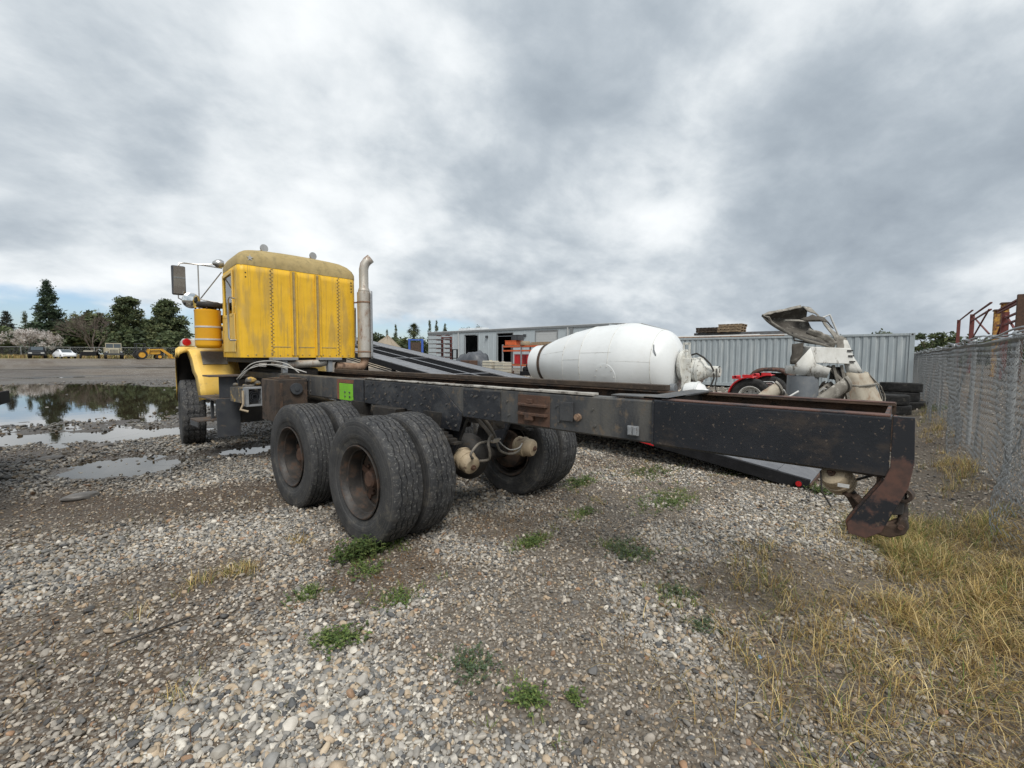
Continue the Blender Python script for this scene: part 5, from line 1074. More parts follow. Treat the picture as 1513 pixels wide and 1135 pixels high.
def pallet(loc, label, n, m, rz=0):
    o = empty('pallet_stack', label, 'pallets', loc, rz)
    for i in range(n):
        z = i * .14; dx = random.uniform(-.03, .03); dy = random.uniform(-.05, .05)
        for k in range(6): MB().box(-.5 + dx, .5 + dx, -.58 + k * .2 + dy, -.44 + k * .2 + dy + random.uniform(-.02, .02), z + .108, z + .13).build('deck_board', M[m], o)
        for k in (-.48, -.02, .44): MB().box(k + dx, k + .045 + dx, -.58 + dy, .56 + dy, z + .018, z + .106).build('stringer', M[m], o)
        for k in (-.55, 0, .45): MB().box(-.5 + dx, .5 + dx, k + dy, k + .1 + dy, z, z + .016).build('base_board', M[m], o)
pallet((22.1, 4.85, tz + .285), 'low dark stack of wooden pallets on the container roof', 2, 'wood_dark')
pallet((22.1, 3.75, tz + .285), 'taller tan stack of wooden pallets on the container roof', 3, 'wood')

# ================================================================== FENCE on the right
def fy(x): return -4.22 + .028 * x
fence = empty('chain_link_fence', 'slack galvanised chain-link fence running along the right side of the yard', 'fence', (0, fy(0), 0))
def fz(x): return float(gheight(x, fy(x)))
FX0, FX1, FH = -5., 46., 1.80
x = FX0
while x < FX1:
    q = MB().cyl((x, fy(x) - fy(0) - .05, 0), (x, fy(x) - fy(0) - .05, FH + .02), .03, 12); q.ball((x, fy(x) - fy(0) - .05, FH + .03), .036, 8, 5); q.build('fence_post', M['galv_post'], fence); x += 3.05
q = MB().tube([(x_, fy(x_) - fy(0) - .05, FH - .02 + .012 * math.sin(x_ * 1.7)) for x_ in np.linspace(FX0, FX1, 60)], .021, 10); q.build('top_rail', M['galv_post'], fence)
def mesh_layer(nm, x0, x1, pitch, seed, amp, zt, yo, rad, lean):
    """zigzag wires interlocked into diamonds, the cloth hanging in folds"""
    n = int((x1 - x0) / pitch); hz = pitch * .52; rows = int(zt / hz)
    zs = np.linspace(0, zt, rows + 1); X = x0 + pitch * np.arange(n)[:, None]; par = (np.arange(rows + 1) % 2)[None, :]
    xx = X + pitch * .5 * (par * 2 - 1) * 1.04 + 0 * zs[None, :]; zf = np.repeat(zs[None, :], n, 0)
    h = zf / zt; fold = (vnoise(xx * 1.25 + .35 * np.sin(zf * 2 + xx), zf * .5, seed) - .5) * 2 * amp + (vnoise(xx * 2.7 - zf * .5, zf * .8, seed + 5) - .5) * amp * .9
    yy = fy(xx) - fy(0) + yo + fold * (.35 + .65 * np.sin(np.pi * np.clip(h * .9 + .1, 0, 1))) * (1 - .75 * sst(h, .85, 1.)) + lean * (1 - h) ** 2
    gz_ = gheight(xx, yy + fy(0)) - .06; zz_ = zf + gz_ * (1 - h) - .05 * sst(h, .8, 1.) * (vnoise(xx * .8, xx * 0, seed + 8))
    P = np.stack([xx, yy, zz_], -1); off = np.array([[rad, 0, 0], [-rad * .5, rad * .87, 0], [-rad * .5, -rad * .87, 0]])
    V = (P[:, :, None, :] + off[None, None]).reshape(-1, 3); ii = np.arange(n * (rows + 1) * 3).reshape(n, rows + 1, 3); a = ii[:, :-1]; b_ = ii[:, 1:]
    F = np.stack([a, np.roll(a, -1, 2), np.roll(b_, -1, 2), b_], -1).reshape(-1, 4)
    return tag(npmesh(nm, V, F, M['galv'], fence, smooth=True), kind='stuff')
mesh_layer('wire_mesh', 1.5, 46, .078, 3, .05, FH, -.015, .0029, .02)
mesh_layer('slack_wire_mesh', 1.6, 34, .080, 17, .22, FH - .02, .06, .0036, .05)
q = MB(); 
for k in range(3):                       # rolled top hem of the loose cloth
    q.tube([(x_, fy(x_) - fy(0) - .03 + .05 * math.sin(x_ * 2.3 + k * 2) + .02 * k, FH + .01 + .03 * k * abs(math.sin(x_ * .9 + k)) + .015 * math.sin(x_ * 5 + k)) for x_ in np.linspace(2, 34, 180)], .011, 6)
q.build('rolled_hem', M['galv'], fence)
# rusty racking beyond the fence
def lattice(nm, label, x, y, zb, zt, m, wd, br=None):
    o = empty(nm, label, 'steel frame', (x, y, 0))
    for dx in (-wd / 2, wd / 2): MB().box(dx - .09, dx + .09, -.09, .09, 0, zt).build('upright', M[m], o, .01)
    for z in br or (zt - .1,): MB().box(-wd / 2 + .095, wd / 2 - .095, -.06, .06, z - .06, z + .06).build('beam', M[m], o, .006)
    return o
r1 = empty('steel_rack', 'rust-red steel racking with cross braces beyond the fence', 'steel rack', (0, -8, 0))
for xx_, zt, m in ((36.6, 5.35, 'rust'), (42.4, 4.75, 'rust_red'), (65.6, 6.3, 'rust_red'), (84.3, 6.9, 'rust_red')): MB().box(xx_ - .15, xx_ + .15, -.18, .18, 0, zt).build('upright', M[m], r1, .02)
for z, xa, xb in ((5.15, 36.8, 45.9), (4.95, 36.8, 45.9), (4.35, 36.8, 42.2), (3.9, 36.8, 42.2), (4.0, 42.6, 46), (6.15, 50.5, 65.4), (5.6, 50.5, 65.4), (6.75, 65.8, 84.1)): MB().box(xa, xb, -.07, .07, z - .05, z + .05).build('rail', M['rust_red'], r1)
for p_, q_ in (((50.5, 0, 3.6), (65.4, 0, 6.1)), ((50.5, .1, 5.6), (65.4, .1, 3.2)), ((42.6, 0, 4.6), (46, 0, 3.2)), ((36.8, 0, 3.0), (42.2, 0, 4.5))): MB().beam(p_, q_, .1, .1).build('brace', M['rust_red'], r1)
for x_, zt, wd, lab in ((46.3, 5.62, .9, 'pale yellow perforated steel column beyond the fence'), (50.0, 5.4, 1.1, 'taller rust-streaked yellow steel column beyond the fence')):
    o = empty('steel_column', lab, 'steel column', (x_, -8.35, 0))
    MB().box(-wd * .35, wd * .35, -.2, .2, 0, zt).build('column', M['rusty_yellow'], o, .02)
    for k in range(9): MB().box(-wd * .1, wd * .1, .201, .215, zt - .3 - k * .32, zt - .18 - k * .32).build('slot', M['rust_dark'], o)
    MB().box(-wd * .5, wd * .5, -.25, .25, zt + .002, zt + .1).build('cap_plate', M['rust'], o)

# ================================================================== WORKSHOP
BX, BY0, BY1, BH = 40.67, 21.5, 53.4, 5.15
bd = empty('workshop', 'long pale grey metal workshop with dark open bays and low roof', 'building', (BX, BY1, 0))
ops = [(42.2, 44.85, 0, 4.5, 0), (35.6, 38.4, 0, 4.58, 0), (28.5, 31.75, 0, 4.66, 1)]
def by(y): return y - BY1
ys = sorted([BY0, BY1] + [v for o in ops for v in o[:2]])
q = MB()
for a_, b_ in zip(ys[:-1], ys[1:]):
    op = [o for o in ops if abs(o[0] - a_) < 1e-6]
    q.box(0, .12, by(a_), by(b_), op[0][3] if op else 0, BH)
q.build('front_wall', M['bwall'], bd)
for y in np.arange(BY0 + .2, BY1 - .1, .92):
    if any(o[0] - .06 < y < o[1] + .06 for o in ops): z0_ = 4.68
    else: z0_ = .02
    MB().prism([(-.030, by(y) - .03), (-.0015, by(y) - .055), (-.0015, by(y) + .055), (-.030, by(y) + .03)], 'z', z0_, BH - .22).build('wall_rib', M['bwall'], bd)
for y0_, y1_, z0_, z1_, kind in ops:
    q = MB().box(-.05, -.004, by(y0_) - .12, by(y0_) - .003, 0, z1_ + .12); q.box(-.05, -.004, by(y1_) + .003, by(y1_) + .12, 0, z1_ + .12); q.box(-.05, -.004, by(y0_), by(y1_), z1_ + .003, z1_ + .12); q.build('door_trim', M['btrim'], bd)
    if kind:
        d_ = MB().box(.05, .09, by(y0_) + .002, by(y1_) - .002, .02, z1_ - .003).build('roller_door', M['bdoor'], bd)
        for k in range(15): MB().box(.035, .0495, by(y0_) + .02, by(y1_) - .02, .05 + k * .3, .05 + k * .3 + .27).build('slat', M['bdoor'], d_)
MB().box(-.12, .0, by(BY0), by(BY1) + .05, BH - .2, BH + .02).build('gutter', M['btrim'], bd)
q = MB().prism([(-.1, BH + .03), (-.1, BH + .09), (8, BH + .55), (16, BH + .09), (16, BH + .03), (8, BH + .49)], 'y', by(BY0), by(BY1)); q.build('roof', M['broof'], bd)
MB().box(.12, 16, -.12, 0, 0, BH).build('end_wall', M['bwall'], bd); MB().box(.12, 16, by(BY0), by(BY0) + .12, 0, BH).build('end_wall', M['bwall'], bd); MB().box(15.9, 16, by(BY0) + .125, -.125, 0, BH).build('rear_wall', M['dark_in'], bd)
MB().box(.13, 15.9, by(BY0) + .125, -.125, .0, .03).build('floor_slab', M['dark_in'], bd)
for y in (40.3, 33.5): 
    o = MB().box(-.28, -.004, by(y) - .18, by(y) + .18, 4.05, 4.35).build('wall_light', M['dark_plate'], bd, .03)
for y in (26.9, 46.2): MB().box(-.16, -.035, by(y) - .07, by(y) + .07, 0, BH - .2).build('downspout', M['bdoor'], bd)
MB().box(-.09, -.002, by(26.2), by(26.6), 0, BH - .2).build('corner_trim', M['btrim'], bd)
for y, l in ((46.5, 2.6), (44, 1.5)): MB().box(2.5, 4.0, by(y), by(y) + l, BH + .1, BH + .62).build('roof_unit', M['broof'], bd, .03)
for y in (43.5, 37): MB().box(5, 6, by(y) - .6, by(y) + .6, .04, 2.0).build('workbench', M['dark_plate'], bd)

# --- things in front of the workshop
def gz2(x, y): return float(gheight(x, y))
rk = empty('cantilever_rack', 'rust-red cantilever rack with long dark bars beside the workshop', 'rack', (36, 43.4, 0))
for y in (-.9, .9): MB().box(-.12, .12, y - .12, y + .12, 0, 4.1).build('upright', M['rust_red'], rk, .01)
for z in np.arange(.7, 4.2, .58):
    for y in (-.9, .9): MB().box(-1.0, -.121, y - .05, y + .05, z, z + .09).build('arm', M['rust_red'], rk)
    for k in range(2): MB().box(-.9 + k * .35, -.75 + k * .35, -1.7, 2.7 - k * .5, z + .094, z + .20).build('bar', M['steel_len'], rk)
MB().box(-.06, .06, -.78, .78, 3.9, 4.05).build('tie_beam', M['rust_red'], rk)
o = empty('forklift_mast', 'black forklift mast standing beside the cantilever rack', 'mast', (34.5, 40.0, 0))
for y in (-.45, .45): MB().box(-.08, .08, y - .07, y + .07, 0, 2.4).build('channel', M['deck_black'], o)
for z in (.1, 1.2, 2.3): MB().box(-.05, .05, -.375, .375, z, z + .1).build('tie', M['deck_black'], o)
tp = empty('covered_pile', 'dark grey tarpaulin over a machine in front of the open bay', 'tarpaulin', (34.6, 36.8, 0))
rows = []
for i in range(13):
    u = i / 12; y = -2.3 + 4.6 * u; rows.append([])
    for k in range(13):
        a = math.pi * k / 12; s_ = min(1, 2.6 * math.sin(math.pi * min(max(u, .03), .97))) ; r = 1.25 * s_
        hh = 2.0 * (s_ ** .5) * (.82 + .25 * math.sin(u * 3 + .5)); rows[-1].append((-math.cos(a) * (1.3 * s_ + .1) + random.uniform(-.06, .06), y + random.uniform(-.06, .06), max(.05, (math.sin(a) ** .45) * hh + random.uniform(-.22, .16))))
MB().grid(rows).build('tarpaulin_cover', M['tarp'], tp, ang=80)
o = empty('rusty_bin', 'small rust-red steel bin left of the cream tanks', 'bin', (31.6, 34.2, 0)); q = MB().box(-.6, .6, -.8, .8, .15, 1.05); q.build('bin_body', M['rust'], o, .03)
for s in (-1, 1): MB().box(-.6, .6, s * .5 - .06, s * .5 + .06, 0, .15).build('skid', M['rust_dark'], o); MB().box(-.66, -.605, s * .5 - .05, s * .5 + .05, .16, 1.0).build('stiffener', M['rust_dark'], o)
def tank(x, y, label, h=1.15):
    o = empty('intermediate_bulk_tank', label, 'tank', (x, y, gz2(x, y)))
    MB().box(-.5, .5, -.5, .5, .16, h).build('tank_body', M['cream'], o, .06); MB().cyl((0, 0, h), (0, 0, h + .06), .14, 14).build('lid', M['cream'], o)
    for z in (.3, .55, .8, 1.05):
        for s in (-1, 1): MB().box(s * .515 - .01, s * .515 + .01, -.53, .53, z, z + .025).build('cage_bar', M['galv_post'], o); MB().box(-.53, .53, s * .545 - .01, s * .545 + .01, z, z + .025).build('cage_bar', M['galv_post'], o)
    MB().box(-.55, .55, -.55, .55, 0, .14).build('tank_pallet', M['wood'], o)
tank(22.9, 22.2, 'cream square plastic tank left of the pair before the workshop'); tank(23.0, 20.9, 'cream square plastic tank right of the pair before the workshop', 1.05)
orr = empty('storage_rack', 'orange and grey storage rack loaded with red boxes in front of the workshop', 'rack', (25.2, 20.4, 0), R_(-8))
for y in (-2.4, 0, 2.4):
    for x in (-.5, .5): MB().box(x - .05, x + .05, y - .05, y + .05, 0, 2.55 if y > 0 else 2.35).build('upright', M['grey_metal'], orr)
for z in (.75, 1.95, 2.3):
    for x in (-.5, .5):
        for y in (-2.34, .06): MB().box(x - .04, x + .04, y, y + 2.28, z, z + .12).build('beam', M['orange'], orr)
for z in (.88, 2.43): MB().box(-.5, .5, -2.38, 2.3, z, z + .03).build('shelf_board', M['wood'], orr)
def crate(loc, sz, m, label, cat='crate', nm='crate', rz=0):
    o = empty(nm, label, cat, loc, rz); a, b_, c_ = sz
    MB().box(-a / 2, a / 2, -b_ / 2, b_ / 2, 0, c_).build('box_body', M[m], o, .02); MB().box(-a / 2 - .02, a / 2 + .02, -b_ / 2 - .02, b_ / 2 + .02, c_ + .002, c_ + .05).build('lid', M[m], o, .01)
    for y in (-b_ * .3, b_ * .3): MB().box(-a / 2 - .03, -a / 2 - .002, y - .03, y + .03, .05, c_ - .05).build('batten', M[m], o)
crate((25.35, 21.0, .92), (.8, .9, .75), 'red_paint', 'red box on the middle shelf of the orange rack, left one'); crate((25.1, 19.5, .92), (.8, .8, .7), 'red_paint', 'red box on the middle shelf of the orange rack, right one')
crate((25.4, 21.9, 2.47), (.9, 1.2, .35), 'orange', 'flat orange crate on top of the storage rack'); crate((25.3, 21.4, 2.88), (.7, .8, .4), 'dark_plate', 'black crate stacked on the flat orange crate')
for k, (x, y, lab) in enumerate(((24.9, 20.2, 'tan coil of hose on top of the storage rack'),)):
    o = empty('hose_coil', lab, 'hose', (x, y, 2.47)); MB().lathe([(.22, 0), (.38, .0), (.42, .15), (.38, .3), (.22, .3)], (0, 0, 0), (0, 0, 1), 20, True).build('coil', M['tan'], o); MB().lathe([(.20, .05), (.21, .25)], (0, 0, 0), (0, 0, 1), 20).build('coil_core', M['hose'], o)
o = empty('timber_pile', 'brown lengths of timber on the right end of the rack top', 'timber', (25.1, 18.7, 2.47))
for k in range(6): MB().box(-.45 + k * .15, -.33 + k * .15, -.9, .8, .0, .12 + .1 * (k % 2)).build('plank', M['wood'], o)
for k, (x, y, m, lab) in enumerate(((24.4, 21.8, 'rust', 'rusty machine part on the ground left of the orange rack'), (24.5, 19.6, 'deck_black', 'black machine part on the ground under the orange rack'), (25.8, 18.4, 'grey_metal', 'grey machine part on the ground right of the orange rack'))):
    o = empty('machine_part', lab, 'machine part', (x, y, 0)); MB().box(-.4, .4, -.5, .5, .0, .35).build('base', M[m], o, .03); MB().cyl((0, -.3, .5), (0, .35, .5), .22, 16).build('motor', M[m], o); MB().cyl((0, .36, .5), (0, .5, .5), .07, 10).build('shaft', M['galv_post'], o)
    for s in (-1, 1): MB().beam((s * .3, 0, .36), (s * .1, 0, .9), .08, .08).build('strut', M[m], o)
bf = empty('blue_frame', 'blue steel portal frame left of the workshop', 'frame', (30.2, 42.3, 0), R_(53))
for s in (-1, 1): MB().box(-.2, .2, s * .78 - .13, s * .78 + .13, 0, 3.6).build('post', M['blue'], bf, .02)
MB().box(-.12, .12, -.645, .645, 3.42, 3.58).build('head_beam', M['blue'], bf); MB().box(-.03, .03, -.64, .64, 1.6, 3.2).build('mesh_panel', M['rust_dark'], bf); MB().box(-.12, .12, -.645, .645, .3, .45).build('sill_beam', M['blue'], bf)
# dirt mound
def mound(nm, label, cx, cy, rx, ry, h, m):
    rows = []
    for i in range(14):
        f = i / 13; rows.append([(cx + rx * f * math.cos(a), cy + ry * f * math.sin(a), float(gheight(cx, cy)) - .1 + (h + .1) * (1 - f) ** 1.05 * (.9 + .2 * float(vnoise(3 * f + 4 * math.cos(a), 4 * math.sin(a), 5)))) for a in np.linspace(0, 2 * math.pi, 41)[:-1]])
    o = MB().grid(rows, True).build(nm, M[m], ang=80); tag(o, label, 'mound'); return o
M['dirt'] = wm('tan_dirt', (.30, .25, .19), (.22, .185, .14), .8, rough=.95, bump=.6, bscale=3)
mound('dirt_mound', 'tan heap of dirt behind the tilted deck', 31.2, 50.2, 5.6, 5.6, 4.1, 'dirt')

# ================================================================== FAR LEFT: vehicles
def car_wheel(par, x, y, r, wd, m='tyre_old', rim='grey_metal'):
    q = MB(); q.lathe([(r * .6, -wd / 2), (r * .95, -wd / 2), (r, -wd * .35), (r, wd * .35), (r * .95, wd / 2), (r * .6, wd / 2)], (x, y, r), (1, 0, 0), 24); w_ = q.build('wheel', M[m], par)
    q = MB(); q.lathe([(r * .6, wd * .45), (r * .55, wd * .3), (r * .2, wd * .36), (0, wd * .36)], (x, y, r), (1 if x > 0 else -1, 0, 0), 20); q.build('rim', M[rim], w_)
def loft(par, nm, m, secs, bev=.03):
    """secs: (y, halfwidth bottom, halfwidth top, z0, z1)"""
    q = MB(); rows = [[(-wb, y, z0), (-wb * 1.0, y, z0 + (z1 - z0) * .55), (-wt, y, z1), (wt, y, z1), (wb, y, z0 + (z1 - z0) * .55), (wb, y, z0)] for y, wb, wt, z0, z1 in secs]
    q.grid(rows, True); q.F.append(tuple(range(6))); q.F.append(tuple(range(len(rows) * 6 - 6, len(rows) * 6))); return q.build(nm, M[m], par, bev)
def vehicle(nm, label, cat, loc, rz): return empty(nm, label, cat, (loc[0], loc[1], gz2(*loc)), rz)
c = vehicle('pickup_truck', 'black pickup parked facing the yard under the blossoming tree', 'pickup', (-.35, 99.), R_(-4))
loft(c, 'body', 'car_black', [(-2.6, .85, .8, .45, 1.0), (-2.4, .95, .88, .42, 1.12), (-1.0, .97, .9, .42, 1.18), (2.7, .97, .92, .42, 1.15)])
loft(c, 'cabin', 'car_black', [(-1.0, .90, .85, 1.182, 1.22), (-.35, .88, .70, 1.182, 1.82), (1.0, .88, .70, 1.182, 1.85), (1.25, .88, .80, 1.182, 1.3)])
q = MB().prism([(-.95, 1.26), (-.40, 1.78), (-.43, 1.79), (-.98, 1.27)], 'x', -.66, .66); q.build('windscreen', M['car_glass'], c)
for s in (-1, 1): MB().box(s * .45, s * .85, -2.66, -2.61, .72, .92).build('headlight', M['pipe_pvc'], c, .02); MB().box(s * .98, s * 1.12, -.75, -.6, 1.2, 1.4).build('mirror', M['car_black'], c); MB().prism([(-.3, 1.25), (.9, 1.25), (.85, 1.72), (-.15, 1.72)], 'x', s * .865, s * .885).build('side_window', M['car_glass'], c)
MB().box(-.44, .44, -2.65, -2.61, .68, .92).build('grille', M['dark_plate'], c); MB().box(-.9, .9, -2.75, -2.62, .42, .62).build('bumper', M['car_black'], c, .03)
for x in (-.85, .85):
    for y in (-1.7, 1.75): car_wheel(c, x, y, .40, .26)
c = vehicle('sedan', 'white sedan parked beside the black pickup', 'car', (2.5, 95.8), R_(12))
loft(c, 'body', 'car_white', [(-2.25, .70, .62, .35, .60), (-2.05, .86, .78, .28, .74), (-.9, .90, .82, .26, .92), (1.6, .90, .82, .26, .95), (2.2, .84, .74, .32, .88)])
loft(c, 'cabin', 'car_white', [(-1.05, .78, .74, .90, .93), (-.2, .78, .56, .92, 1.40), (.9, .78, .56, .92, 1.41), (1.7, .78, .72, .92, .97)])
q = MB().prism([(-1.0, .965), (-.24, 1.37), (-.27, 1.385), (-1.03, .98)], 'x', -.58, .58); q.build('windscreen', M['car_glass'], c)
for s in (-1, 1): MB().prism([(-.75, .97), (1.3, .97), (.85, 1.34), (-.15, 1.34)], 'x', s * .745, s * .765).build('side_window', M['car_glass'], c); MB().box(s * .45, s * .78, -2.22, -2.14, .52, .66).build('headlight', M['galv_post'], c, .02)
for x in (-.80, .80):
    for y in (-1.4, 1.35): car_wheel(c, x, y, .31, .21)
c = vehicle('utility_trailer', 'small black box trailer with pale top between sedan and army truck', 'trailer', (5.1, 92.8), R_(-12))
MB().box(-.9, .9, -1.2, 1.2, .45, 1.05).build('box_body', M['deck_black'], c, .02); MB().box(-.6, .5, -.9, .9, 1.06, 1.25).build('load', M['cream'], c, .05); MB().beam((0, -1.2, .5), (0, -2.4, .45), .1, .1).build('drawbar', M['deck_black'], c)
MB().box(.85, 1.25, -1.2, .4, .9, .97).build('mudguard', M['deck_black'], c)
for x in (-1.05, 1.05): car_wheel(c, x, .0, .38, .22, rim='pipe_pvc')
c = vehicle('army_truck', 'beige boxy army truck facing the yard', 'army truck', (7.6, 90.0), R_(-5))
loft(c, 'hood', 'jeep', [(-2.2, .62, .58, .75, 1.5), (-.7, .72, .68, .75, 1.62)]); MB().box(-.95, .95, -.68, 1.0, .7, 1.6).build('cab', M['jeep'], c, .03)
q = MB(); 
for x0_, x1_, z0_, z1_ in ((-.95, .95, 1.62, 1.70), (-.95, .95, 2.30, 2.40), (-.95, -.87, 1.70, 2.30), (.87, .95, 1.70, 2.30), (-.04, .04, 1.70, 2.30)): q.box(x0_, x1_, -.62, -.55, z0_, z1_)
q.build('windscreen_frame', M['jeep'], c); 
for s in (-1, 1): MB().box(s * .04, s * .87, -.60, -.575, 1.7, 2.3).build('windscreen', M['car_glass'], c)
MB().box(-.95, .95, -.5, 1.0, 2.38, 2.44).build('canvas_top', M['jeep'], c, .02); MB().box(-.92, .92, .95, 1.0, 1.6, 2.38).build('rear_curtain', M['jeep'], c); MB().box(-1.1, 1.1, 1.05, 3.6, .9, 1.75).build('cargo_bed', M['jeep'], c, .03); MB().box(-1.15, 1.15, -2.55, -2.35, .6, .85).build('bumper', M['dark_plate'], c, .02)
for s in (-1, 1):
    MB().box(s * .65, s * 1.15, -2.3, -.75, 1.12, 1.18).build('wing', M['jeep'], c, .02); MB().cyl((s * .85, -2.38, 1.05), (s * .85, -2.28, 1.05), .13, 14).build('headlight', M['galv_post'], c)
    for y in (-1.5, 2.2): car_wheel(c, s * .95, y, .5, .3, rim='jeep')
for k in range(6): MB().box(-.42 + k * .15, -.36 + k * .15, -2.215, -2.205, .85, 1.42).build('grille_bar', M['dark_plate'], c)
c = vehicle('loader_tractor', 'yellow tractor with front loader arms parked right of the army truck', 'tractor', (11.2, 85.9), R_(-86))
MB().box(-.32, .32, -.6, 1.5, .75, 1.35).build('hood', M['tractor'], c, .05); MB().box(-.35, .35, -1.5, -.6, .7, 1.0).build('seat_deck', M['dark_plate'], c, .03); MB().box(-.22, .22, -1.35, -.9, 1.0, 1.5).build('seat', M['grime'], c, .05)
for s in (-1, 1):
    for y in (-1.5, -.45): MB().beam((s * .55, y, 1.0), (s * .5, y, 2.35), .07, .07).build('canopy_post', M['dark_plate'], c)
    car_wheel(c, s * .85, -1.0, .72, .42, rim='tractor'); car_wheel(c, s * .75, 1.25, .42, .25, rim='tractor')
    q = MB(); q.beam((s * .5, .0, 1.5), (s * .5, 1.7, 1.55), .1, .2); q.beam((s * .5, 1.65, 1.6), (s * .5, 2.9, .55), .1, .2); q.beam((s * .5, -.1, .8), (s * .5, .05, 1.6), .12, .2); q.build('loader_arm', M['tractor'], c)
MB().box(-.65, .65, -1.6, -.35, 2.35, 2.43).build('canopy', M['dark_plate'], c, .02)
q = MB().prism([(2.75, .15), (3.5, .12), (3.1, .2), (2.9, .35), (2.85, .8), (2.75, .8)], 'x', -.95, .95); q.build('bucket', M['tractor'], c, .02)
MB().cyl((.2, 1.2, 1.35), (.2, 1.2, 1.9), .04, 8).build('exhaust', M['dark_plate'], c)
# far chain-link fence behind the vehicles
ff = empty('boundary_fence', 'low chain-link boundary fence behind the parked vehicles', 'fence', (0, 0, 0))
A = Vector((-14, 121, 0)); B = Vector((30, 82, 0)); nn = 15
A = Vector((-16, 118, 0)); B = Vector((26, 86, 0))
for i in range(nn + 1):
    p = A + (B - A) * i / nn; g = gz2(p.x, p.y); MB().cyl((p.x, p.y, g), (p.x, p.y, g + 1.9), .04, 8).build('fence_post', M['galv_post'], ff)
MB().tube([(p.x, p.y, gz2(p.x, p.y) + 1.85) for p in (A + (B - A) * i / 30 for i in range(31))], .03, 6).build('top_rail', M['galv_post'], ff)
V, F = [], []; dvec = (B - A); LL = dvec.length; du = dvec / LL; nw = int(LL / .30)
for sgn in (-1, 1):
    for i in range(nw):
        p0 = A + du * (i * .30); p1 = p0 + du * (sgn * 1.8)
        if not (0 <= (p1 - A).dot(du) <= LL): continue
        k = len(V); g0_, g1_ = gz2(p0.x, p0.y), gz2(p1.x, p1.y)
        for p, g in ((p0, g0_), (p1, g1_ + 1.8)): V += [(p.x, p.y, g), (p.x + .008, p.y + .008, g), (p.x, p.y, g + .012)]
        F += [(k, k + 1, k + 4, k + 3), (k + 1, k + 2, k + 5, k + 4), (k + 2, k, k + 3, k + 5)]
tag(npmesh('wire_mesh', V, F, M['galv'], ff), kind='stuff')
# trailer corner poking in from the left
tr = empty('flatbed_trailer', 'dark flatbed trailer corner with red edge at the left border', 'trailer', (-3.13, 5.70, 0), R_(-12))
MB().box(-2.4, 0, -6, 0, .98, 1.05).build('deck', M['deck_black'], tr, .01)
MB().box(-2.4, -.02, .002, .03, .9, 1.06).build('red_edge', M['rust_dark'], tr)
MB().box(.002, .03, -6, .03, .90, 1.06).build('side_edge', M['deck_black'], tr)
for x in (-.4, -2.0):
    MB().box(x - .05, x + .05, -5.8, -.1, .70, .975).build('chassis_beam', M['deck_black'], tr)
    MB().cyl((x, -.5, 0), (x, -.5, .70), .05, 10).build('landing_leg', M['deck_black'], tr)
for x in (-.35, -2.05): car_wheel(tr, x, -4.6, .45, .25)
MB().cyl((-2.0, -4.6, .45), (-.4, -4.6, .45), .05, 10).build('axle', M['deck_black'], tr); MB().box(-1.3, -1.1, -4.7, -4.5, .5, .72).build('axle_hanger', M['deck_black'], tr)

# ================================================================== TREES
def leafcloud(C, n_each, size, spread, cols, flat=.6):
    """C (k,3) clump centres; n_each leaf-sized quads round each"""
    k = len(C); n = k * n_each; c = np.repeat(C, n_each, 0) + rng.normal(0, 1, (n, 3)) * np.asarray(spread)
    a = rng.normal(0, 1, (n, 3)); a[:, 2] *= flat; a /= np.linalg.norm(a, axis=1)[:, None]; b_ = rng.normal(0, 1, (n, 3)); b_ -= (b_ * a).sum(1)[:, None] * a; b_ /= np.linalg.norm(b_, axis=1)[:, None]
    s = (np.repeat(np.asarray(size), n_each)[:, None] if np.ndim(size) else size) * rng.uniform(.6, 1.4, (n, 1)); V = np.stack([c - a * s, c + b_ * s * .45, c + a * s, c - b_ * s * .45], 1).reshape(-1, 3)
    F = np.arange(n * 4).reshape(n, 4); base = np.asarray(cols)[rng.integers(0, len(cols), k)]; col = np.repeat(base, n_each, 0) * rng.uniform(.7, 1.3, (n, 1))
    return V, F, np.repeat(col, 4, 0)
GREENS = [(.080, .105, .050), (.105, .130, .060), (.058, .078, .042), (.13, .145, .066)]
OLIVE = [(.05, .065, .025), (.065, .08, .032), (.04, .052, .022)]
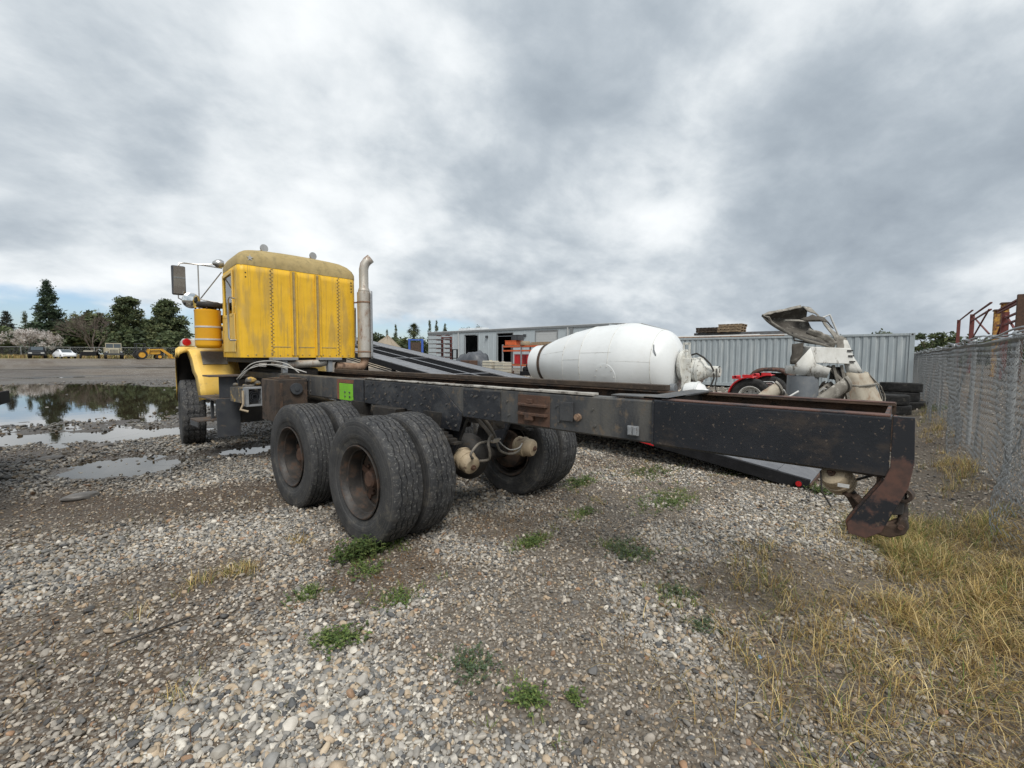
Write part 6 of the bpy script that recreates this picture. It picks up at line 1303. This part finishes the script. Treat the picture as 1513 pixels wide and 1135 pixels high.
def tree(nm, label, x, y, ht, w_, kind, cols=GREENS, dens=1., group=None):
    g = gz2(x, y); o = empty(nm, label, 'tree', (x, y, g), 0, group); C = []
    tk = MB()
    if kind == 'conifer':
        tk.tube([(0, 0, 0), (.05, 0, ht * .5), (0, 0, ht * .97)], [ht * .022, ht * .014, .02], 8)
        for i in range(int(190 * dens)):
            u = random.random() ** 1.15 * .98; z = ht * (.08 + .92 * u); a = random.uniform(0, 6.28); tier = .84 + .16 * math.sin(z / ht * 30 + x); rmax = w_ / 2 * (1 - u) ** .92 * tier + .04; r = rmax * math.sqrt(random.uniform(.12, 1)); C.append((r * math.cos(a), r * math.sin(a), z - .12 * r))
        sp = (.12 * w_ / 4 + .02, .12 * w_ / 4 + .02, .10 + ht * .004); n_e, sz = 24, np.array([(.12 + .026 * w_) * (1.12 - .72 * c_[2] / ht) for c_ in C])
    elif kind == 'pine':
        dens *= 1.5
        tk.tube([(0, 0, 0), (.1, .1, ht * .45), (0, .05, ht * .95)], [ht * .025, ht * .018, .03], 8)
        for i in range(int(34 * dens)):
            u = random.random(); z = ht * (.22 + .75 * u); a = random.uniform(0, 6.28); r = w_ / 2 * (1 - .75 * u ** 1.6) * random.uniform(.35, 1.0)
            e = Vector((r * math.cos(a), r * math.sin(a), z + .08 * r)); tk.tube([(0, 0, z - .25 * r), tuple(e * .5 + Vector((0, 0, z * .5 - .1))), tuple(e)], [.05, .035, .015], 5)
            for k in range(6): f = .4 + .6 * random.random(); C.append((e.x * f + random.gauss(0, .25), e.y * f + random.gauss(0, .25), z + .08 * r * f + random.gauss(0, .22)))
        sp = (.34, .34, .20); n_e, sz = 22, .24
    elif kind == 'round':
        dens *= 1.25 if w_ > 4.5 else 1
        tk.tube([(0, 0, 0), (.1, 0, ht * .35), (.0, 0, ht * .6)], [ht * .03, ht * .024, .05], 8)
        for i in range(int(90 * dens)):
            v = Vector((random.gauss(0, 1), random.gauss(0, 1), random.gauss(0, 1))).normalized() * random.uniform(.3, 1) ** .5; lob = .8 + .35 * float(vnoise(v.x * 2 + x, v.y * 2 + y + v.z * 2, 3)); C.append((v.x * w_ / 2 * lob, v.y * w_ / 2 * lob, ht * .56 + v.z * ht * .43 * lob))
            if i % 7 == 0: tk.tube([(0, 0, ht * .35), (C[-1][0] * .5, C[-1][1] * .5, (ht * .4 + C[-1][2]) / 2), C[-1]], [.06, .04, .015], 5)
        sp = (.32 * w_ / 6 + .08,) * 3; n_e, sz = (34, .2 + .028 * w_) if w_ > 4.5 else (24, .18)
    tk._build('trunk', M['bark'], o)
    V, F, c = leafcloud(np.array(C), n_e, sz, sp, cols); npmesh('crown', V, F, M['leaf'], o, cols=c); return o
def twigs(tk, p, d, L, r, lev, spread, out):
    e = p + d * L; m_ = (p + e) / 2 + Vector((random.gauss(0, .05), random.gauss(0, .05), random.gauss(0, .04))) * L; tk.tube([p, m_, e], [r, r * .8, r * .55], 4 if lev < 3 else 5, False)
    out.append(e); out.append(m_)
    if lev <= 0: return
    for _ in range(3 if lev > 1 else 4):
        nd = (d + Vector((random.gauss(0, spread), random.gauss(0, spread), random.gauss(.08, spread * .8)))).normalized(); twigs(tk, p + d * L * random.uniform(.5, 1), nd, L * random.uniform(.6, .82), r * .6, lev - 1, spread, out)
def bare(nm, label, x, y, ht, w_, m, blossom=False, lev=5):
    g = gz2(x, y); o = empty(nm, label, 'tree', (x, y, g)); tk = MB(); pts = []
    for k in range(4 if not blossom else 5):
        a = k * 6.28 / 5 + .4; twigs(tk, Vector((0, 0, ht * .06)), Vector((math.cos(a) * w_ / ht * .55, math.sin(a) * w_ / ht * .55, 1)).normalized(), ht * .30, .06 * ht / 6, lev, .42, pts)
    tk.tube([(0, 0, 0), (0, 0, ht * .1)], [.14 * ht / 6, .12 * ht / 6], 8); tk._build('trunk', M[m], o, flat=True)
    P = np.array([tuple(p) for p in pts]); P = P[P[:, 2] > ht * .22]; P = P[P[:, 2] < ht * 1.02]
    if blossom: V, F, c = leafcloud(P[rng.choice(len(P), min(1500, len(P)), False)], 6, .085, (.12, .12, .12), [(.74, .70, .67), (.80, .77, .75), (.62, .57, .54), (.34, .28, .24)])
    else: V, F, c = leafcloud(P[rng.choice(len(P), min(1600, len(P)), False)], 2, .05, (.06, .06, .06), [(.115, .085, .068), (.15, .11, .085), (.09, .07, .06)])
    npmesh('crown', V, F, M['petal' if blossom else 'leaf'], o, cols=c); return o
tree('conifer_tree', 'tallest dark conifer with pointed top, standing behind the blossoming tree', 2.1, 123.3, 15.3, 8.4, 'conifer', [(.056, .086, .052), (.072, .102, .060), (.042, .064, .042)], 2.6)
tree('conifer_tree', 'grey-green spruce at the far left edge behind the fence', -3.5, 135.6, 9.4, 6.5, 'conifer', [(.035, .042, .032), (.045, .05, .036)], .9)
tree('conifer_tree', 'small dark conifer between the left-edge spruce and the tallest conifer', -1.0, 130, 9.2, 3.6, 'conifer', GREENS, .8)
tree('evergreen_tree', 'low dark evergreen mass under the tallest conifer', 4.6, 124, 7.2, 8.0, 'round', GREENS, 1.2)
tree('evergreen_tree', 'broad dark evergreen behind the brown bare tree', 8.5, 133, 9.6, 9.5, 'round', GREENS, 1.3)
tree('pine_tree', 'broad dark pine, left of the pair nearest the truck', 12.7, 114.5, 12.4, 9.0, 'pine', GREENS + [(.045, .05, .022)], 2.0)
tree('pine_tree', 'broad dark pine, right of the pair nearest the truck', 17.6, 106.2, 11.2, 9.4, 'pine', GREENS, 2.0)
tree('shrub', 'dark rounded shrub under the left pine behind the army truck', 11.2, 104, 5.2, 5.5, 'round', GREENS, .9)
tree('shrub', 'dark rounded shrub under the right pine behind the tractor', 16.6, 98, 4.6, 6.5, 'round', GREENS, .9)
tree('shrub', 'dark shrub left of the blossoming tree', -4.4, 126, 5.4, 6.0, 'round', GREENS, .9)
bare('bare_tree', 'brown leafless tree with dense twigs behind the army truck', 7.9, 117, 11.8, 9.6, 'bark_grey', False, 5)
bare('blossom_tree', 'pale pink blossoming fruit tree behind the black pickup', -.5, 112, 6.8, 8.6, 'bark_grey', True, 5)
for x, y, h_, w_, lab in ((45.7, 69.9, 7.4, 1.9, 'slim dark cypress left of the palm'), (49, 78, 6.9, 2.0, 'short conifer left of the slim cypress'), (56.3, 73.2, 9.4, 2.2, 'pointed conifer behind the workshop corner, leftmost of three'), (57.3, 72.1, 9.1, 2.2, 'pointed conifer behind the workshop corner, middle of three'), (58.6, 70.9, 8.4, 2.9, 'pointed conifer behind the workshop corner, rightmost of three')):
    tree('conifer_tree', lab, x, y, h_, w_, 'conifer', GREENS, .55)
for x_, y_, h_, w_, lab in ((-7, 140, 6.4, 9, 'dark evergreen at the left border beyond the spruce'), (1.5, 140, 6.4, 9, 'dark evergreen mass just behind the tallest conifer'), (13.5, 128, 7.2, 7, 'dark evergreen between the bare tree and the left pine'), (21, 122, 7.0, 8, 'dark evergreen behind the right pine beside the truck mirror'), (16, 120, 8.0, 5, 'dark evergreen filling the gap between the two pines')): tree('evergreen_tree', lab, x_, y_, h_, w_, 'round', GREENS, 1.2)
tree('bush', 'olive bush beside the exhaust stack behind the mound', 49.3, 84, 6.4, 6.5, 'round', OLIVE, .8)
tree('bush', 'dark leafy bush right of the palm trunk', 44.6, 61.2, 5.0, 4.2, 'round', GREENS, .8)
tree('bush', 'olive bush filling the gap at the workshop corner', 42.6, 58.6, 4.6, 3.6, 'round', OLIVE, .8)
tree('bush', 'dark hedge clump left of the palm behind the mound', 42.5, 64, 4.4, 5.5, 'round', GREENS, .8)
for x, y, h_, w_, lab in ((58.1, 63.5, 7.5, 3.6, 'tree top showing over the workshop roof, left one'), (60.2, 61.9, 7.7, 3.0, 'tree top showing over the workshop roof, right one')): tree('roof_tree', lab, x, y, h_, w_, 'round', GREENS, .7)
o = tree('umbrella_pine', 'umbrella-shaped pine right of the container, above the fence', 105.9, -5.4, 6.2, 3.0, 'round', GREENS, .05)
for (cx, cy, cz, r) in ((-.2, 1.3, 5.4, 1.3), (.2, -1.1, 5.5, 1.3), (0, .3, 3.2, 1.6), (0, 1.6, 3.0, 1.3), (0, -1.2, 2.6, 1.3)):
    C = rng.normal(0, 1, (28, 3)); C /= np.linalg.norm(C, axis=1)[:, None]; C = C * np.array([r, r, r * .5]) * rng.uniform(.4, 1, (28, 1)) + np.array([cx, cy, cz]); V, F, c = leafcloud(C, 24, .18, (.16, .16, .1), GREENS); npmesh('crown', V, F, M['leaf'], o, cols=c)
MB().tube([(0, 0, 2), (0, .5, 4), (-.2, 1.3, 5.3)], [.14, .1, .05], 6).build('limb', M['bark'], o); MB().tube([(0, 0, 2.4), (0, -.6, 4), (.2, -1.1, 5.4)], [.14, .1, .05], 6).build('limb', M['bark'], o)
for x, y, h_, w_, lab in ((113.2, 1.6, 6.8, 4.6, 'dark tree top just above the container roof, right one'), (108.4, 7.4, 6.3, 3.4, 'dark tree top just above the container roof, left one'), (112, -9, 5.0, 9, 'dark treeline clump over the fence, left of the rusty racks'), (100, -14, 4.8, 6, 'low dark tree over the fence below the rusty racks')): tree('far_tree', lab, x, y, h_, w_, 'round', GREENS, .8)
# palm
pm_ = empty('palm_tree', 'fan palm with bushy round head beyond the blue frame', 'tree', (45.0, 63.2, 0))
MB().tube([(0, 0, 0), (.05, 0, 3), (0, 0, 6.0)], [.26, .2, .22], 10).build('trunk', M['bark'], pm_)
q = MB()
for i in range(150):
    a = random.uniform(0, 6.28); el = random.uniform(-1.1, 1.35); d = Vector((math.cos(a) * math.cos(el), math.sin(a) * math.cos(el), math.sin(el))); s_ = d.cross(Vector((0, 0, 1))).normalized() * .1; b0 = Vector((0, 0, 6.1)); L = random.uniform(1.1, 1.6); m_ = b0 + d * L * .5 + Vector((0, 0, .1)); 
    for k in range(-3, 4):
        e = m_ + (d * math.cos(k * .3) + s_ * 10 * math.sin(k * .3)) * L * .5 - Vector((0, 0, .12 + .1 * abs(k))); q.add([m_ - s_ * .6, m_ + s_ * .6, e], [(0, 1, 2)])
    q.add([b0 - s_ * .15, b0 + s_ * .15, m_ + s_ * .15, m_ - s_ * .15], [(0, 1, 2, 3)])
q.build('crown', wm('palm_leaf', (.045, .06, .02), (.09, .095, .04), 1.5, rough=.6, bump=0), pm_, flat=True, fix=False)
# far treeline, reads as one mass
C = []
for x, y, h_ in [(a, 175 - abs(a) * .1, 6.5) for a in np.arange(-60, 60, 3.0)] + [(a, 150 - .35 * a, 6) for a in np.arange(60, 200, 3.5)] + [(200, a, 5.0) for a in np.arange(-120, 80, 3.5)]:
    for _ in range(5): C.append((x + random.gauss(0, 1.6), y + random.gauss(0, 1.6), random.uniform(.5, h_ * random.uniform(.6, 1)) + gz2(x, y)))
V, F, c = leafcloud(np.array(C), 14, .55, (.8, .8, .6), GREENS + OLIVE); o = npmesh('far_treeline', V, F, M['leaf'], cols=c); tag(o, 'distant dark treeline along the horizon', 'trees', kind='stuff')

# ================================================================== GRASS AND WEEDS
def blades(px, py, L, wd, lean, col, droop=.5):
    n = len(px); z0 = gheight(px, py) - .01; a = rng.uniform(0, 6.283, n); dx, dy = np.cos(a), np.sin(a); sx, sy = -dy, dx; rows = []
    for f, wf in ((0, 1.), (.35, .9), (.7, .6), (1., .08)):
        out = L * lean * (f ** 1.7); h = L * (f - droop * lean * f ** 2.4); cx = px + dx * out; cy = py + dy * out; cz = z0 + np.maximum(h, .004)
        rows.append((np.stack([cx - sx * wd * wf / 2, cy - sy * wd * wf / 2, cz], -1), np.stack([cx + sx * wd * wf / 2, cy + sy * wd * wf / 2, cz], -1)))
    V = np.stack([v for r in rows for v in r], 1).reshape(-1, 3); b0 = np.arange(n)[:, None] * 8
    F = np.concatenate([b0 + np.array([[2 * k, 2 * k + 1, 2 * k + 3, 2 * k + 2]]) for k in range(3)]); return V, F, np.repeat(col, 8, 0)
STRAW = np.array([(.46, .34, .13), (.56, .43, .20), (.36, .25, .09), (.22, .145, .06), (.50, .41, .23), (.16, .10, .05)]); GRN = np.array([(.10, .15, .03), (.14, .19, .045), (.19, .20, .06)])
def pick(n, pg): 
    c = STRAW[rng.integers(0, len(STRAW), n)] * rng.uniform(.85, 1.5, (n, 1)); g = GRN[rng.integers(0, 3, n)] * rng.uniform(.8, 1.2, (n, 1)); return np.where((rng.random(n) < pg)[:, None], g, c)
VV, FF, CC, off = [], [], [], 0
def put(t):
    global off
    V, F, c = t; VV.append(V); FF.append(F + off); CC.append(c); off += len(V)
# tufts along the fence bank, thickest where the photograph shows them
tx = rng.uniform(-1.9, 3.6, 5200); ty = fy(tx) + rng.uniform(-.25, 1.75, 5200); fd_ = ty - fy(tx)
dn = sst(fd_ + .55 * (fbm(tx * 1.3, ty * 1.3, 120) - .5), 1.30, .35) * sst(tx + .8 * fbm(tx * .8, ty * .8, 124), -1.7, .2) * sst(tx + (1 - sst(fd_, 1.0, .3)) * .0, 3.3, 1.9) * (.25 + .75 * sst(fbm(tx * 2.2, ty * 2.2, 128), .36, .58))
k = rng.random(5200) < dn * .15; tx, ty = tx[k], ty[k]
for x_, y_ in zip(tx, ty):
    n = int(rng.integers(20, 48)); r = .06; put(blades(x_ + rng.normal(0, r, n), y_ + rng.normal(0, r, n), rng.uniform(.07, .24, n), rng.uniform(.002, .0048, n), rng.uniform(.45, 1.15, n), pick(n, .16), .72))
def tuft(cx, cy, rx, ry, nt, n0, l0, l1, pg, lean=(.3, 1.)):
    for _ in range(nt):
        x_, y_ = cx + rng.normal(0, rx), cy + rng.normal(0, ry); n = int(rng.integers(n0, n0 * 2) * 1.4); put(blades(x_ + rng.normal(0, .035, n), y_ + rng.normal(0, .035, n), rng.uniform(l0, l1, n), rng.uniform(.002, .0045, n), rng.uniform(*lean, n), pick(n, pg), .55))
tuft(1.9, -3.22, .26, .13, 46, 24, .10, .26, .55); tuft(1.6, -3.45, .3, .15, 34, 24, .10, .26, .3); tuft(2.4, -3.7, .3, .2, 22, 18, .08, .24, .4); tuft(.9, -3.7, .4, .2, 22, 20, .10, .26, .15); tuft(.3, -3.4, .3, .2, 14, 18, .1, .24, .12)
tuft(.4, -2.75, .22, .16, 14, 12, .07, .17, .35); tuft(-.35, -2.85, .2, .14, 12, 12, .07, .16, .3); tuft(-.15, -3.15, .3, .2, 16, 12, .08, .2, .12)
tuft(-2.22, .18, .17, .06, 14, 14, .05, .13, .25); tuft(-1.52, .36, .07, .05, 6, 12, .04, .10, .1); tuft(-2.62, -.95, .05, .05, 3, 10, .05, .12, .2); tuft(1.0, -2.55, .2, .12, 7, 10, .05, .12, .3)
tuft(5.2, -3.85, .5, .12, 18, 14, .1, .3, .15); tuft(9, -3.75, 1.5, .15, 20, 14, .1, .3, .2); tuft(13.4, -3.7, 1.2, .15, 20, 14, .1, .25, .45); tuft(4.2, -3.75, .5, .1, 10, 12, .1, .22, .3)
tuft(.9, -.95, .3, .2, 7, 10, .03, .08, .2); tuft(2.0, -.6, .6, .3, 14, 10, .03, .09, .4); tuft(-1.0, -3.1, .12, .1, 5, 10, .06, .15, .3)
# trampled straw lying flat
n = 9000; sx_ = rng.uniform(-1.3, 2.6, n); sy_ = fy(sx_) + np.abs(rng.normal(0, .75, n)) - .1; put(blades(sx_, sy_, rng.uniform(.06, .24, n), rng.uniform(.0018, .004, n), rng.uniform(.85, 1.0, n), pick(n, .03) * rng.uniform(.45, 1., (n, 1)), .98))
n = 700; put(blades(rng.normal(.2, .6, n), rng.normal(-2.6, .35, n), rng.uniform(.05, .16, n), rng.uniform(.0025, .005, n), rng.uniform(.85, 1., n), STRAW[rng.integers(0, 6, n)] * .6, .98))
n = 900; put(blades(rng.normal(.0, .6, n), rng.normal(-.5, .35, n), rng.uniform(.03, .10, n), rng.uniform(.002, .005, n), rng.uniform(.8, 1., n), STRAW[rng.integers(0, 5, n)] * np.array([.55, .42, .4]), .98))
n = 500; put(blades(rng.normal(-1.3, .3, n), rng.normal(-.7, .25, n), rng.uniform(.03, .10, n), rng.uniform(.002, .005, n), rng.uniform(.8, 1., n), STRAW[rng.integers(0, 5, n)] * np.array([.55, .42, .4]), .98))
o = npmesh('dry_grass', np.concatenate(VV), np.concatenate(FF), M['grass'], cols=np.concatenate(CC)); tag(o, 'straw-coloured dry grass along the fence and in the gravel', 'grass', kind='stuff')
# brown plant litter pressed into the gravel
lx, ly = scatter(.7, 6.5, 330, 1.1); k = rng.random(len(lx)) < sst(fbm(lx * 1.1, ly * 1.1, 150, 4), .45, .62) * .9 + .05; lx, ly = lx[k], ly[k]; n = len(lx)
V, F, c = blades(lx, ly, rng.uniform(.02, .09, n), rng.uniform(.002, .006, n), rng.uniform(.8, 1., n), np.array([(.13, .07, .035), (.19, .115, .055), (.09, .05, .03), (.25, .18, .09), (.11, .10, .04)])[rng.integers(0, 5, n)], .96); V[:, 2] += .018
o = npmesh('plant_litter', V, F, M['grass'], cols=c); tag(o, 'brown dead plant litter pressed between the stones', 'litter', kind='stuff')
VV, FF, CC, off = [], [], [], 0
for cx, cy, rx, ry, nt_ in ((1.6, -1.45, .45, .22, 70), (.15, -1.75, .16, .22, 40), (-.25, -1.05, .22, .1, 40), (.6, -1.0, .2, .12, 18), (-1.45, -.95, .2, .12, 16), (-1.2, -.3, .25, .1, 26), (2.6, -.8, .5, .25, 40), (1.5, -.4, .35, .12, 36), (-.3, -2.3, .18, .15, 20), (-1.85, -.5, .15, .1, 12), (3.3, -1.7, .4, .3, 24), (1.9, -3.2, .3, .12, 30), (-1.9, -1.1, .12, .1, 8), (-1.6, -2.0, .2, .2, 10)):
    for _ in range(nt_):
        x_, y_ = cx + rng.normal(0, rx * .6), cy + rng.normal(0, ry * .6); n = int(rng.integers(8, 18)); put(blades(x_ + rng.normal(0, .02, n), y_ + rng.normal(0, .02, n), rng.uniform(.025, .075, n), rng.uniform(.0025, .005, n), rng.uniform(.3, 1., n), np.array([(.13, .20, .045), (.18, .25, .06), (.10, .155, .04), (.24, .26, .08)])[rng.integers(0, 4, n)] * rng.uniform(.8, 1.2, (n, 1)), .5))
o = npmesh('green_grass', np.concatenate(VV), np.concatenate(FF), M['grass'], cols=np.concatenate(CC)); tag(o, 'short fresh green grass sprouting in patches of the gravel', 'grass', kind='stuff')
# dry grass strip at the far left boundary
n = 5200; u = rng.random(n); px = -16 + 42 * u + rng.normal(0, .3, n); py = 117.2 - 32 * u + rng.normal(0, 1.0, n) - .4
V, F, c = blades(px, py, rng.uniform(.35, .9, n), rng.uniform(.06, .12, n), rng.uniform(.2, .7, n), pick(n, .25) * .8); o = npmesh('roadside_grass', V, F, M['grass'], cols=c); tag(o, 'tall dry grass along the far boundary fence', 'grass', kind='stuff')
# green weeds: each clump a plant
LEAFG = np.array([(.085, .135, .035), (.12, .175, .05), (.065, .105, .035), (.16, .20, .06)]); LEAFB = np.array([(.085, .12, .07), (.11, .15, .09), (.07, .10, .055)])
def weed(x, y, rx, ry, n_st, label, pal=LEAFG, lf=.016, hgt=.07):
    o = empty('weed', label, 'weed', (x, y, float(gheight(x, y)))); V, F, c = [], [], []
    sx_ = rng.normal(0, rx * .5, n_st); sy_ = rng.normal(0, ry * .5, n_st); st = MB()
    for a_, b_ in zip(sx_, sy_):
        h0 = float(gheight(x + a_, y + b_)) - o.location.z; tip = Vector((a_ + random.gauss(0, .03), b_ + random.gauss(0, .03), h0 + hgt * random.uniform(.4, 1.2))); st.tube([(a_, b_, h0 - .01), tuple(tip)], [.0018, .001], 4, False)
        m_ = 7
        for k in range(m_):
            f = random.uniform(.3, 1); p = Vector((a_, b_, h0)) * (1 - f) + tip * f; an = random.uniform(0, 6.28); el = random.uniform(-.1, .7); d = Vector((math.cos(an) * math.cos(el), math.sin(an) * math.cos(el), math.sin(el))); s_ = d.cross(Vector((0, 0, 1))).normalized(); L = lf * random.uniform(.7, 1.6); i0 = len(V)
            V += [tuple(p), tuple(p + d * L * .5 + s_ * L * .32), tuple(p + d * L - Vector((0, 0, L * .15))), tuple(p + d * L * .5 - s_ * L * .32)]; F.append((i0, i0 + 1, i0 + 2, i0 + 3)); cc = pal[rng.integers(0, len(pal))] * rng.uniform(.75, 1.2); c += [cc] * 4
    npmesh('foliage', V, F, M['leaf'], o, cols=np.array(c)); st._build('stems', wm('weed_stem', (.10, .13, .04), None, rough=.7, bump=0) if 'stem' not in M else M['stem'], o, flat=True)['kind'] = 'stuff'
M['stem'] = wm('weed_stem', (.10, .13, .04), None, rough=.7, bump=0)
for a in ((-1.36, -.26, .16, .12, 120, 'bushy dark green weed growing against the nearest rear tyre', LEAFG * .75, .026, .13), (-1.2, -.22, .22, .1, 70, 'low green weed trailing right along the nearest rear tyre', LEAFG * .8, .02, .07),
          (-1.42, -.5, .13, .12, 60, 'yellow-green weed patch just below the nearest tyre weed', LEAFG * 1.15, .015, .05), (-1.95, -1.1, .12, .10, 70, 'green weed clump alone in gravel at lower left centre', LEAFG, .017, .06), (-1.6, -1.78, .11, .13, 80, 'blue-green ferny weed in the bottom middle foreground', LEAFB, .012, .05),
          (-1.57, -2.11, .07, .06, 55, 'yellow-green weed clump nearest the bottom edge, left of a smaller one', LEAFG * 1.1, .014, .05), (-1.44, -2.26, .04, .04, 24, 'tiny weed right of the bottom-edge clump', LEAFG * 1.1, .012, .05),
          (.13, -1.73, .16, .20, 130, 'dense blue-green weed mat in the middle of the gravel', LEAFB, .013, .045), (-.25, -1.05, .16, .10, 75, 'light green weed streak right of the near tyres', LEAFG * 1.1, .015, .05), (1.55, -1.45, .45, .22, 150, 'wide thin green weed patch beneath the long rear frame', LEAFG, .016, .04),
          (.66, -1.0, .12, .08, 40, 'small weed patch between tyres and rear frame patch', LEAFG, .014, .04), (-1.87, -.49, .10, .07, 40, 'sparse weed left of the nearest tyre weed patch', LEAFG * 1.05, .013, .05), (-1.5, -.98, .13, .09, 50, 'scattered weed sprigs below the nearest tyre', LEAFG * 1.1, .013, .04),
          (-.22, -2.25, .10, .09, 45, 'blue-green weed patch left of the dry grass, upper one', LEAFB, .012, .04), (-.5, -2.5, .10, .10, 50, 'blue-green weed patch left of the dry grass, lower one', LEAFB, .012, .04), (3.0, -2.62, .12, .1, 50, 'green weed at the low end of the tilted deck', LEAFG * .8, .025, .09),
          (1.5, -.38, .3, .14, 90, 'green weed fringe at the foot of the right rear tyres', LEAFG * .8, .02, .05), (2.6, -.8, .5, .25, 90, 'green patch in shade under the rear frame', LEAFG * .8, .02, .04), (3.4, -1.7, .25, .2, 60, 'green patch beside the trailer lip', LEAFG * .8, .02, .05), (13.6, -3.9, .6, .15, 70, 'green weed row between the tyre stacks and the fence', LEAFG * 1.1, .05, .12)):
    weed(*a)
# thin dark rod and a scrap of blue plastic on the gravel
o = MB().tube([(-2.755, -.30, float(gheight(-2.75, -.3)) + .03), (-2.6, -.305, float(gheight(-2.6, -.3)) + .036), (-2.43, -.29, float(gheight(-2.43, -.29)) + .03)], .006, 6).build('metal_rod', M['grime']); tag(o, 'thin dark metal rod lying on the gravel at lower left', 'rod')
rows = [[(-.62 + .012 * i + random.uniform(-.006, .006), -2.83 + .008 * k, float(gheight(-.6, -2.8)) + .03 + random.uniform(0, .014)) for k in range(3)] for i in range(3)]
o = MB().grid(rows).build('plastic_scrap', wm('blue_plastic_scrap', (.16, .24, .34), None, rough=.5, bump=0), solid=.003); tag(o, 'tiny blue plastic scrap in the gravel left of the dry grass', 'scrap')
for x_, y_, s_, lab in ((-2.62, 3.25, .16, 'flat grey stone by the muddy wheel track, nearer one'), (-2.75, 5.9, .16, 'flat dark stone near the small puddles'), (-2.1, 6.6, .15, 'flat stone at the edge of the big puddle')):
    bm = bmesh.new(); bmesh.ops.create_icosphere(bm, subdivisions=2, radius=s_)
    for v in bm.verts: v.co = Vector((v.co.x, v.co.y * .6, v.co.z * .25)) * random.uniform(.9, 1.1)
    me = bpy.data.meshes.new('stone'); bm.to_mesh(me); bm.free(); o = link('stone', me, wm('wet_stone', (.13, .12, .11), (.08, .075, .07), 8, rough=.5)); o.location = (x_, y_, float(gheight(x_, y_)) + .02); tag(o, lab, 'stone')
